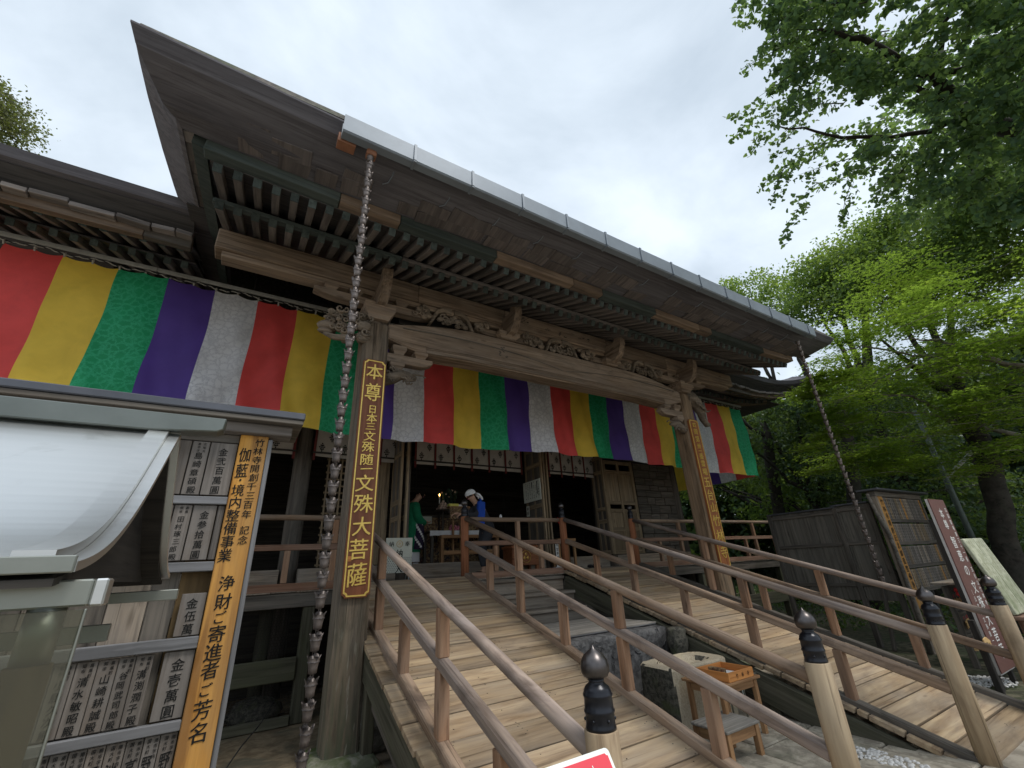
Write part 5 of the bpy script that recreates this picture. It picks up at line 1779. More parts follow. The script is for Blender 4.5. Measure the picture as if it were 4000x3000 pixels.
# low table
tb = thing('low_table', 'low wooden table holding an orange tray in front of the basin', 'table', (4.37, 3.29, 0))
box('table_top', 4.06, 4.68, 3.06, 3.52, .468, .492, M['lightwood'], tb, .004)
for x in (4.11, 4.63):
    for y in (3.11, 3.47): box('leg', x - .022, x + .022, y - .022, y + .022, .02, .467, M['lightwood'], tb, .004, 'z')
for y in (3.11, 3.47): box('apron', 4.133, 4.607, y - .012, y + .012, .40, .466, M['lightwood'], tb, .003)
for x in (4.11, 4.63): box('apron', x - .012, x + .012, 3.133, 3.447, .40, .466, M['lightwood'], tb, .003, 'y')
ty = thing('offering_tray', 'orange wooden tray with black lettering and white papers inside', 'tray', (4.40, 3.25, .493))
box('tray_base', 4.21, 4.59, 3.08, 3.42, .4935, .505, M['tray'], ty, .002)
box('tray_side', 4.21, 4.59, 3.07, 3.084, .4935, .572, M['tray'], ty, .003)
box('tray_side', 4.21, 4.59, 3.416, 3.43, .4935, .572, M['tray'], ty, .003)
box('tray_side', 4.20, 4.214, 3.07, 3.43, .4935, .572, M['tray'], ty, .003, 'y')
box('tray_side', 4.586, 4.60, 3.07, 3.43, .4935, .572, M['tray'], ty, .003, 'y')
lettering('ink_lettering', [(c, x, .533, .034, .042) for c, x in zip('竹林寺', (4.33, 4.42, 4.51))], M['ink'], ty, Matrix.Translation((0, 3.0685, 0)), .012, 0, 1)
pp = thing('paper_sheets', 'white paper sheets lying in the orange tray', 'papers', (4.42, 3.25, .506))
for i in range(4):
    obj('paper_sheet', box_mesh(.20, .26, .002, 0, M['paper']), M['paper'], pp, Matrix.Translation((4.41 + .008 * i, 3.25, .508 + .004 * i)) @ Matrix.Rotation(.1 * i - .2, 4, 'Z'))
bx = thing('match_box', 'small printed box standing at the left end of the orange tray', 'box', (4.25, 3.25, .506))
obj('printed_box', box_mesh(.06, .16, .085, .003, M['brocade']), M['brocade'], bx, Matrix.Translation((4.25, 3.22, .55)))
# low stool
sl = thing('wooden_stool', 'low wooden stool with grey seat standing on the paving below the tray', 'stool', (3.93, 3.02, 0))
box('seat', 3.70, 4.17, 2.83, 3.19, .245, .268, M['seatgrey'], sl, .006)
for x in (3.735, 4.135):
    for y in (2.865, 3.155): box('leg', x - .025, x + .025, y - .025, y + .025, .02, .244, M['lightwood'], sl, .004, 'z')
for y in (2.865, 3.155): box('apron', 3.762, 4.108, y - .014, y + .014, .165, .243, M['lightwood'], sl, .003)
for x in (3.735, 4.135): box('apron', x - .014, x + .014, 2.892, 3.128, .165, .243, M['lightwood'], sl, .003, 'y')
# small steel rack behind the tray
tr_ = thing('steel_rack', 'small grey steel rack between the basin and the far ramp', 'rack', (4.9, 3.5, 0))
box('rack_top', 4.78, 5.08, 3.36, 3.56, .40, .412, M['steeldull'], tr_, .002)
for x in (4.80, 5.06):
    for y in (3.38, 3.54): rod('leg', (x, y, .02), (x, y, .40), .008, M['steeldull'], tr_, 8)
# rocks under and beside the left ramp
for (x, y, s, lab) in ((1.75, 6.0, .16, 'pale broken rock in the shade behind the left pillar foot'), (1.52, 5.45, .20, 'long grey rock lying under the left ramp edge'), (-.35, 7.2, .22, 'mossy foundation stone far left under the veranda'), (.55, 7.3, .24, 'rounded foundation stone under the veranda left of the rain chain')):
    bb = MB(); bb.ball((x, y, s * .35), s, 1.3, 1.0, .7, 12, 8, .10)
    tag(bb.build('rock', M['rock'] if s < .21 else M['mossstone'], None, True), lab, 'rock', 'rocks around the veranda')
# pebbles
def pebbles(name, cx, cy, rx, ry, n, smin, smax, seed):
    rr = random.Random(seed); bb = MB()
    for i in range(n):
        a = rr.uniform(0, 6.28); q = math.sqrt(rr.random())
        s = rr.uniform(smin, smax)
        bb.ball((cx + rx * q * math.cos(a), cy + ry * q * math.sin(a), .02 + s * .4), s, rr.uniform(.8, 1.4), 1, .65, 6, 4, .1)
    o = bb.build(name, M['pebble'], None, True); o['kind'] = 'stuff'
pebbles('gravel', 4.78, 2.3, .13, .42, 240, .009, .020, 4)
pebbles('gravel', 8.15, 2.35, .32, .26, 260, .010, .020, 5)
# loose cable under the veranda
tag(tube('power_cable', [(-.1 + .06 * i, 4.6 + .15 * i, .02 + .25 * (i / 12) ** 2 + .02 * math.sin(i)) for i in range(14)], .007, M['iron'], None, 6), 'thin dark cable looping up from the earth under the veranda', 'cable')

# ================================================================== right-hand notice boards
XB = 10.0
bb_ = thing('back_board', 'plain grey backs of two notice boards standing right of the ramps', 'notice board', (XB, 4.4, 0))
for (y0, y1, z1) in ((4.15, 5.40, 2.34), (3.58, 4.10, 2.37)):
    rr = random.Random(int(y0 * 10)); y = y0
    while y < y1 - .02:
        w = min(rr.uniform(.18, .26), y1 - y)
        box('back_plank', XB, XB + .02 + rr.uniform(0, .004), y + .002, y + w - .002, .72, z1, M['backwood'], bb_, .003, 'z')
        y += w
    for z in (.95, 1.66, z1 - .1):
        box('back_rail', XB - .035, XB - .002, y0, y1, z, z + .06, M['dark'], bb_, .004, 'y')
    box('cap_strip', XB - .06, XB + .12, y0 - .04, y1 + .06, z1 + .005, z1 + .035, M['roofcap'], bb_, .004, 'y')
for y in (3.56, 4.12, 5.42):
    box('board_post', XB - .05, XB + .03, y - .04, y + .04, -.02, 2.36, M['dark'], bb_, .006, 'z')
for y in (3.7, 4.6):
    beam('rear_brace', (XB - .06, y, 1.3), (XB - .35, y + .1, 0), .05, .05, M['dark'], bb_)
fb = thing('donor_board', 'weathered donor board with four rows of thin plaques beyond the right ramp', 'notice board', (10.9, 3.4, 0))
YR = 3.36
extrude('cap_roof', [(-.36, 0), (0, .02), (.36, 0), (.36, .035), (0, .055), (-.36, .035)], 0, 2.5, M['roofcap'], fb, Matrix.Translation((9.74, YR + .08, 2.56)) @ Matrix.Rotation(-math.pi / 2, 4, 'Z') @ Matrix.Identity(4)) if False else box('cap_roof', 9.74, 12.2, YR - .13, YR + .22, 2.555, 2.59, M['roofcap'], fb, .006)
box('top_beam', 9.86, 12.05, YR - .02, YR + .10, 2.46, 2.55, M['dark'], fb, .006)
box('title_plank', 9.89, 10.09, YR - .03, YR - .004, .62, 2.455, M['orange'], fb, .004, 'z')
box('edge_post', 9.80, 9.885, YR - .03, YR + .06, -.02, 2.455, M['plankdark'], fb, .006, 'z')
box('edge_post', 11.93, 12.0, YR - .03, YR + .06, -.02, 2.455, M['dark'], fb, .006, 'z')
lettering('ink_lettering', [(c, 9.99, 2.36 - i * .125, .12, .11) for i, c in enumerate('竹林寺開創記念伽藍整備浄財')], M['ink'], bpy.data.objects['title_plank.001'], Matrix.Translation((0, YR - .0325, 0)), .012, 0, 1)
rows = [(2.00, 2.455), (1.61, 1.99), (1.235, 1.60), (.86, 1.225)]
for (z0, z1) in rows:
    x = 10.10; rr = random.Random(int(z0 * 100))
    its = []
    while x < 11.92:
        w = min(rr.uniform(.075, .10), 11.925 - x)
        if w < .03: break
        pm_ = M['plaque'] if rr.random() < .55 else (M['door'] if rr.random() < .5 else M['orange'] if rr.random() < .35 else M['plankdark'])
        box('name_plaque', x + .002, x + w - .002, YR - .012 - rr.uniform(0, .004), YR + .006, z0 + .05, z1 - .01, pm_, fb, .002, 'z')
        n = 6; hh = (z1 - z0 - .09) / n
        for i in range(n):
            its.append((rr.choice('山田中村川島高橋野本木西東北南林森岡石井上下大小原池水清正雄子美殿'), x + w / 2, z1 - .03 - hh * (i + .5), w * .55, hh * .8))
        x += w
    o = lettering('ink_lettering', its, M['inkfaded'], fb, Matrix.Translation((0, YR - .0175, 0)), .012)
    o['kind'] = 'stuff'
for z in (2.01, 1.62, 1.24, .86):
    box('cross_batten', 10.095, 11.925, YR - .03, YR - .018, z - .01, z + .05, M['dark'], fb, .003)
# curving weathered brace in front of its left edge
tube('curved_brace', [(9.72, YR + .05, 2.5), (9.70, YR, 2.1), (9.74, YR - .05, 1.8), (9.76, YR - .04, 1.2), (9.74, YR - .02, .5), (9.72, YR, 0)], [.028, .032, .034, .032, .03, .03], M['dark'], fb, 8)
for x in (9.95, 10.9, 11.9):
    box('leg', x - .04, x + .04, YR + .02, YR + .10, -.02, .9, M['black'], fb, .006, 'z')

# maroon sign post
ms = thing('sign_post', 'tall maroon signboard with white Japanese characters beyond the right ramp end', 'sign', (8.11, 2.12, 0))
box('sign_face', 7.83, 8.40, 2.10, 2.112, .18, 2.16, M['brownpaint'], ms, .002)
box('sign_frame', 7.832, 8.398, 2.113, 2.142, .16, 2.158, M['paleside'], ms, .003)
for x in (7.86, 8.37): box('leg', x - .03, x + .03, 2.143, 2.19, -.02, 1.9, M['black'], ms, .004, 'z')
its = [('本', 8.10, 1.975, .14, .14), ('尊', 8.10, 1.835, .14, .13), ('智', 8.11, 1.61, .17, .16), ('恵', 8.125, 1.445, .17, .15), ('の', 8.13, 1.265, .17, .15), ('文', 8.15, 1.075, .17, .16), ('殊', 8.155, .90, .17, .16), ('大', 8.16, .715, .17, .16), ('菩', 8.17, .545, .17, .16), ('薩', 8.17, .375, .17, .16)]
for i, c in enumerate('四国霊場第三十一番'): its.append((c, 8.315, 2.02 - i * .078, .07, .066))
for i, c in enumerate('五台山竹林寺'): its.append((c, 8.335, 1.27 - i * .078, .07, .066))
for i, c in enumerate('（日本三文殊随一）'): its.append((c, 7.99, 1.02 - i * .075, .065, .062))
lettering('white_lettering', its, M['whitepaint'], ms, Matrix.Translation((0, 2.0975, 0)), .012)

# inscribed leaning slabs
for k, (x0, x1, lab) in enumerate(((8.62, 9.02, 'left half of a pale green inscribed slab tilted on a rest behind the maroon sign'), (9.05, 9.46, 'right half of the pale green inscribed slab with dark gap on its left'))):
    t = thing('inscribed_slab', lab, 'inscribed slab', ((x0 + x1) / 2, 2.0, .72), 0, 'pale green inscribed slabs')
    up2 = Vector((0, .2, .92)).normalized(); nn = Vector((0, -.92, .2)).normalized()
    m = Matrix((Vector((1, 0, 0)), -nn, up2)).transposed().to_4x4(); m.translation = ((x0 + x1) / 2, 2.05, 1.18)
    obj('slab_stone', box_mesh(x1 - x0, .05, .95, .01, M['slab']), M['slab'], t, m)
    its = []
    rr = random.Random(k + 60)
    for r in range(4):
        for i in range(15):
            if rr.random() < .72: its.append((rr.choice('文殊菩薩智恵本尊竹林寺五台山之大日堂'), -.14 + r * .09, .42 - i * .058, .045, .042))
    o = lettering('faint_inscription', its, M['faintink'], t, m @ Matrix.Translation((0, -.0265, 0)), .004)
    o['kind'] = 'stuff'
tb2 = thing('slab_rest', 'low red brown wooden rest carrying the inscribed slabs', 'stand', (9.05, 2.0, 0))
box('rest_top', 8.58, 9.52, 1.85, 2.15, .66, .705, M['railred'], tb2, .005)
for x in (8.64, 9.46):
    for y in (1.89, 2.11): box('leg', x - .03, x + .03, y - .03, y + .03, -.02, .66, M['railred'], tb2, .005, 'z')

# votive plaque rack
er = thing('votive_rack', 'small roofed rack behind the maroon sign hung with votive plaques', 'rack', (9.4, 2.65, 0))
for x in (9.05, 9.85): box('rack_post', x - .035, x + .035, 2.62, 2.69, -.02, 1.02, M['dark'], er, .005, 'z')
beam('rack_roof', (8.95, 2.60, 1.06), (9.95, 2.60, 1.06), .36, .03, M['plankdark'], er)
for z in (.92, .64, .36): box('rack_rail', 9.085, 9.815, 2.645, 2.665, z, z + .03, M['dark'], er, .003)
box('rack_back', 9.09, 9.81, 2.675, 2.685, .15, 1.02, M['dark'], er, .003)
rr = random.Random(77)
ema_out = [(-.06, -.045), (.06, -.045), (.06, .03), (0, .055), (-.06, .03)]
n = 0
for z in (.90, .62, .34):
    for i in range(9):
        x = 9.12 + i * .08 + rr.uniform(-.01, .01)
        y = 2.63 - rr.uniform(0, .03)
        t = extrude('votive_plaque', ema_out, -.004, .004, M['emaface'], None, Matrix.Translation((x, y, z - .09 + rr.uniform(-.02, .01))) @ Matrix.Rotation(rr.uniform(-.15, .15), 4, 'Y') @ Matrix.Rotation(rr.uniform(-.4, .4), 4, 'Z'))
        tag(t, 'small wooden votive plaque hanging on a rail of the roofed rack', 'votive plaque', 'small votive plaques on the rack')
        k = MB(); k.tube([(x, y, z - .035), (x + .005, y, z + .005)], [.003, .003], 4)
        k.build('hanging_cord', M['redcord'], t)
t = extrude('votive_plaque', [(-.10, -.06), (.10, -.06), (.10, .05), (0, .08), (-.10, .05)], -.006, .006, M['emaface'], None, Matrix.Translation((7.62, 2.06, .50)) @ Matrix.Rotation(.15, 4, 'Y'))
tag(t, 'larger yellow votive plaque hanging low on a post left of the maroon sign', 'votive plaque')
lettering('ink_lettering', [('学', -.03, 0, .06, .06), ('業', .04, -.01, .06, .06)], M['inkfaded'], t, WM[t.name] @ Matrix.Translation((0, -.0068, 0)), .01, 0, 1)
hk = thing('plaque_post', 'dark wooden post holding the larger yellow votive plaque', 'post', (7.62, 2.12, 0))
box('post_shaft', 7.59, 7.65, 2.09, 2.15, -.02, .75, M['black'], hk, .005, 'z')
for i in range(16):
    pass
b = MB()
rr = random.Random(13)
for i in range(30):
    x = 9.1 + rr.uniform(0, .7); z = 1.0 - rr.uniform(0, .25)
    b.ball((x, 2.55 + rr.uniform(-.03, .03), z), rr.uniform(.018, .032), 1, .8, 1.1, 7, 5, .1)
tag(b.build('paper_charm_bunch', M['redcord'], None, True), 'bunch of red charms tied under the votive rack roof', 'charms', None, 'stuff')

# light pole with tube lamp and wire
lp = thing('light_pole', 'grey green pole with a tube lamp bracket among the maples', 'lamp post', (13.6, 3.2, 0))
rod('pole', (13.6, 3.2, 0), (13.6, 3.2, 4.6), .062, M['polegreen'], lp, 12, .05)
beam('tube_lamp', (13.6, 3.16, 2.98), (13.45, 2.55, 3.42), .09, .05, M['lamp'], lp)
tag(tube('overhead_wire', [(10.4, 4.4, 2.5), (13.6, 3.2, 2.72), (20, -2.0, 3.4)], .008, M['iron'], None, 5), 'thin dark wire strung from the light pole across the trees', 'wire')

# ================================================================== altar things seen inside the hall
FZ = 1.742
at_ = thing('altar_table', 'low dark altar table with a white cloth edge in the central bay', 'table', (4.1, 9.2, FZ))
box('table_top', 3.50, 4.95, 9.0, 9.5, 2.36, 2.39, M['door'], at_, .004)
for x in (3.54, 4.91):
    for y in (9.04, 9.46): box('leg', x - .03, x + .03, y - .03, y + .03, FZ + .002, 2.36, M['dark'], at_, .004, 'z')
tc = thing('table_cloth', 'white cloth draped over the altar table edge', 'tablecloth', (4.1, 9.2, 2.39))
v = []; f = []
nx = 60
for i in range(nx + 1):
    x = 3.47 + 1.5 * i / nx
    w = .008 * math.sin(x * 40)
    v += [(x, 9.5, 2.396), (x, 8.985 + w * .3, 2.396), (x, 8.975 + w, 2.345), (x, 8.975 + 2 * w, 2.30 - .015 * abs(math.sin(x * 7)))]
for i in range(nx):
    for j in range(3):
        a = i * 4 + j; f.append((a, a + 1, a + 5, a + 4))
obj('cloth_sheet', mesh_of(v, f), M['whitecloth'], tc, None, True)
b = MB()
for i in range(26):
    x = 3.55 + i * .055
    b.bar((x, 8.968, 2.29), (x + .02, 8.968, 2.20 + .02 * math.sin(i * 3)), .03, .006)
b.build('dark_fringe', M['ink'], tc)
bn = thing('wooden_bench', 'plain wooden bench rail standing before the altar table', 'bench', (4.1, 8.8, FZ))
box('bench_top', 3.62, 5.0, 8.72, 8.86, 2.22, 2.285, M['lightwood'], bn, .005)
for x in (3.655, 4.965): box('leg', x - .03, x + .03, 8.74, 8.84, FZ + .002, 2.219, M['lightwood'], bn, .004, 'z')
box('stretcher', 3.69, 4.93, 8.77, 8.81, 1.90, 1.98, M['lightwood'], bn, .004)
cb = thing('brocade_altar', 'dark altar stand covered with faded brocade behind the white cloth', 'altar', (4.2, 10.0, FZ))
box('altar_block', 3.3, 5.1, 9.75, 10.25, FZ + .002, 2.75, M['brocade'], cb, .006)
box('altar_top', 3.25, 5.15, 9.7, 10.3, 2.752, 2.80, M['dark'], cb, .006)
cs2 = thing('candle_stick', 'lit white candle on a dark stand beside the flowers', 'candle', (3.90, 9.55, 2.40))
rod('stick_stem', (3.90, 9.55, 2.40), (3.90, 9.55, 3.02), .018, M['iron'], cs2, 10)
rod('candle', (3.90, 9.55, 3.02), (3.90, 9.55, 3.20), .016, M['wax'], cs2, 10)
b = MB(); b.ball((3.90, 9.55, 3.235), .014, 1, 1, 2.2, 8, 6); b.build('flame', M['flame'], cs2, True)
of = thing('offering_stand', 'tall stand with a pyramid of round buns below the candle', 'offering', (3.93, 9.4, 2.40))
rod('stand_stem', (3.94, 9.42, 2.40), (3.94, 9.42, 2.86), .02, M['dark'], of, 10)
box('stand_plate', 3.78, 4.10, 9.27, 9.57, 2.862, 2.88, M['dark'], of, .004)
for lv, n in enumerate((4, 3, 2, 1)):
    for i in range(n):
        for j in range(n):
            b = MB(); b.ball((3.94 + (i - (n - 1) / 2) * .066, 9.42 + (j - (n - 1) / 2) * .066, 2.91 + lv * .052), .033, 1, 1, .9, 10, 6)
            b.build('bun', M['peach'], of, True)
fl = thing('flower_vase', 'vase of dark leafy stems with pale flowers on the altar', 'flowers', (4.15, 9.6, 2.40))
v, f = lathe_data([(.05, 0), (.08, .06), (.09, .16), (.05, .26), (.06, .30)], 14, 4.17, 9.62, 2.802)
obj('vase', mesh_of(v, f), M['bronze'], fl, None, True)
rr = random.Random(4); b = MB(); b2 = MB()
for i in range(46):
    a = rr.uniform(0, 6.3); q = rr.uniform(.02, .2); z = 3.08 + rr.uniform(0, .26)
    b.ball((4.17 + q * math.cos(a), 9.62 + q * math.sin(a), z), .05, .3, .9, 1.3, 6, 4, .1, Matrix.Rotation(rr.uniform(0, 6), 3, 'Z') @ Matrix.Rotation(rr.uniform(-.8, .8), 3, 'X'))
    if i % 4 == 0: b2.ball((4.17 + q * math.cos(a), 9.60 + q * math.sin(a), z + .03), .025, 1, 1, .8, 7, 5, .2)
    if i % 6 == 0: b.tube([(4.17, 9.62, 3.08), (4.17 + q * .5 * math.cos(a), 9.62 + q * .5 * math.sin(a), (3.08 + z) / 2), (4.17 + q * math.cos(a), 9.62 + q * math.sin(a), z)], [.006, .005, .004], 4)
b.build('leaf_stems', M['leafdark'], fl, True); b2.build('flower_heads', M['peach'], fl, True)
pf = thing('pink_flowers', 'small bunch of pink flowers on the white altar cloth', 'flowers', (4.1, 9.25, 2.397))
b = MB(); rr = random.Random(8)
for i in range(22): b.ball((4.12 + rr.uniform(-.10, .12), 9.22 + rr.uniform(-.05, .05), 2.425 + rr.uniform(0, .09)), .026, 1, 1, .8, 7, 5, .25)
b.build('flower_heads', M['pink'], pf, True)
lb = thing('scripture_stand', 'small wooden lectern with yellow papers in front of the stooping visitor', 'lectern', (3.6, 8.95, FZ))
for x in (3.98, 4.16): box('leg', x - .02, x + .02, 8.93, 8.97, FZ + .002, 2.86, M['lightwood'], lb, .003, 'z')
box('lectern_top', 3.85, 4.35, 8.85, 9.05, 2.862, 2.89, M['lightwood'], lb, .003)
box('brocade_front', 3.86, 4.34, 8.842, 8.848, 2.62, 2.86, M['brocade'], lb, .002)
yp = thing('yellow_papers', 'bundle of yellow and white papers lying on the lectern', 'papers', (4.05, 8.95, 2.892))
box('paper_bundle', 3.86, 4.08, 8.87, 9.0, 2.892, 2.945, M['yellowcloth'], yp, .004)
box('paper_bundle', 4.085, 4.28, 8.87, 9.0, 2.892, 2.93, M['paper'], yp, .004)
nt_ = thing('small_notice', 'small pale notice card standing on the altar near the monk', 'notice', (3.62, 9.65, 2.8))
box('card', 3.53, 3.76, 9.64, 9.65, 2.60, 2.76, M['oldpaper'], nt_, .002)
# offering box with crest
ob = thing('offering_box', 'red brown wooden offering box with a round gold crest', 'offering box', (5.0, 7.95, 1.5))
box('box_body', 4.72, 5.36, 7.75, 8.12, 1.62, 1.94, M['boxwood'], ob, .006)
box('box_rim', 4.70, 5.38, 7.73, 8.14, 1.942, 1.985, M['boxwood'], ob, .006)
for i in range(9): box('grate_bar', 4.76 + i * .068, 4.78 + i * .068, 7.75, 8.12, 1.986, 2.005, M['boxwood'], ob, .003, 'y')
for x in (4.76, 5.32):
    for y in (7.79, 8.08): box('leg', x - .03, x + .03, y - .03, y + .03, 1.502, 1.619, M['boxwood'], ob, .003, 'z')
b = MB()
b.tube([(5.04 + .11 * math.cos(a), 7.745, 1.78 + .11 * math.sin(a)) for a in np.linspace(0, 2 * math.pi, 29)], [.008] * 29, 6)
for k in range(3):
    a = k * 2.094 + 1.57
    b.ball((5.04 + .045 * math.cos(a), 7.745, 1.78 + .045 * math.sin(a)), .035, 1, .2, 1, 8, 5)
b.build('gold_crest', M['crest'], ob, True)
# donation sign in front of the threshold
hs = thing('dedication_sign', 'white patterned standing sign with large black characters at the ramp top', 'sign', (2.31, 7.4, 1.5))
box('sign_panel', 2.10, 2.54, 7.37, 7.39, 1.607, 2.14, M['oldpaper'], hs, .003)
for x in (2.13, 2.51): rod('leg', (x, 7.40, 1.502), (x, 7.40, 1.62), .011, M['lamp'], hs, 8)
for x in (2.13, 2.51): rod('back_leg', (x, 7.56, 1.502), (x, 7.40, 1.9), .010, M['lamp'], hs, 8)
its = [('納', 2.19, 2.045, .085, .085), ('奉', 2.455, 2.045, .085, .085), ('納', 2.325, 1.90, .12, .13), ('札', 2.325, 1.775, .12, .13), ('入', 2.325, 1.66, .13, .12)]
lettering('ink_lettering', its, M['ink'], hs, Matrix.Translation((0, 7.3685, 0)), .016, 0, 1)
lettering('temple_emblem', [('卍', 2.325, 2.045, .055, .055)], M['crest'], hs, Matrix.Translation((0, 7.3685, 0)), .012)
b = MB(); b.tube([(2.325 + .05 * math.cos(a), 7.368, 2.045 + .05 * math.sin(a)) for a in np.linspace(0, 2 * math.pi, 21)], [.004] * 21, 5)
b.build('emblem_ring', M['crest'], hs, True)
b = MB()
for i in range(13):
    for j in range(9):
        x = 2.118 + i * .034 + (.017 if j % 2 else 0); z = 1.625 + j * .026
        if x < 2.53: b.add([(x - .010, 7.3692, z), (x, 7.3692, z - .011), (x + .010, 7.3692, z), (x, 7.3692, z + .011)], [(0, 1, 2, 3)])
o = b.build('printed_pattern', M['batten'], hs); o['kind'] = 'stuff'
# wall notice on the open door leaf
wn = thing('wall_notice', 'large pale notice with columns of black writing on the open door leaf', 'notice', (5.43, 8.0, 3.1))
mN = Matrix.Translation((5.455, 7.99, 3.13)) @ Matrix.Rotation(-math.pi / 2, 4, 'Z')
obj('notice_panel', box_mesh(.68, .014, .45, .004, M['oldpaper']), M['oldpaper'], wn, mN)
its = []
rr = random.Random(2)
for i, c in enumerate('五台山竹林寺'): its.append((c, .27, .17 - i * .056, .06 if i > 2 else .04, .052))
for col in range(6):
    for i in range(9):
        if rr.random() < .85: its.append((rr.choice('文殊菩薩智恵本尊日三大参拝納経時間午前後札所番'), .17 - col * .078, .18 - i * .041, .032, .034))
o = lettering('ink_lettering', its, M['ink'], wn, mN @ Matrix.Translation((0, -.0085, 0)), .012)
o['kind'] = 'stuff'
for x in (.215, .02):
    obj('black_bar', box_mesh(.03, .003, .28 if x > .1 else .12, .001, M['ink']), M['ink'], wn, mN @ Matrix.Translation((x, -.009, .05 if x > .1 else .13)))
wn2 = thing('door_label', 'narrow pale paper label below the large notice', 'notice', (5.43, 8.15, 2.7))
mL = Matrix.Translation((5.457, 8.2, 2.72)) @ Matrix.Rotation(-math.pi / 2, 4, 'Z')
obj('label_paper', box_mesh(.12, .006, .22, .002, M['oldpaper']), M['oldpaper'], wn2, mL)
lettering('ink_lettering', [('納', 0, .055, .08, .08), ('経', 0, -.04, .08, .08)], M['ink'], wn2, mL @ Matrix.Translation((0, -.0045, 0)), .012)
vb = thing('vertical_banner', 'narrow white board with black characters beside the offering box', 'sign', (5.66, 7.6, 1.5))
box('banner_panel', 5.50, 5.57, 7.35, 7.365, 1.56, 2.02, M['whitepaint'], vb, .002, 'z')
lettering('ink_lettering', [(c, 5.535, 1.96 - i * .075, .06, .066) for i, c in enumerate('本堂奉納')], M['ink'], vb, Matrix.Translation((0, 7.3485, 0)), .014)
box('banner_foot', 5.47, 5.60, 7.34, 7.46, 1.502, 1.558, M['lamp'], vb, .003)
sb = thing('side_table', 'small wooden frame table in the dark doorway right of the offering box', 'table', (6.2, 8.0, 1.5))
box('table_top', 5.95, 6.45, 7.85, 8.15, 2.06, 2.12, M['lightwood'], sb, .004)
for x in (5.99, 6.41):
    for y in (7.89, 8.11): box('leg', x - .025, x + .025, y - .025, y + .025, 1.502, 2.058, M['lightwood'], sb, .004, 'z')
for k, (x, y, a) in enumerate(((6.30, 7.25, .2), (6.42, 7.24, .1))):
    b = MB()
    b.ball((x, y + .05, 1.54), .05, 1, 1.5, .7, 10, 6); b.ball((x, y - .07, 1.53), .045, 1, 1.6, .55, 10, 6)
    tag(b.build('shoe', M['lens'], None, True), 'dark shoe standing on the veranda at the top of the right ramp', 'shoe', 'pair of shoes on the veranda')
tag(tube('red_cord', [(5.22, 6.83, 2.43), (5.19, 6.80, 2.36), (5.30, 6.82, 2.25), (5.36, 6.83, 2.12)], [.008, .01, .01, .016], M['redcord'], None, 6), 'red cord tied to the middle handrail near the second red newel', 'cord')

# ================================================================== people
def skin_mesh(name, chains, mat, parent, sub=2):
    """chains: lists of ((x,y,z), r); a first point given as an int index joins an earlier vertex"""
    verts = []; rad = []; edges = []; roots = []
    for ch in chains:
        prev = None
        for it in ch:
            if isinstance(it, int):
                prev = it; continue
            p, r = it
            verts.append(p); rad.append(r if isinstance(r, tuple) else (r, r))
            k = len(verts) - 1
            if prev is None: roots.append(k)
            else: edges.append((prev, k))
            prev = k
    me = bpy.data.meshes.new(name)
    me.from_pydata(verts, edges, [])
    me.materials.append(mat)
    o = bpy.data.objects.new(name, me)
    place(o, parent)
    md = o.modifiers.new('skin', 'SKIN')
    md.use_smooth_shade = True
    sv = me.skin_vertices[0].data
    for i, r in enumerate(rad): sv[i].radius = r
    for i in roots: sv[i].use_root = True
    s = o.modifiers.new('sub', 'SUBSURF'); s.levels = sub; s.render_levels = sub
    return o
def fingers(wrist, dirv, side, curl, s=1.0):
    """five separate finger chains and a thumb side; returns chains and the palm end"""
    d = Vector(dirv).normalized(); sd = Vector(side).normalized(); dn = d.cross(sd).normalized() * curl
    w = Vector(wrist); out = []
    for k, (off, l) in enumerate(((-.030, .068), (-.011, .078), (.009, .073), (.028, .058))):
        b0 = w + d * .075 * s + sd * off * s
        p1 = b0 + (d * .55 + dn * .25) * l * s; p2 = p1 + (d * .30 + dn * .45) * l * s; p3 = p2 + (d * .05 + dn * .4) * l * s
        out.append([(tuple(w + d * .05 * s + sd * off * .7 * s), .010 * s), (tuple(b0), .010 * s), (tuple(p1), .009 * s), (tuple(p2), .0085 * s), (tuple(p3), .007 * s)])
    b0 = w + d * .02 * s - sd * .028 * s
    out.append([(tuple(b0), .012 * s), (tuple(b0 + d * .03 * s - sd * .022 * s + dn * .01), .011 * s), (tuple(b0 + d * .06 * s - sd * .024 * s + dn * .02), .009 * s)])
    return out
def face(parent, c, fwd, up, s, mat_hair, glasses=False, smile=False):
    f_ = Vector(fwd).normalized(); u = Vector(up).normalized(); r = f_.cross(u).normalized(); u = r.cross(f_).normalized()
    C = Vector(c)
    at2 = lambda a, b, d: tuple(C + f_ * a * s + r * b * s + u * d * s)
    b = MB()
    b.tube([at2(.098, 0, .022), at2(.112, 0, -.002), at2(.104, 0, -.012)], [.008 * s, .014 * s, .012 * s], 7)
    for sg in (-1, 1):
        b.ball(at2(.0, sg * .077, .0), .024 * s, .6, .6, 1.2, 8, 5)
    b.build('nose_and_ears', M['skin'], parent, True)
    b = MB()
    for sg in (-1, 1): b.ball(at2(.088, sg * .032, .020), .010 * s, 1, 1, .7, 7, 5)
    for sg in (-1, 1): b.tube([at2(.092, sg * .016, .040), at2(.092, sg * .034, .045), at2(.084, sg * .05, .040)], [.004 * s] * 3, 5)
    b.build('eyes_and_brows', M['hair'], parent, True)
    b = MB(); b.tube([at2(.092, -.024, -.042), at2(.099, 0, -.046), at2(.092, .024, -.042)], [.004 * s, .006 * s, .004 * s], 6)
    b.build('mouth', M['pink'], parent, True)

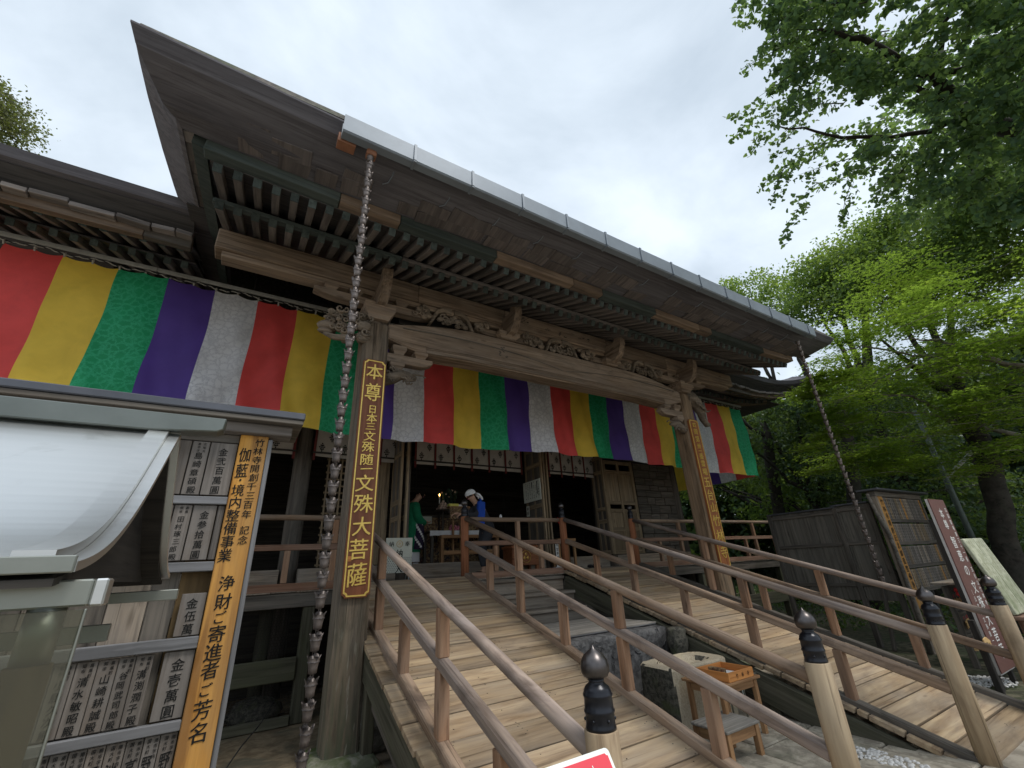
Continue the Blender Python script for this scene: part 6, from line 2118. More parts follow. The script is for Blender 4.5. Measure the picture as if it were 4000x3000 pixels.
# ---- visitor bending over the lectern
vs = thing('person', 'person in dark clothes and white head cloth bending over papers at the altar', 'person', (3.95, 7.68, 1.502))
P = dict(pel=(4.14, 7.70, 2.33), waist=(4.08, 7.69, 2.47), chest=(3.97, 7.67, 2.66), neck=(3.87, 7.66, 2.80), jaw=(3.80, 7.655, 2.865), head=(3.775, 7.65, 2.925))
chains = [[(P['pel'], (.11, .085)), (P['waist'], (.095, .075)), (P['chest'], (.12, .09)), (P['neck'], .052), (P['jaw'], (.06, .07)), (P['head'], (.082, .09))]]
hipk = 0; chk = 2
leg = lambda sy, dx: [0, ((4.13, 7.70 + sy * .09, 2.24), .095), ((4.05 + dx, 7.70 + sy * .10, 1.95), .062), ((4.10 + dx, 7.70 + sy * .10, 1.60), .040), ((4.06 + dx, 7.70 + sy * .10, 1.54), .040), ((3.92 + dx, 7.70 + sy * .11, 1.525), (.035, .022))]
chains += [leg(-1, -.10), leg(1, .04)]
aL = [(3.93, 7.53, 2.70), (3.80, 7.46, 2.52), (3.60, 7.60, 2.56)]
aR = [(3.95, 7.82, 2.70), (3.78, 7.90, 2.54), (3.58, 7.82, 2.60)]
for a in (aL, aR):
    chains.append([2, (a[0], .058), (a[1], .043), (a[2], .028), (tuple(Vector(a[2]) + Vector((-.05, .0, .0))), (.036, .016)), (tuple(Vector(a[2]) + Vector((-.085, 0, -.004))), (.034, .014))])
for a in (aL, aR):
    chains += fingers(a[2], (-1, .05, -.1), (0, 1, 0), .6)
skin_mesh('body', chains, M['skin'], vs)
chains = [[((4.19, 7.70, 2.24), (.185, .15)), (P['pel'], (.18, .15)), (P['waist'], (.155, .125)), (P['chest'], (.17, .13)), ((3.89, 7.665, 2.775), .075)]]
for a in (aL, aR):
    e = Vector(a[1]).lerp(Vector(a[2]), .85)
    chains.append([3, (a[0], .082), (a[1], .064), (tuple(e), .05)])
skin_mesh('jacket', chains, M['darkcloth'], vs)
chains = []
for sy, dx in ((-1, -.10), (1, .04)):
    chains.append([((4.14, 7.70 + sy * .06, 2.38), .13), ((4.12, 7.70 + sy * .09, 2.2), .115), ((4.05 + dx, 7.70 + sy * .10, 1.95), .085), ((4.10 + dx, 7.70 + sy * .10, 1.62), .066)])
skin_mesh('trousers', chains, M['darkcloth'], vs)
# blue shoulder bag and white head cloth
v = []; f = []
sec = [(-.075, .0), (.075, .0), (.085, -.25), (.07, -.52), (-.07, -.52), (-.085, -.25)]
extrude('blue_bag', [(x, z) for x, z in reversed([(-.07, 0), (.07, 0), (.078, -.22), (.07, -.46), (-.07, -.46), (-.078, -.22)])][::1], -.045, .045, M['bluecloth'], vs, Matrix.Translation((3.90, 7.46, 2.78)) @ Matrix.Rotation(.06, 4, 'Y'), .014)
b = MB(); b.tube([(3.90, 7.46, 2.78), (3.94, 7.56, 2.84), (3.98, 7.72, 2.82), (4.0, 7.8, 2.7)], [.018] * 4, 6); b.build('bag_strap', M['bluecloth'], vs, True)
hd = Vector(P['head'])
v = []; f = []
n = 20
dirf = Vector((-.9, -.15, -.35)).normalized(); dup = Vector((-.32, 0, .95)).normalized(); dr = dirf.cross(dup).normalized()
for i in range(7):
    th = (math.pi / 2) * 1.05 * i / 6
    for k in range(n):
        ph = 2 * math.pi * k / n
        r = .105 * math.sin(th) * (1 + .02 * math.sin(5 * ph))
        p = hd + dup * (.02 + .10 * math.cos(th)) + dirf * (r * math.cos(ph) * 1.08) + dr * (r * math.sin(ph))
        v.append(tuple(p))
for i in range(6):
    for k in range(n):
        k2 = (k + 1) % n; f.append((i * n + k, (i + 1) * n + k, (i + 1) * n + k2, i * n + k2))
obj('head_cloth', mesh_of(v, f), M['whitecloth'], vs, None, True)
b = MB()
b.tube([(3.87, 7.62, 2.965), (3.92, 7.57, 2.93), (3.955, 7.55, 2.875), (3.975, 7.54, 2.83)], [.02, .026, .024, .018], 7)
b.tube([(3.87, 7.64, 2.955), (3.91, 7.60, 2.90), (3.92, 7.59, 2.86)], [.02, .022, .014], 7)
b.build('cloth_tail', M['whitecloth'], vs, True)
face(vs, P['head'], dirf, dup, 1.0, M['hair'])
b = MB()
for sy, dx in ((-1, -.10), (1, .04)):
    b.ball((4.0 + dx, 7.70 + sy * .105, 1.535), .05, 2.1, .95, .6, 10, 6)
b.build('shoe_pair', M['lens'], vs, True)
b = MB(); b.ball((4.33, 7.48, 2.51), .05, .6, .4, .9, 8, 5, .1); b.build('white_pouch', M['whitecloth'], vs, True)

# ---- monk standing inside
mk = thing('person', 'shaven-headed monk in green robe with flowered dark apron standing left of the altar', 'person', (3.12, 9.2, FZ))
bx_, by_ = 3.12, 9.2
chains = [[((bx_, by_, 2.52), (.13, .11)), ((bx_, by_, 2.72), (.12, .10)), ((bx_ + .02, by_, 2.92), (.16, .11)), ((bx_ + .09, by_ - .01, 3.04), .05), ((bx_ + .14, by_ - .02, 3.09), (.065, .07)), ((bx_ + .17, by_ - .02, 3.155), (.08, .09))]]
for sy in (-1, 1):
    chains.append([0, ((bx_, by_ + sy * .09, 2.42), .09), ((bx_ + .03, by_ + sy * .09, 2.12), .06), ((bx_, by_ + sy * .09, 1.82), .04), ((bx_ + .02, by_ + sy * .09, 1.775), .038), ((bx_ + .14, by_ + sy * .10, 1.765), (.03, .02))])
arms = []
for sy in (-1, 1):
    a = [(bx_ + .0, by_ + sy * .18, 2.90), (bx_ + .06, by_ + sy * .24, 2.62), (bx_ + .28, by_ + sy * .10, 2.58)]
    arms.append(a)
    chains.append([2, (a[0], .042), (a[1], .04), (a[2], .03), (tuple(Vector(a[2]) + Vector((.05, -sy * .02, 0))), (.034, .016)), (tuple(Vector(a[2]) + Vector((.085, -sy * .03, -.005))), (.033, .014))])
for sy, a in zip((-1, 1), arms): chains += fingers(a[2], (1, -sy * .3, -.15), (0, -sy, 0), .6)
skin_mesh('body', chains, M['skin'], mk)
def loft(name, rings, mat, parent, n=26, fold=.012, kf=9):
    v = []; f = []
    for i, (x, y, z, rx, ry) in enumerate(rings):
        for k in range(n):
            a = 2 * math.pi * k / n
            q = 1 + fold * math.sin(kf * a + i * .35) * (i / len(rings)) / max(rx, .05) * .25
            v.append((x + rx * q * math.cos(a), y + ry * q * math.sin(a), z))
    m = len(rings)
    for i in range(m - 1):
        for k in range(n):
            k2 = (k + 1) % n; f.append((i * n + k, (i + 1) * n + k, (i + 1) * n + k2, i * n + k2))
    return obj(name, mesh_of(v, f), mat, parent, None, True)
loft('green_robe', [(bx_ + .07, by_, 3.01, .06, .06), (bx_ + .03, by_, 2.96, .13, .19), (bx_ + .01, by_, 2.85, .17, .25), (bx_, by_, 2.6, .19, .24), (bx_, by_, 2.35, .20, .23), (bx_, by_, 2.1, .21, .235), (bx_, by_, 1.98, .22, .24)], M['greenrobe'], mk)
loft('white_under_robe', [(bx_, by_, 2.05, .195, .22), (bx_, by_, 1.9, .20, .225), (bx_, by_, 1.795, .205, .23)], M['whitecloth'], mk)
for sy, a in zip((-1, 1), arms):
    p0, p1, p2 = Vector(a[0]), Vector(a[1]), Vector(a[2])
    skin_mesh('robe_sleeve', [[(tuple(p0 + Vector((0, 0, .02))), (.10, .10)), (tuple(p1), (.10, .11)), (tuple(p1.lerp(p2, .55) + Vector((0, 0, -.06))), (.08, .13)), (tuple(p1.lerp(p2, .88) + Vector((0, 0, -.05))), (.055, .10))]], M['greenrobe'], mk)
loft('flowered_apron', [(bx_ + .12, by_ - .12, 2.62, .11, .125), (bx_ + .12, by_ - .12, 2.4, .13, .14), (bx_ + .10, by_ - .12, 2.15, .14, .15), (bx_ + .09, by_ - .12, 2.03, .145, .155)], M['purplecloth'], mk)
b = MB(); rr = random.Random(12)
for i in range(24):
    z = 2.06 + .53 * ((i * 7) % 24) / 24; a = -2.6 + 2.6 * ((i * 5) % 24) / 24
    rx = np.interp(z, [2.03, 2.62], [.147, .112]); ry = np.interp(z, [2.03, 2.62], [.158, .128])
    c = Vector((bx_ + .108 + rx * math.cos(a) * 1.02, by_ - .12 + ry * math.sin(a) * 1.02, z))
    nrm_ = Vector((math.cos(a), math.sin(a), 0)); tg = Vector((-math.sin(a), math.cos(a), 0))
    o = []
    for k in range(10):
        q = .032 if k % 2 == 0 else .022
        o.append(c + nrm_ * .004 + tg * (q * math.cos(k * .628)) + Vector((0, 0, q * math.sin(k * .628))))
    b.add(o, [tuple(range(10))])
b.build('printed_flowers', M['whitecloth'], mk)
face(mk, (bx_ + .17, by_ - .02, 3.16), (.85, -.45, -.12), (0, 0, 1), .95, M['hair'])
b = MB()
for sy in (-1, 1): b.ball((bx_ + .08, by_ + sy * .10, 1.772), .04, 2.2, .9, .6, 9, 5)
b.build('white_sock_pair', M['whitecloth'], mk, True)
GINKGO_LIMBS=[([(7.71, -0.79, 5.32), (7.32, -0.52, 5.69), (6.96, -0.3, 5.92), (6.56, -0.03, 6.18), (6.37, -0.04, 6.28), (5.92, 0.02, 6.53), (5.06, 0.29, 6.85), (4.57, 0.48, 6.88)], 0.1, 0.012), ([(6.37, -0.0, 6.27), (5.8, 0.2, 6.51), (5.44, 0.3, 6.61), (4.83, 0.54, 6.77)], 0.04, 0.01), ([(6.03, -0.03, 6.55), (5.6, -0.25, 6.73), (5.41, -0.36, 6.78), (5.07, -0.51, 6.83)], 0.03, 0.01), ([(6.57, -0.02, 6.16), (6.04, 0.54, 6.18), (5.46, 0.96, 6.35), (4.9, 1.23, 6.44)], 0.035, 0.008), ([(6.04, -0.09, 6.53), (6.19, -0.31, 6.5), (6.31, -0.72, 6.47)], 0.035, 0.01), ([(6.62, -0.02, 6.09), (6.82, 0.21, 5.59), (6.88, 0.37, 5.25)], 0.03, 0.008)]
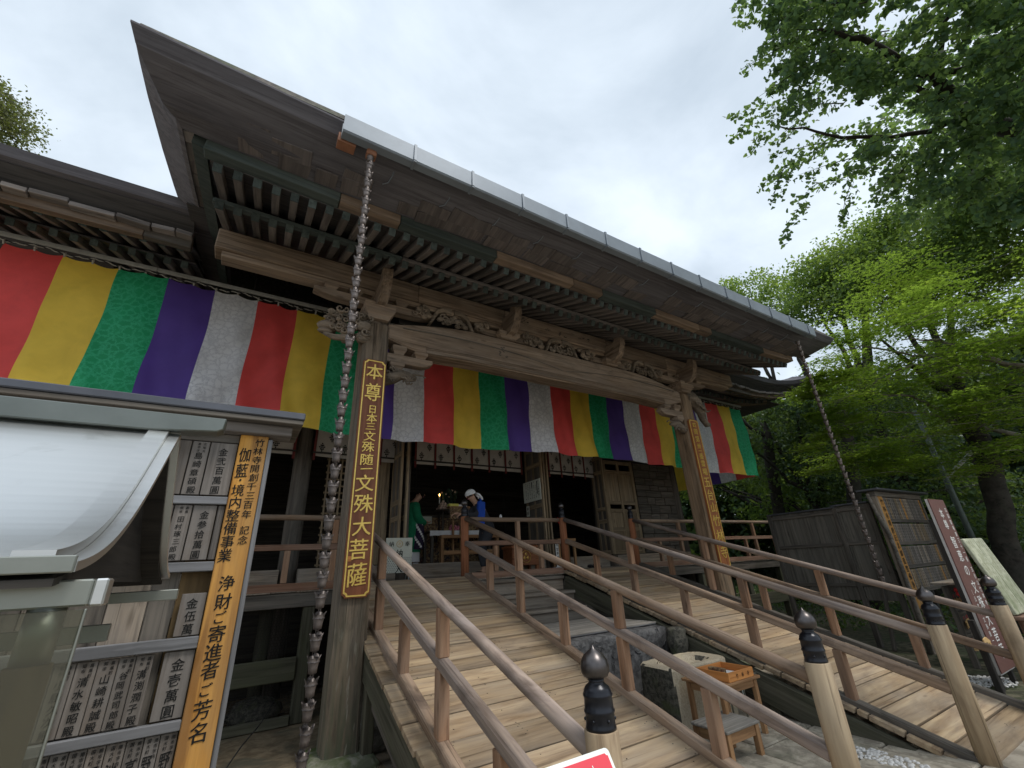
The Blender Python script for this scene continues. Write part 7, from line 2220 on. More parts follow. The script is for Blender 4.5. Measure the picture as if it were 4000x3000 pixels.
GINKGO_SPRAYS=[((4.8, 0.33, 7.13), (4.04, 1.0, 7.45)), ((4.74, 0.22, 7.15), (3.89, 0.96, 7.53)), ((4.78, 0.5, 7.11), (4.35, 1.22, 7.16)), ((4.66, 0.46, 6.55), (4.33, 1.15, 6.54)), ((5.56, 0.71, 6.68), (4.98, 1.25, 6.95)), ((5.09, 1.18, 6.94), (4.64, 1.62, 7.02)), ((5.21, 1.4, 6.8), (5.03, 1.67, 6.68)), ((5.04, 1.3, 6.9), (4.76, 1.75, 6.82)), ((5.78, 0.76, 6.26), (5.18, 1.53, 6.52)), ((5.81, 1.22, 6.66), (5.56, 1.89, 6.5)), ((5.22, 1.41, 6.14), (5.19, 1.67, 5.85)), ((6.59, 0.85, 6.36), (6.2, 1.51, 6.47)), ((5.4, 1.28, 5.81), (5.37, 1.81, 5.37)), ((6.42, 1.1, 6.27), (6.48, 1.45, 5.82)), ((5.8, 0.67, 5.55), (5.7, 0.9, 5.38)), ((6.53, 0.6, 6.02), (6.58, 0.94, 5.61)), ((6.05, 0.53, 5.41), (6.0, 0.8, 5.14)), ((4.3, 0.48, 6.98), (4.13, 0.94, 6.87)), ((5.25, 0.66, 7.0), (4.83, 1.16, 7.1)), ((5.72, 1.06, 7.05), (5.5, 1.54, 6.95)), ((6.05, 1.11, 6.69), (5.77, 1.64, 6.64)), ((6.36, 0.84, 6.42), (5.93, 1.52, 6.56)), ((6.38, 0.59, 6.67), (5.87, 1.16, 6.95)), ((4.89, 0.78, 6.37), (4.6, 1.19, 6.36)), ((5.05, 0.26, 6.91), (4.41, 0.73, 7.22)), ((4.56, 0.16, 6.85), (4.11, 0.64, 6.98)), ((4.93, 0.3, 7.71), (4.19, 0.95, 8.0)), ((5.36, -0.6, 6.71), (5.17, -0.48, 6.7)), ((6.45, -0.62, 6.02), (6.36, -0.42, 5.91)), ((6.83, 0.09, 5.6), (6.62, 0.32, 5.64)), ((5.98, -0.74, 7.16), (5.78, -0.51, 7.18)), ((5.03, -0.11, 7.49), (4.82, 0.15, 7.47)), ((7.01, -0.06, 5.51), (6.78, 0.17, 5.6)), ((6.18, 0.51, 5.94), (5.92, 0.71, 6.01)), ((5.29, -0.86, 5.97), (5.18, -0.74, 5.88)), ((6.68, -0.87, 6.01), (6.57, -0.67, 5.94)), ((5.26, -0.13, 6.1), (5.08, 0.04, 6.08)), ((5.97, 0.21, 5.1), (5.74, 0.41, 5.17)), ((7.18, -0.2, 5.04), (7.08, 0.03, 4.9)), ((6.46, -0.21, 4.75), (6.31, 0.03, 4.74)), ((5.88, -0.64, 6.57), (5.7, -0.42, 6.58)), ((4.46, -0.04, 6.79), (4.15, 0.15, 6.85)), ((4.94, -0.18, 6.69), (4.73, -0.02, 6.69)), ((5.9, -1.0, 6.61), (5.83, -0.83, 6.49)), ((5.37, -0.49, 5.83), (5.12, -0.31, 5.92)), ((6.52, 0.49, 5.31), (6.41, 0.68, 5.16)), ((5.77, -0.64, 7.27), (5.62, -0.48, 7.22)), ((5.22, -0.48, 6.39), (5.03, -0.36, 6.38)), ((6.33, -0.79, 6.06), (6.18, -0.61, 6.04)), ((6.42, -0.2, 6.1), (6.23, 0.02, 6.11)), ((6.43, -0.74, 5.72), (6.25, -0.57, 5.73)), ((5.41, 0.29, 7.31), (5.16, 0.6, 7.31)), ((5.43, -0.55, 7.14), (5.24, -0.37, 7.13)), ((4.92, -0.56, 6.29), (4.76, -0.38, 6.25)), ((5.52, -0.43, 5.99), (5.32, -0.24, 6.02)), ((4.39, 0.45, 7.73), (4.04, 0.66, 7.77)), ((5.86, 0.05, 7.28), (5.65, 0.27, 7.27)), ((5.09, 0.22, 6.55), (5.01, 0.45, 6.4)), ((6.34, 0.08, 5.83), (6.22, 0.28, 5.72)), ((5.44, -0.68, 5.92), (5.3, -0.54, 5.87)), ((5.91, -0.73, 6.92), (5.78, -0.56, 6.86)), ((6.06, -0.62, 5.85), (5.97, -0.4, 5.74)), ((4.88, 0.12, 7.33), (4.75, 0.33, 7.24)), ((6.78, -0.25, 5.33), (6.66, -0.08, 5.24)), ((5.91, -0.39, 5.31), (5.79, -0.17, 5.24)), ((5.15, 0.51, 7.47), (4.97, 0.8, 7.39)), ((5.82, 0.2, 6.97), (5.65, 0.42, 6.92)), ((6.24, -1.01, 6.5), (6.06, -0.9, 6.52)), ((6.49, -0.22, 4.69), (6.3, -0.06, 4.74)), ((5.64, -0.87, 5.87), (5.44, -0.69, 5.92)), ((5.68, -0.27, 5.74), (5.55, -0.11, 5.67)), ((5.15, 0.06, 7.8), (4.99, 0.31, 7.73)), ((5.54, -0.87, 6.45), (5.33, -0.67, 6.49)), ((6.57, -0.37, 4.87), (6.41, -0.14, 4.86)), ((5.05, 0.41, 7.17), (4.82, 0.67, 7.15)), ((6.43, 0.32, 5.96), (6.31, 0.53, 5.85)), ((6.09, 0.22, 5.51), (5.9, 0.39, 5.52)), ((6.41, -0.44, 5.01), (6.34, -0.24, 4.84)), ((6.78, 0.1, 5.61), (6.65, 0.26, 5.51)), ((5.8, -0.91, 6.87), (5.7, -0.78, 6.77)), ((4.41, 0.24, 7.3), (4.08, 0.49, 7.35)), ((4.76, 0.77, 6.54), (4.59, 0.97, 6.45)), ((6.32, 0.46, 6.65), (6.15, 0.73, 6.58)), ((5.33, 0.42, 7.31), (5.13, 0.6, 7.27)), ((6.04, -0.5, 6.24), (5.93, -0.36, 6.14)), ((6.2, -0.41, 5.55), (6.07, -0.23, 5.49)), ((6.64, 0.21, 6.31), (6.43, 0.43, 6.33)), ((4.96, 0.76, 7.05), (4.66, 0.97, 7.07)), ((5.8, -0.77, 5.62), (5.6, -0.58, 5.67)), ((5.04, 0.38, 6.36), (4.82, 0.53, 6.36)), ((6.33, 0.06, 5.21), (6.14, 0.3, 5.23)), ((6.3, -0.37, 5.91), (6.14, -0.22, 5.88)), ((4.33, 0.56, 7.46), (4.22, 0.81, 7.33)), ((4.95, 0.38, 8.03), (4.79, 0.68, 7.94)), ((6.64, -0.01, 5.51), (6.46, 0.27, 5.51)), ((5.54, -0.86, 6.5), (5.37, -0.67, 6.49)), ((5.74, -0.73, 6.71), (5.49, -0.54, 6.79)), ((4.93, 0.68, 7.4), (4.62, 0.92, 7.42)), ((5.09, 0.15, 7.33), (4.88, 0.33, 7.3)), ((5.98, -0.54, 6.08), (5.85, -0.36, 6.03)), ((5.54, 0.18, 6.7), (5.37, 0.35, 6.65)), ((6.19, -0.83, 5.73), (6.1, -0.64, 5.62)), ((6.78, -0.13, 5.78), (6.61, 0.12, 5.76)), ((5.92, -0.64, 5.41), (5.75, -0.48, 5.42)), ((6.16, 0.64, 6.5), (5.9, 0.87, 6.55)), ((5.42, -0.36, 6.35), (5.34, -0.22, 6.23)), ((6.02, -0.1, 6.85), (5.88, 0.08, 6.78)), ((5.51, 0.58, 5.71), (5.28, 0.73, 5.75)), ((6.24, -0.51, 5.7), (6.06, -0.33, 5.72)), ((6.03, -0.68, 5.87), (5.8, -0.5, 5.96)), ((5.64, -0.22, 6.98), (5.43, -0.05, 6.98)), ((6.24, 0.1, 4.95), (6.12, 0.34, 4.83)), ((6.37, -0.26, 4.87), (6.19, -0.11, 4.9)), ((5.09, 0.24, 6.38), (4.99, 0.47, 6.25)), ((5.39, 0.23, 6.93), (5.15, 0.47, 6.94)), ((4.81, 0.82, 7.44), (4.58, 1.06, 7.39)), ((4.88, -0.4, 6.32), (4.69, -0.25, 6.31)), ((5.42, -0.91, 6.01), (5.29, -0.72, 5.97)), ((6.09, -0.24, 5.2), (5.92, -0.08, 5.2)), ((6.96, -0.01, 5.82), (6.77, 0.18, 5.85)), ((6.43, -0.62, 5.28), (6.35, -0.44, 5.16)), ((5.56, -0.43, 6.75), (5.36, -0.22, 6.76)), ((5.31, -0.58, 6.44), (5.22, -0.37, 6.34)), ((6.1, 0.57, 6.3), (5.89, 0.83, 6.29)), ((6.31, -0.34, 6.4), (6.21, -0.15, 6.3)), ((6.38, -0.43, 5.97), (6.24, -0.2, 5.91)), ((4.83, 0.28, 6.38), (4.74, 0.52, 6.24)), ((5.41, 0.2, 6.67), (5.16, 0.41, 6.7)), ((6.12, 0.65, 5.86), (5.98, 0.83, 5.76)), ((4.21, 0.32, 7.01), (3.93, 0.55, 7.01)), ((5.15, 0.28, 7.59), (4.89, 0.49, 7.6)), ((6.25, -0.33, 5.24), (6.16, -0.13, 5.12)), ((6.37, -0.18, 4.98), (6.24, 0.07, 4.91)), ((6.16, -0.04, 6.17), (5.9, 0.16, 6.27)), ((5.89, -0.52, 6.41), (5.72, -0.29, 6.39)), ((6.26, 0.01, 5.72), (6.08, 0.15, 5.72)), ((6.43, -0.33, 6.36), (6.27, -0.11, 6.33)), ((5.96, -0.33, 6.18), (5.72, -0.15, 6.25)), ((5.63, -0.9, 6.13), (5.45, -0.71, 6.14)), ((4.48, 0.68, 6.79), (4.37, 0.85, 6.66)), ((6.52, 0.34, 5.44), (6.3, 0.53, 5.49)), ((5.45, -0.64, 6.43), (5.25, -0.42, 6.44)), ((6.56, -0.54, 5.31), (6.44, -0.33, 5.23)), ((6.48, -0.15, 4.93), (6.34, 0.09, 4.87)), ((5.55, -0.43, 5.53), (5.45, -0.3, 5.41)), ((4.28, 0.45, 6.93), (4.1, 0.61, 6.87)), ((5.73, -0.31, 5.65), (5.55, -0.14, 5.64)), ((5.47, -0.47, 5.83), (5.32, -0.31, 5.8)), ((5.96, -0.46, 6.91), (5.84, -0.32, 6.82)), ((5.79, -0.79, 6.49), (5.68, -0.61, 6.4)), ((4.67, 0.19, 6.99), (4.55, 0.38, 6.89)), ((4.62, 0.51, 7.86), (4.42, 0.7, 7.8)), ((4.49, 0.34, 7.83), (4.29, 0.56, 7.77)), ((5.04, -0.67, 6.24), (4.9, -0.51, 6.19)), ((5.04, 0.11, 7.62), (4.91, 0.32, 7.52)), ((5.49, -0.35, 6.12), (5.4, -0.22, 6.0)), ((6.35, -0.65, 6.74), (6.19, -0.41, 6.73)), ((5.63, -0.81, 5.67), (5.52, -0.67, 5.59)), ((6.08, -0.42, 5.43), (5.99, -0.26, 5.31)), ((6.31, 0.1, 4.95), (6.23, 0.29, 4.78)), ((4.72, 0.49, 8.05), (4.62, 0.68, 7.92)), ((6.24, -0.94, 6.43), (6.08, -0.71, 6.42)), ((6.75, -0.17, 5.11), (6.68, 0.07, 4.92)), ((4.72, 0.59, 6.74), (4.49, 0.79, 6.73)), ((5.8, -0.93, 6.1), (5.61, -0.75, 6.13)), ((6.5, -0.55, 5.85), (6.37, -0.31, 5.79)), ((4.6, 0.08, 6.71), (4.37, 0.3, 6.71)), ((6.4, -0.52, 6.52), (6.31, -0.32, 6.41)), ((5.81, -0.81, 7.01), (5.6, -0.63, 7.03)), ((5.96, -0.71, 7.04), (5.75, -0.56, 7.07)), ((6.73, 0.09, 5.5), (6.57, 0.37, 5.46)), ((6.66, -0.49, 5.37), (6.53, -0.31, 5.3)), ((5.42, 0.8, 7.65), (5.29, 1.14, 7.51)), ((5.16, -0.46, 6.56), (4.99, -0.33, 6.53)), ((4.61, 0.02, 7.16), (4.41, 0.17, 7.13)), ((4.92, -0.55, 6.52), (4.7, -0.42, 6.53)), ((5.97, 0.06, 5.36), (5.85, 0.27, 5.25)), ((4.97, 0.17, 7.76), (4.85, 0.44, 7.65)), ((4.73, 0.73, 6.62), (4.48, 0.9, 6.62)), ((6.45, -0.1, 6.06), (6.2, 0.13, 6.14)), ((6.19, -0.49, 5.55), (6.09, -0.27, 5.44)), ((6.26, -0.13, 6.63), (6.18, 0.11, 6.49)), ((5.88, 0.27, 6.81), (5.7, 0.44, 6.78)), ((6.22, -0.5, 6.22), (6.04, -0.29, 6.23)), ((5.52, 0.4, 7.35), (5.33, 0.73, 7.3)), ((4.72, -0.26, 6.57), (4.61, -0.11, 6.47)), ((6.24, -0.51, 5.1), (6.02, -0.33, 5.19)), ((6.36, 0.19, 5.21), (6.21, 0.42, 5.14)), ((6.63, -0.41, 4.86), (6.5, -0.17, 4.82)), ((6.22, -0.58, 6.17), (5.96, -0.35, 6.28)), ((5.09, 0.18, 7.81), (4.91, 0.45, 7.75)), ((6.33, 0.08, 6.22), (6.14, 0.24, 6.22)), ((5.85, 0.37, 7.19), (5.61, 0.59, 7.21)), ((6.06, -0.64, 6.43), (5.94, -0.49, 6.35)), ((4.98, -0.25, 6.93), (4.78, -0.1, 6.92)), ((6.66, 0.07, 5.08), (6.43, 0.33, 5.17)), ((5.42, -0.12, 7.27), (5.25, 0.07, 7.23)), ((6.28, -0.03, 6.45), (6.06, 0.16, 6.5)), ((5.35, 0.35, 6.58), (5.05, 0.61, 6.65)), ((4.51, 0.54, 7.31), (4.27, 0.81, 7.27)), ((6.76, -0.57, 5.16), (6.7, -0.34, 4.98)), ((4.4, 0.08, 7.2), (4.23, 0.27, 7.13)), ((5.54, 1.04, 7.33), (5.37, 1.25, 7.24)), ((4.89, -0.09, 6.32), (4.74, 0.05, 6.26)), ((6.4, -0.09, 5.9), (6.16, 0.17, 5.98)), ((4.91, 0.09, 7.24), (4.63, 0.32, 7.28)), ((5.94, 0.28, 5.43), (5.81, 0.5, 5.33)), ((4.66, 0.12, 7.6), (4.35, 0.33, 7.63)), ((6.18, -0.7, 5.72), (5.97, -0.53, 5.79)), ((6.85, -0.5, 5.99), (6.69, -0.3, 5.96)), ((5.2, 0.3, 7.72), (4.85, 0.53, 7.8)), ((5.87, -0.19, 6.45), (5.71, -0.0, 6.41)), ((6.53, -0.6, 6.21), (6.45, -0.36, 6.1)), ((6.02, 0.39, 6.92), (5.75, 0.6, 6.96)), ((6.27, -0.18, 4.79), (6.18, 0.0, 4.63)), ((6.98, -0.01, 5.42), (6.81, 0.16, 5.41)), ((6.04, 0.25, 6.78), (5.72, 0.51, 6.9)), ((6.12, -0.58, 7.0), (6.02, -0.33, 6.91)), ((6.44, 0.59, 6.07), (6.31, 0.81, 5.97)), ((6.63, -0.37, 4.75), (6.5, -0.21, 4.68)), ((4.71, 0.02, 6.9), (4.46, 0.16, 6.91)), ((4.87, 0.54, 7.56), (4.76, 0.72, 7.43)), ((5.87, 0.16, 5.58), (5.67, 0.42, 5.59)), ((5.83, -0.96, 6.79), (5.61, -0.82, 6.82)), ((4.84, 0.59, 7.43), (4.67, 0.83, 7.35)), ((5.6, -0.53, 7.22), (5.37, -0.38, 7.26)), ((6.07, -0.19, 5.65), (5.97, -0.04, 5.53)), ((5.51, -0.69, 6.23), (5.32, -0.56, 6.23)), ((6.1, -1.03, 6.77), (5.93, -0.81, 6.78)), ((5.27, -0.19, 7.25), (5.0, -0.02, 7.29)), ((4.87, 0.02, 7.08), (4.76, 0.18, 6.97)), ((4.73, 0.49, 7.51), (4.34, 0.74, 7.59)), ((5.94, -0.95, 5.93), (5.74, -0.82, 5.97)), ((6.27, 0.22, 6.07), (6.18, 0.41, 5.92)), ((6.0, 0.55, 6.1), (5.78, 0.84, 6.1)), ((5.62, 0.08, 6.1), (5.44, 0.28, 6.08)), ((6.34, -0.87, 6.68), (6.11, -0.69, 6.75)), ((6.23, -0.9, 6.6), (5.99, -0.68, 6.69)), ((5.21, 0.4, 7.47), (5.11, 0.58, 7.35)), ((5.94, -0.81, 5.56), (5.87, -0.62, 5.44)), ((6.34, -0.08, 4.73), (6.19, 0.14, 4.69)), ((5.86, -0.82, 6.72), (5.71, -0.63, 6.69)), ((5.73, 0.04, 7.11), (5.53, 0.24, 7.1)), ((6.97, -0.45, 4.89), (6.78, -0.23, 4.95)), ((4.68, 0.03, 6.93), (4.44, 0.23, 6.94)), ((5.99, 0.05, 6.61), (5.73, 0.26, 6.67)), ((6.37, -0.77, 5.54), (6.22, -0.6, 5.54)), ((4.9, 0.76, 6.99), (4.57, 1.04, 7.03)), ((6.36, 0.51, 5.77), (6.2, 0.79, 5.7)), ((5.51, 0.37, 6.56), (5.35, 0.59, 6.5)), ((6.67, 0.07, 5.46), (6.57, 0.29, 5.32)), ((5.47, 0.41, 7.22), (5.35, 0.66, 7.1)), ((5.32, 0.68, 7.77), (5.22, 0.89, 7.63)), ((5.98, 0.31, 5.15), (5.77, 0.52, 5.17)), ((6.67, -0.28, 5.23), (6.53, -0.03, 5.18)), ((6.02, -0.7, 7.01), (5.87, -0.46, 6.98)), ((6.52, 0.44, 5.7), (6.4, 0.65, 5.58)), ((6.4, -0.48, 5.69), (6.31, -0.35, 5.57)), ((5.25, -0.23, 7.62), (5.12, 0.02, 7.54)), ((4.88, 0.27, 6.39), (4.7, 0.48, 6.34)), ((6.54, -0.11, 6.04), (6.45, 0.1, 5.91)), ((6.67, -0.65, 5.34), (6.54, -0.51, 5.29)), ((6.8, -0.01, 5.02), (6.71, 0.13, 4.88)), ((5.51, -0.06, 6.29), (5.25, 0.18, 6.36)), ((5.61, 0.22, 6.82), (5.33, 0.44, 6.88)), ((4.86, 0.42, 6.59), (4.66, 0.58, 6.55)), ((6.32, 0.41, 5.69), (6.18, 0.65, 5.59)), ((6.19, -0.63, 5.14), (6.09, -0.46, 5.03)), ((7.15, -0.12, 5.4), (6.96, 0.14, 5.45)), ((5.0, 0.1, 7.75), (4.84, 0.32, 7.68)), ((5.79, -0.99, 6.2), (5.66, -0.78, 6.16)), ((5.17, 0.22, 7.51), (4.99, 0.38, 7.46)), ((6.05, 0.57, 5.72), (5.95, 0.84, 5.54)), ((5.58, 0.05, 6.66), (5.45, 0.23, 6.57)), ((5.0, 0.44, 6.52), (4.85, 0.67, 6.42)), ((6.08, -0.64, 6.76), (5.89, -0.42, 6.77)), ((6.04, 0.23, 6.64), (5.82, 0.48, 6.65)), ((5.39, -0.34, 7.32), (5.1, -0.12, 7.38)), ((5.48, 0.07, 5.82), (5.26, 0.22, 5.85)), ((6.03, -0.61, 6.74), (5.76, -0.41, 6.84)), ((4.88, -0.26, 6.35), (4.74, -0.06, 6.29)), ((6.28, -0.35, 5.85), (6.13, -0.2, 5.81)), ((6.17, -0.61, 5.79), (5.96, -0.44, 5.84)), ((5.29, 0.07, 6.0), (5.06, 0.26, 6.04)), ((4.71, 0.13, 7.29), (4.47, 0.38, 7.28)), ((6.74, -0.66, 5.94), (6.52, -0.43, 6.03)), ((5.99, -0.63, 6.36), (5.82, -0.49, 6.34)), ((5.71, -0.53, 6.02), (5.55, -0.35, 6.0)), ((5.48, 0.55, 7.32), (5.3, 0.75, 7.26)), ((5.26, -0.48, 6.64), (5.11, -0.35, 6.59)), ((6.92, 0.36, 5.71), (6.74, 0.67, 5.68)), ((4.99, -0.24, 7.01), (4.85, -0.07, 6.94)), ((5.36, -0.92, 5.86), (5.22, -0.73, 5.84)), ((5.9, -0.14, 7.24), (5.78, 0.14, 7.15)), ((5.47, -0.13, 5.8), (5.36, 0.03, 5.71)), ((6.32, -0.54, 4.91), (6.13, -0.36, 4.97)), ((6.06, -0.7, 6.58), (5.83, -0.54, 6.65)), ((5.55, 0.56, 5.77), (5.35, 0.74, 5.75)), ((5.57, 0.44, 6.7), (5.3, 0.64, 6.74)), ((6.53, -0.46, 6.2), (6.39, -0.23, 6.16)), ((5.96, -0.73, 6.29), (5.8, -0.55, 6.29)), ((4.9, -0.24, 6.99), (4.71, -0.08, 6.96)), ((6.76, 0.46, 5.59), (6.53, 0.75, 5.64)), ((5.32, -0.23, 7.51), (5.06, -0.02, 7.54)), ((6.0, -0.93, 6.19), (5.8, -0.81, 6.22)), ((6.23, -0.45, 6.06), (6.14, -0.23, 5.94)), ((5.92, 0.06, 5.78), (5.82, 0.28, 5.66)), ((4.28, 0.49, 7.58), (4.06, 0.76, 7.52)), ((7.04, 0.64, 5.74), (6.9, 0.92, 5.62)), ((5.9, -0.83, 7.18), (5.71, -0.66, 7.18)), ((4.2, 0.12, 6.95), (4.04, 0.31, 6.88)), ((5.5, -0.99, 5.94), (5.37, -0.81, 5.89)), ((5.79, -0.55, 5.7), (5.67, -0.35, 5.63)), ((5.6, 0.44, 7.16), (5.45, 0.63, 7.08)), ((4.07, 0.38, 7.38), (3.93, 0.57, 7.28)), ((5.26, -0.33, 6.26), (5.07, -0.12, 6.26)), ((6.65, -0.09, 5.82), (6.5, 0.13, 5.77)), ((4.63, -0.09, 6.9), (4.42, 0.14, 6.88)), ((6.65, -0.06, 6.34), (6.56, 0.16, 6.21)), ((5.89, -1.03, 6.03), (5.68, -0.9, 6.08)), ((5.63, 0.81, 7.31), (5.47, 1.07, 7.21)), ((6.53, -0.82, 6.05), (6.4, -0.68, 6.0)), ((6.32, -0.27, 4.81), (6.16, -0.14, 4.79)), ((5.82, 0.35, 6.93), (5.67, 0.56, 6.85)), ((4.67, 0.14, 7.31), (4.44, 0.38, 7.3)), ((5.83, -0.44, 5.65), (5.75, -0.26, 5.52)), ((5.55, -0.29, 5.63), (5.48, -0.07, 5.48)), ((6.41, -0.79, 5.95), (6.25, -0.59, 5.94)), ((5.71, 0.15, 6.59), (5.63, 0.37, 6.44)), ((5.7, 0.6, 6.0), (5.52, 0.8, 5.95)), ((5.6, 0.32, 7.26), (5.32, 0.57, 7.29)), ((5.91, -0.72, 5.42), (5.79, -0.58, 5.36)), ((4.66, 0.57, 7.35), (4.4, 0.81, 7.33)), ((5.08, -0.23, 6.29), (4.88, -0.0, 6.29)), ((5.37, 0.21, 6.53), (5.17, 0.36, 6.52)), ((6.38, -0.6, 6.46), (6.26, -0.37, 6.38)), ((6.3, -0.06, 5.66), (6.12, 0.09, 5.67)), ((5.28, -0.09, 6.21), (5.12, 0.11, 6.17)), ((4.97, 0.44, 6.69), (4.71, 0.67, 6.71)), ((6.05, -0.94, 6.27), (5.84, -0.74, 6.33)), ((6.38, 0.05, 4.91), (6.21, 0.2, 4.91)), ((6.21, -1.01, 6.61), (5.98, -0.84, 6.68)), ((5.67, -0.67, 5.45), (5.56, -0.54, 5.36)), ((6.52, -0.67, 6.22), (6.38, -0.5, 6.18)), ((6.11, -0.91, 6.14), (5.93, -0.8, 6.16)), ((5.74, 0.22, 7.09), (5.58, 0.53, 7.02)), ((5.88, -0.78, 5.84), (5.78, -0.63, 5.75)), ((5.5, -0.04, 5.76), (5.34, 0.15, 5.73)), ((5.67, 0.71, 5.71), (5.4, 1.0, 5.76)), ((5.78, -0.9, 6.57), (5.68, -0.75, 6.49)), ((6.12, -0.31, 4.64), (6.02, -0.13, 4.51)), ((4.74, -0.28, 6.68), (4.61, -0.05, 6.61)), ((6.35, -0.79, 6.22), (6.23, -0.64, 6.15)), ((5.29, 0.59, 7.61), (5.08, 0.85, 7.56)), ((5.66, 0.09, 7.25), (5.4, 0.3, 7.29)), ((6.52, 0.4, 6.17), (6.42, 0.63, 6.03)), ((5.71, -0.1, 6.58), (5.47, 0.1, 6.62))]
MAPLE_LIMBS=[([(13.73, 1.49, 3.13), (13.26, 1.71, 3.49), (12.76, 2.07, 3.72), (12.48, 2.34, 3.87), (11.94, 2.55, 4.26), (11.54, 2.69, 4.48), (10.98, 3.13, 4.59)], 0.07, 0.012), ([(13.17, 1.06, 4.36), (12.66, 1.25, 4.71), (12.26, 1.45, 4.99), (11.83, 1.76, 5.23), (11.53, 1.9, 5.43), (11.01, 2.32, 5.48)], 0.06, 0.012), ([(12.69, 1.08, 4.67), (12.18, 1.48, 4.87), (11.63, 1.99, 5.09), (11.28, 2.42, 5.25), (10.73, 2.91, 5.55), (10.44, 3.19, 5.52)], 0.045, 0.008), ([(12.16, 1.84, 4.77), (11.78, 1.91, 4.96), (11.39, 2.1, 5.11), (11.05, 2.4, 5.3)], 0.035, 0.008), ([(12.26, 1.99, 4.7), (11.78, 2.07, 4.88), (11.37, 2.37, 5.0), (11.12, 2.63, 4.92), (10.87, 2.92, 4.8), (10.61, 3.24, 4.62)], 0.035, 0.007), ([(12.47, 2.38, 3.88), (11.97, 2.62, 4.09), (11.46, 2.92, 4.15), (11.06, 3.18, 4.22)], 0.03, 0.007), ([(12.03, 2.85, 3.47), (11.62, 3.1, 3.67), (11.21, 3.39, 3.73), (10.94, 3.52, 3.8)], 0.025, 0.006), ([(10.84, 3.08, 5.11), (10.71, 3.23, 5.01), (10.54, 3.48, 4.98)], 0.02, 0.006)]
MAPLE_LAYERS=[((9.98, 3.34, 5.13), 0.65, 0.27), ((9.98, 3.76, 4.66), 0.49, 0.22), ((10.56, 3.14, 4.89), 0.79, 0.31), ((10.97, 2.75, 5.29), 1.05, 0.32), ((10.4, 3.41, 4.39), 0.66, 0.27), ((10.29, 3.78, 3.88), 0.66, 0.24), ((10.37, 3.99, 3.64), 0.55, 0.22), ((10.83, 3.5, 3.86), 0.91, 0.31), ((11.38, 2.79, 4.63), 1.06, 0.33), ((11.18, 2.8, 6.17), 1.09, 0.4), ((11.46, 2.29, 5.74), 1.09, 0.38), ((11.88, 1.71, 5.76), 1.12, 0.41), ((12.18, 1.19, 5.67), 1.01, 0.42), ((12.08, 1.78, 5.09), 1.24, 0.41), ((12.45, 1.4, 4.69), 0.88, 0.42), ((11.94, 2.43, 4.38), 1.1, 0.34), ((12.3, 1.98, 4.08), 1.12, 0.39), ((11.34, 3.07, 3.5), 1.05, 0.28), ((11.88, 2.56, 3.52), 1.08, 0.33), ((12.19, 2.03, 3.5), 0.98, 0.34), ((11.1, 3.61, 3.32), 0.81, 0.26), ((11.63, 2.99, 3.12), 0.95, 0.26), ((12.08, 2.46, 2.95), 1.09, 0.3), ((10.62, 3.32, 5.82), 0.58, 0.26), ((12.08, 2.35, 6.91), 1.18, 0.44), ((12.28, 1.56, 6.73), 1.18, 0.51), ((12.42, 0.86, 6.55), 1.18, 0.58), ((12.33, 0.97, 5.27), 0.76, 0.56), ((12.65, 1.78, 3.39), 0.5, 0.42), ((10.1, 3.83, 4.18), 0.33, 0.17), ((10.67, 3.97, 3.27), 0.56, 0.17), ((10.09, 3.55, 4.92), 0.44, 0.19), ((11.06, 3.36, 3.22), 0.69, 0.29), ((11.8, 3.55, 3.16), 0.77, 0.3), ((11.09, 1.98, 4.68), 0.72, 0.31), ((11.81, 2.25, 7.29), 0.85, 0.29), ((10.62, 1.66, 6.04), 0.74, 0.33), ((12.28, 1.47, 5.22), 1.03, 0.27), ((11.32, 2.07, 4.13), 1.05, 0.28), ((12.43, 4.53, 3.67), 0.98, 0.26), ((11.83, 2.0, 3.86), 1.08, 0.25), ((12.21, 0.42, 5.68), 1.08, 0.24), ((11.67, 1.86, 2.97), 1.03, 0.27), ((12.28, 3.46, 5.38), 0.98, 0.24), ((11.1, 2.06, 3.89), 0.72, 0.23), ((12.16, 2.26, 6.11), 0.93, 0.28), ((12.21, 0.44, 5.52), 0.89, 0.25), ((11.03, 0.24, 4.95), 0.97, 0.24), ((11.46, 0.93, 4.9), 0.72, 0.26), ((11.39, 2.12, 5.01), 0.85, 0.29), ((11.47, 3.41, 5.25), 0.85, 0.33)]
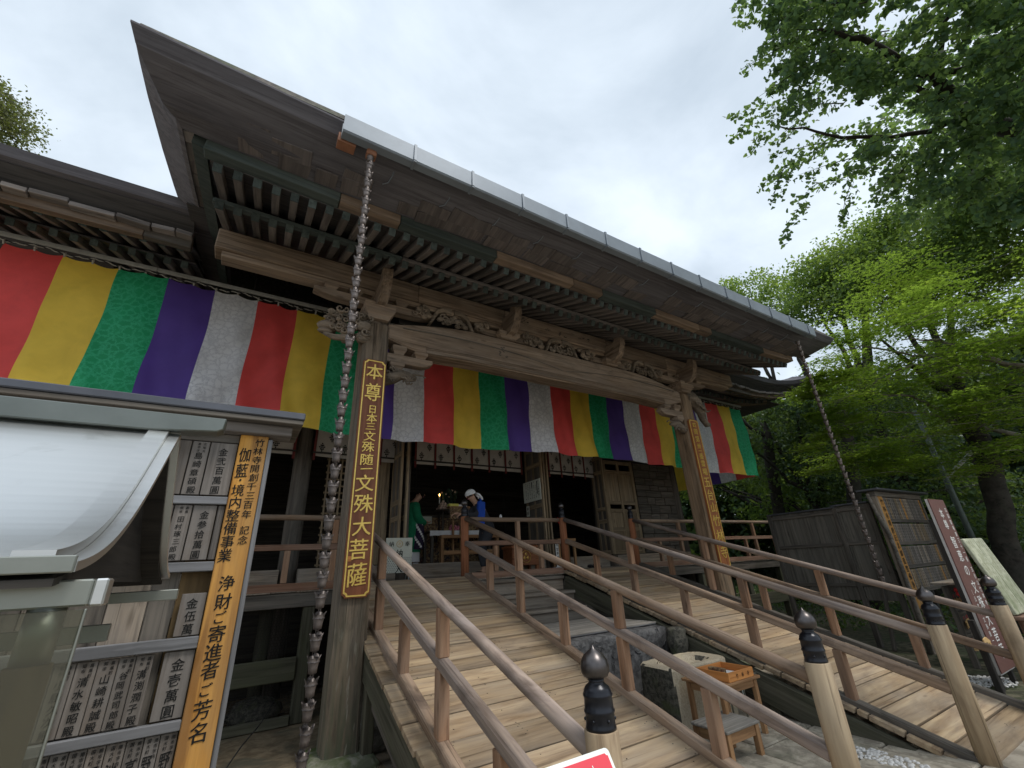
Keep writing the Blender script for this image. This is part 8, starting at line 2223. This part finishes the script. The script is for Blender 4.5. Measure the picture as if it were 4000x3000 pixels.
CROWNS=[((20.8, 9.05, 14.3), 1.32, 'light'), ((21.1, 10.44, 14.83), 1.0, 'light'), ((19.9, 7.59, 12.67), 1.0, 'mid'), ((17.11, 4.74, 10.82), 1.48, 'light'), ((16.38, 5.23, 9.68), 1.23, 'mid'), ((17.32, 3.61, 10.93), 1.66, 'light'), ((16.64, 2.35, 10.47), 1.75, 'mid'), ((16.11, 3.43, 8.87), 1.5, 'mid'), ((16.29, 1.63, 9.08), 1.83, 'mid'), ((16.27, 0.62, 9.27), 1.83, 'dark'), ((14.88, -0.11, 9.82), 1.41, 'mid'), ((13.18, -0.87, 10.62), 1.33, 'mid'), ((17.3, 8.74, 6.51), 1.02, 'dark'), ((16.93, 7.11, 6.5), 1.14, 'dark'), ((17.77, 8.47, 5.15), 1.48, 'dark'), ((17.41, 6.25, 5.93), 1.4, 'dark'), ((17.43, 7.13, 4.13), 1.58, 'dark'), ((18.79, 10.86, 5.18), 1.22, 'dark'), ((15.42, 8.51, 5.31), 0.66, 'mid'), ((16.76, 4.85, 6.03), 1.33, 'dark'), ((17.01, 5.35, 4.04), 1.5, 'dark'), ((18.14, 4.19, 5.37), 1.4, 'dark'), ((17.36, 4.44, 3.31), 1.5, 'dark'), ((17.56, 3.79, 2.69), 1.33, 'dark'), ((17.56, 9.34, 3.68), 1.29, 'dark'), ((17.97, 12.28, 4.78), 1.22, 'mid'), ((16.2, 5.1, 2.19), 1.26, 'dark'), ((15.48, 4.05, 1.52), 1.18, 'dark'), ((15.71, 3.06, 1.66), 0.89, 'dark'), ((17.73, 2.83, 2.91), 0.5, 'dark'), ((15.46, 4.35, 7.18), 1.1, 'dark'), ((17.7, 6.19, 8.56), 1.11, 'dark')]
TRUNKS=[([(12.57, 2.18, 4.09), (12.71, 2.3, 3.05), (12.64, 2.58, 1.33), (12.46, 2.8, -0.19)], 0.19), ([(14.74, 5.07, 5.2), (14.95, 5.62, 2.62), (14.87, 5.84, 0.82)], 0.18), ([(16.65, 8.33, 5.38), (16.82, 8.82, 2.26)], 0.2), ([(10.38, 1.75, 4.79), (10.48, 1.74, 4.44), (11.12, 1.99, 3.73)], 0.14), ([(13.72, 1.89, 3.63), (13.79, 2.33, 2.17)], 0.13)]
LEFTTREE=[((-8.88, 16.71, 16.37), 2.0), ((-8.66, 16.4, 16.84), 0.9), ((-9.72, 17.27, 16.84), 2.6), ((-8.67, 17.04, 16.11), 1.2)]

# ================================================================== foliage
def leaf_mesh(name, ctr, size, mat, parent, rs, shape='diamond', flat=0.0, tone=None, droop=0.0):
    """many separate small leaves as one mesh; flat 0 = any direction, 1 = lying level"""
    n = len(ctr)
    a = rs.normal(size=(n, 3)); a /= np.linalg.norm(a, axis=1)[:, None]
    nrm = a * (1 - flat) + np.array([0, 0, 1.0]) * flat
    nrm[:, 2] = np.abs(nrm[:, 2]) + 1e-3
    nrm /= np.linalg.norm(nrm, axis=1)[:, None]
    t = rs.normal(size=(n, 3)); t[:, 2] -= droop
    t -= nrm * (t * nrm).sum(1)[:, None]; t /= np.linalg.norm(t, axis=1)[:, None]
    b = np.cross(nrm, t)
    s = size * rs.uniform(.65, 1.25, n)
    if shape == 'fan':
        pts = [(-.08, .0), (.55, -.55), (.80, -.28), (.72, .0), (.80, .28), (.55, .55)]
    elif shape == 'star':
        pts = [(-.5, 0), (-.12, -.12), (-.05, -.55), (.12, -.16), (.62, 0), (.12, .16), (-.05, .55), (-.12, .12)]
    else:
        pts = [(-.5, 0), (0, -.28), (.5, 0), (0, .28)]
    k = len(pts)
    V = np.zeros((n, k, 3))
    for i, (p, q) in enumerate(pts):
        bend = -.18 * (abs(q) if shape != 'diamond' else abs(p)) 
        V[:, i] = ctr + t * (s * p)[:, None] + b * (s * q)[:, None] + nrm * (s * bend)[:, None]
    V = V.reshape(-1, 3)
    me = bpy.data.meshes.new(name)
    me.vertices.add(n * k); me.vertices.foreach_set('co', V.ravel())
    me.loops.add(n * k); me.loops.foreach_set('vertex_index', np.arange(n * k, dtype=np.int32))
    me.polygons.add(n)
    me.polygons.foreach_set('loop_start', np.arange(0, n * k, k, dtype=np.int32))
    me.update(calc_edges=True)
    at = me.attributes.new('tone', 'FLOAT', 'POINT')
    tn = (tone if tone is not None else rs.uniform(0, 1, n))
    tn = np.clip(tn + rs.normal(0, .16, n), 0, 1)
    at.data.foreach_set('value', np.repeat(tn, k).astype(np.float32))
    o = obj(name, me, mat, parent)
    return o

def crown_points(rs, c, r, n, clumps=40, squash=.8):
    """leaf positions gathered in clumps near the outside of a ball, so the outline is uneven and gaps show"""
    d = rs.normal(size=(clumps, 3)); d /= np.linalg.norm(d, axis=1)[:, None]
    q = rs.uniform(.35, 1.0, clumps) ** .6
    cc = np.array(c) + d * (q * r)[:, None] * np.array([1, 1, squash])
    ct = rs.uniform(0, 1, clumps)
    k = rs.integers(0, clumps, n)
    p = cc[k] + rs.normal(size=(n, 3)) * (r * .17) * np.array([1.15, 1.15, .7])
    return p, ct[k]

# ---- ginkgo overhanging from the right
gk = thing('ginkgo_tree', 'ginkgo branches with drooping dark green fan leaves at the upper right', 'tree', (16.5, -1.0, 0))
limb0 = GINKGO_LIMBS[0][0]
tube('trunk', [(16.5, -1.0, -.1), (16.3, -1.0, 3), (16.1, -.9, 6.0), (15.8, -.8, 9.5), (15.9, -1, 13)], [.42, .36, .30, .22, .08], M['bark'], gk, 12)
def wob(path, n=5, amt=.05):
    out = []
    for a, b in zip(path[:-1], path[1:]):
        a, b = Vector(a), Vector(b)
        for k in range(n):
            p = a.lerp(b, k / n); out.append(p + Vector((RNG.uniform(-amt, amt), RNG.uniform(-amt, amt), RNG.uniform(-amt, amt))) * (0 if k == 0 and a == Vector(path[0]) else 1))
    out.append(Vector(path[-1])); return out
first = [(16.1, -.9, 5.2)] + [tuple(p) for p in limb0]
w_ = wob(first, 4, .03)
tube('limb', w_, list(np.linspace(.17, .012, len(w_))), M['bark'], gk, 8)
for pth, r0, r1 in GINKGO_LIMBS[1:]:
    w_ = wob(pth, 4, .03)
    tube('limb', w_, list(np.linspace(r0, r1, len(w_))), M['bark'], gk, 7)
rs = np.random.default_rng(11)
C_ = []; T_ = []; tw = MB()
for a, b in GINKGO_SPRAYS:
    a, b = np.array(a), np.array(b)
    n = int(42 + 80 * np.linalg.norm(b - a))
    t = rs.uniform(0, 1, n)
    p = a + (b - a) * t[:, None] + rs.normal(size=(n, 3)) * .055 * (1.15 - .7 * t)[:, None]
    p[:, 2] -= .10 * t ** 2 + np.abs(rs.normal(0, .03, n))
    C_.append(p); T_.append(np.full(n, rs.uniform(.05, .75)))
    if rs.random() < .6: tw.tube([tuple(a), tuple((a + b) / 2 + np.array([0, 0, -.01])), tuple(b + np.array([0, 0, -.08]))], [.007, .005, .002], 4)
C_ = np.concatenate(C_); T_ = np.concatenate(T_)
leaf_mesh('crown', C_, .060, M['lf_ginkgo'], gk, rs, 'fan', .25, T_, .9)
o = tw.build('twigs', M['bark'], gk); o['kind'] = 'stuff'
# upper crown of the same tree outside the frame
p, t = crown_points(rs, (15.5, -1.0, 11.5), 3.2, 9000, 80)
leaf_mesh('upper_crown', p, .12, M['lf_ginkgo'], gk, rs, 'fan', .3, t * .6, .6)

# ---- maple with level sprays of bright leaves
mp = thing('maple_tree', 'bright yellow green maple spreading level sprays behind the right rain chain', 'tree', (14.5, 1.0, 0))
tube('trunk', [(14.5, .9, -.1), (14.4, 1.0, 1.2), (14.1, 1.1, 2.5), (13.6, 1.2, 3.6)], [.2, .17, .14, .10], M['barkpale'], mp, 10)
for i, (pth, r0, r1) in enumerate(MAPLE_LIMBS):
    w_ = wob(pth, 4, .035)
    if i in (0, 1): w_ = [Vector((13.7, 1.2, 3.3))] + w_
    tube('limb', w_, list(np.linspace(r0, r1, len(w_))), M['barkpale'], mp, 7)
rs = np.random.default_rng(5)
C_ = []; T_ = []; tw = MB()
for (c, hw, hh) in MAPLE_LAYERS:
    c = np.array(c)
    for s_ in range(5):
        cc = c + rs.normal(size=3) * np.array([hw * .45, hw * .45, hh * .55])
        n = 210
        ang = rs.uniform(0, 6.28); L = hw * rs.uniform(.6, 1.0)
        t = rs.normal(0, .45, n); u = rs.normal(0, .30, n)
        p = cc + np.stack([np.cos(ang) * t * L - np.sin(ang) * u * L, np.sin(ang) * t * L + np.cos(ang) * u * L, -.10 * L * t ** 2 + rs.normal(0, .028, n)], 1)
        C_.append(p); T_.append(np.full(n, rs.uniform(.15, 1.0)))
        tw.tube([tuple(cc + np.array([np.cos(ang), np.sin(ang), -.1]) * L * .8), tuple(cc), tuple(cc - np.array([np.cos(ang), np.sin(ang), .1]) * L * .8)], [.002, .006, .003], 4)
C_ = np.concatenate(C_); T_ = np.concatenate(T_)
leaf_mesh('crown', C_, .074, M['lf_maple'], mp, rs, 'star', .72, T_, .2)
o = tw.build('twigs', M['barkpale'], mp); o['kind'] = 'stuff'

# ---- trees behind
def tree(name, label, crowns, base, mat, lsz, dens, group=None, bark='bark', seed=0, trunk_r=.16):
    t = thing(name, label, 'tree', base, 0, group)
    rs = np.random.default_rng(seed)
    top = max(crowns, key=lambda c: c[0][2])[0]
    b0 = Vector(base)
    cx = sum(c[0][0] for c in crowns) / len(crowns); cy = sum(c[0][1] for c in crowns) / len(crowns)
    fork = Vector((b0.x * .6 + cx * .4, b0.y * .6 + cy * .4, max(1.5, min(c[0][2] for c in crowns) * .62)))
    w_ = wob([b0 + Vector((0, 0, -.6)), b0.lerp(fork, .5), fork, Vector(top)], 4, .08)
    tube('trunk', w_, list(np.linspace(trunk_r, .03, len(w_))), M[bark], t, 9)
    C_ = []; T_ = []
    for c, r in crowns:
        w_ = wob([fork, fork.lerp(Vector(c), .6) + Vector((0, 0, .2)), Vector(c)], 4, .07)
        tube('limb', w_, list(np.linspace(trunk_r * .55, .02, len(w_))), M[bark], t, 6)
        n = int(dens * r * r * 1000 * (.1 / lsz) ** 2 * .1)
        p, tt = crown_points(rs, c, r, n, max(18, int(26 * r)), .8)
        C_.append(p); T_.append(tt)
    leaf_mesh('crown', np.concatenate(C_), lsz, M[mat], t, rs, 'diamond', .35, np.concatenate(T_), .3)
    return t
CR = [(c, r) for c, r, k in CROWNS]
def g(c, dx=0, dy=0): return (c[0][0] + dx, c[0][1] + dy, .3)
tree('broadleaf_tree', 'pale green tree top showing just above the right end of the porch roof', CR[0:2], g(CR[0]), 'lf_light', .16, 26, None, 'bark', 1)
tree('broadleaf_tree', 'mid green tree top between the porch roof tip and the tall light tree', CR[2:3], g(CR[2]), 'lf_mid', .15, 26, None, 'bark', 2)
tree('broadleaf_tree', 'tall light green tree rising behind the right end of the eaves', CR[3:6], g(CR[4], .5), 'lf_light', .13, 40, None, 'bark', 3, .2)
tree('broadleaf_tree', 'broad mid green tree under the ginkgo branches', CR[6:9], g(CR[7], .8), 'lf_mid', .12, 40, None, 'bark', 4, .2)
tree('broadleaf_tree', 'dark tree behind the ginkgo limb at the right edge', CR[9:12], g(CR[9], 2), 'lf_mid', .12, 36, None, 'bark', 5, .25)
tree('evergreen_tree', 'dark glossy evergreen directly right of the curtain end', CR[12:15] + CR[18:19], g(CR[13]), 'lf_dark', .15, 30, None, 'bark', 6)
tree('evergreen_tree', 'dark evergreen behind the backs of the notice boards', CR[15:18] + CR[25:26], g(CR[16]), 'lf_dark', .15, 30, None, 'bark', 7)
tree('evergreen_tree', 'dark evergreen behind the maple above the donor board', CR[19:21] + CR[28:30], g(CR[20]), 'lf_dark', .14, 24, None, 'bark', 8)
tree('evergreen_tree', 'dark bushy evergreen beyond the maroon sign', CR[21:24] + CR[27:28], g(CR[22]), 'lf_dark', .13, 26, None, 'bark', 9)
tree('evergreen_tree', 'low evergreen seen between the right pillar and the hall corner', CR[24:26] + CR[26:27], g(CR[26]), 'lf_mid', .15, 24, None, 'bark', 10)
for i, ((pts, r), lab) in enumerate(zip(TRUNKS, ('thick dark trunk leaning at the right edge behind the inscribed slab', 'dark bare trunk in the shade behind the lamp post', 'dark trunk in the shade right of the curtain end', 'short dark trunk section showing through a gap in the maple', 'dark trunk at the far right edge against bright gaps'))):
    pts = [Vector(p) for p in pts]
    if pts[0].z < pts[-1].z: pts.reverse()
    low = pts[-1]; pts = pts + [Vector((low.x + .05, low.y + .05, -.1))] if low.z > .1 else pts
    hi = pts[0]; pts = [hi + (hi - pts[1]).normalized() * .9] + pts
    if i in (3, 4): continue
    t = thing('bare_trunk', lab, 'tree trunk', (low.x, low.y, 0))
    w_ = wob(pts, 4, .05)
    tube('trunk', w_, list(np.linspace(r * .12, r * .85, 4)) + list(np.linspace(r * .9, r * 1.15, len(w_) - 4)), M['bark'], t, 12)
    d = Vector((.6, -.5, .6)) if i % 2 else Vector((-.6, .4, .7))
    tube('limb', wob([w_[3], w_[3] + d * .9, w_[3] + d * 1.6 + Vector((0, 0, .5))], 3, .05), list(np.linspace(r * .45, r * .12, 7)), M['bark'], t, 8)
# dense dark woods far behind (nobody could count the trees)
rs = np.random.default_rng(99)
C_ = []; T_ = []
for i in range(420):
    a = rs.uniform(math.radians(-12), math.radians(62))       # angle from +X towards +Y
    R = rs.uniform(26, 40)
    c = (R * math.cos(a), R * math.sin(a), rs.uniform(1.0, 9.5))
    r = rs.uniform(1.5, 2.6)
    p, t = crown_points(rs, c, r, 620, 22)
    C_.append(p); T_.append(t * .7)
C_ = np.concatenate(C_); T_ = np.concatenate(T_)
o = leaf_mesh('woods', C_, .36, M['lf_dark'], None, rs, 'diamond', .3, T_, .2)
o['kind'] = 'stuff'
# low ground cover between the boards and the woods
n = 26000
x = rs.uniform(9.5, 24, n); y = rs.uniform(-3, 16, n)
z = np.abs(rs.normal(0, .16, n)) + .02
keep = (x - 9.0) + .35 * (y - 3) > 3.0
keep &= ~((x < 13.5) & (y > 6.0))
o = leaf_mesh('undergrowth', np.stack([x, y, z], 1)[keep], .10, M['lf_dark'], None, rs, 'diamond', .4, None, .2)
o['kind'] = 'stuff'
# tree beyond the left roof
tl = tree('olive_tree', 'thin olive brown tree crown beyond the left roof edge', [((c[0] - .55, c[1], c[2] - .1), r * .66) for c, r in LEFTTREE], (-9.4, 17.2, 0), 'lf_olive', .12, 22, None, 'barkpale', 21, .3)
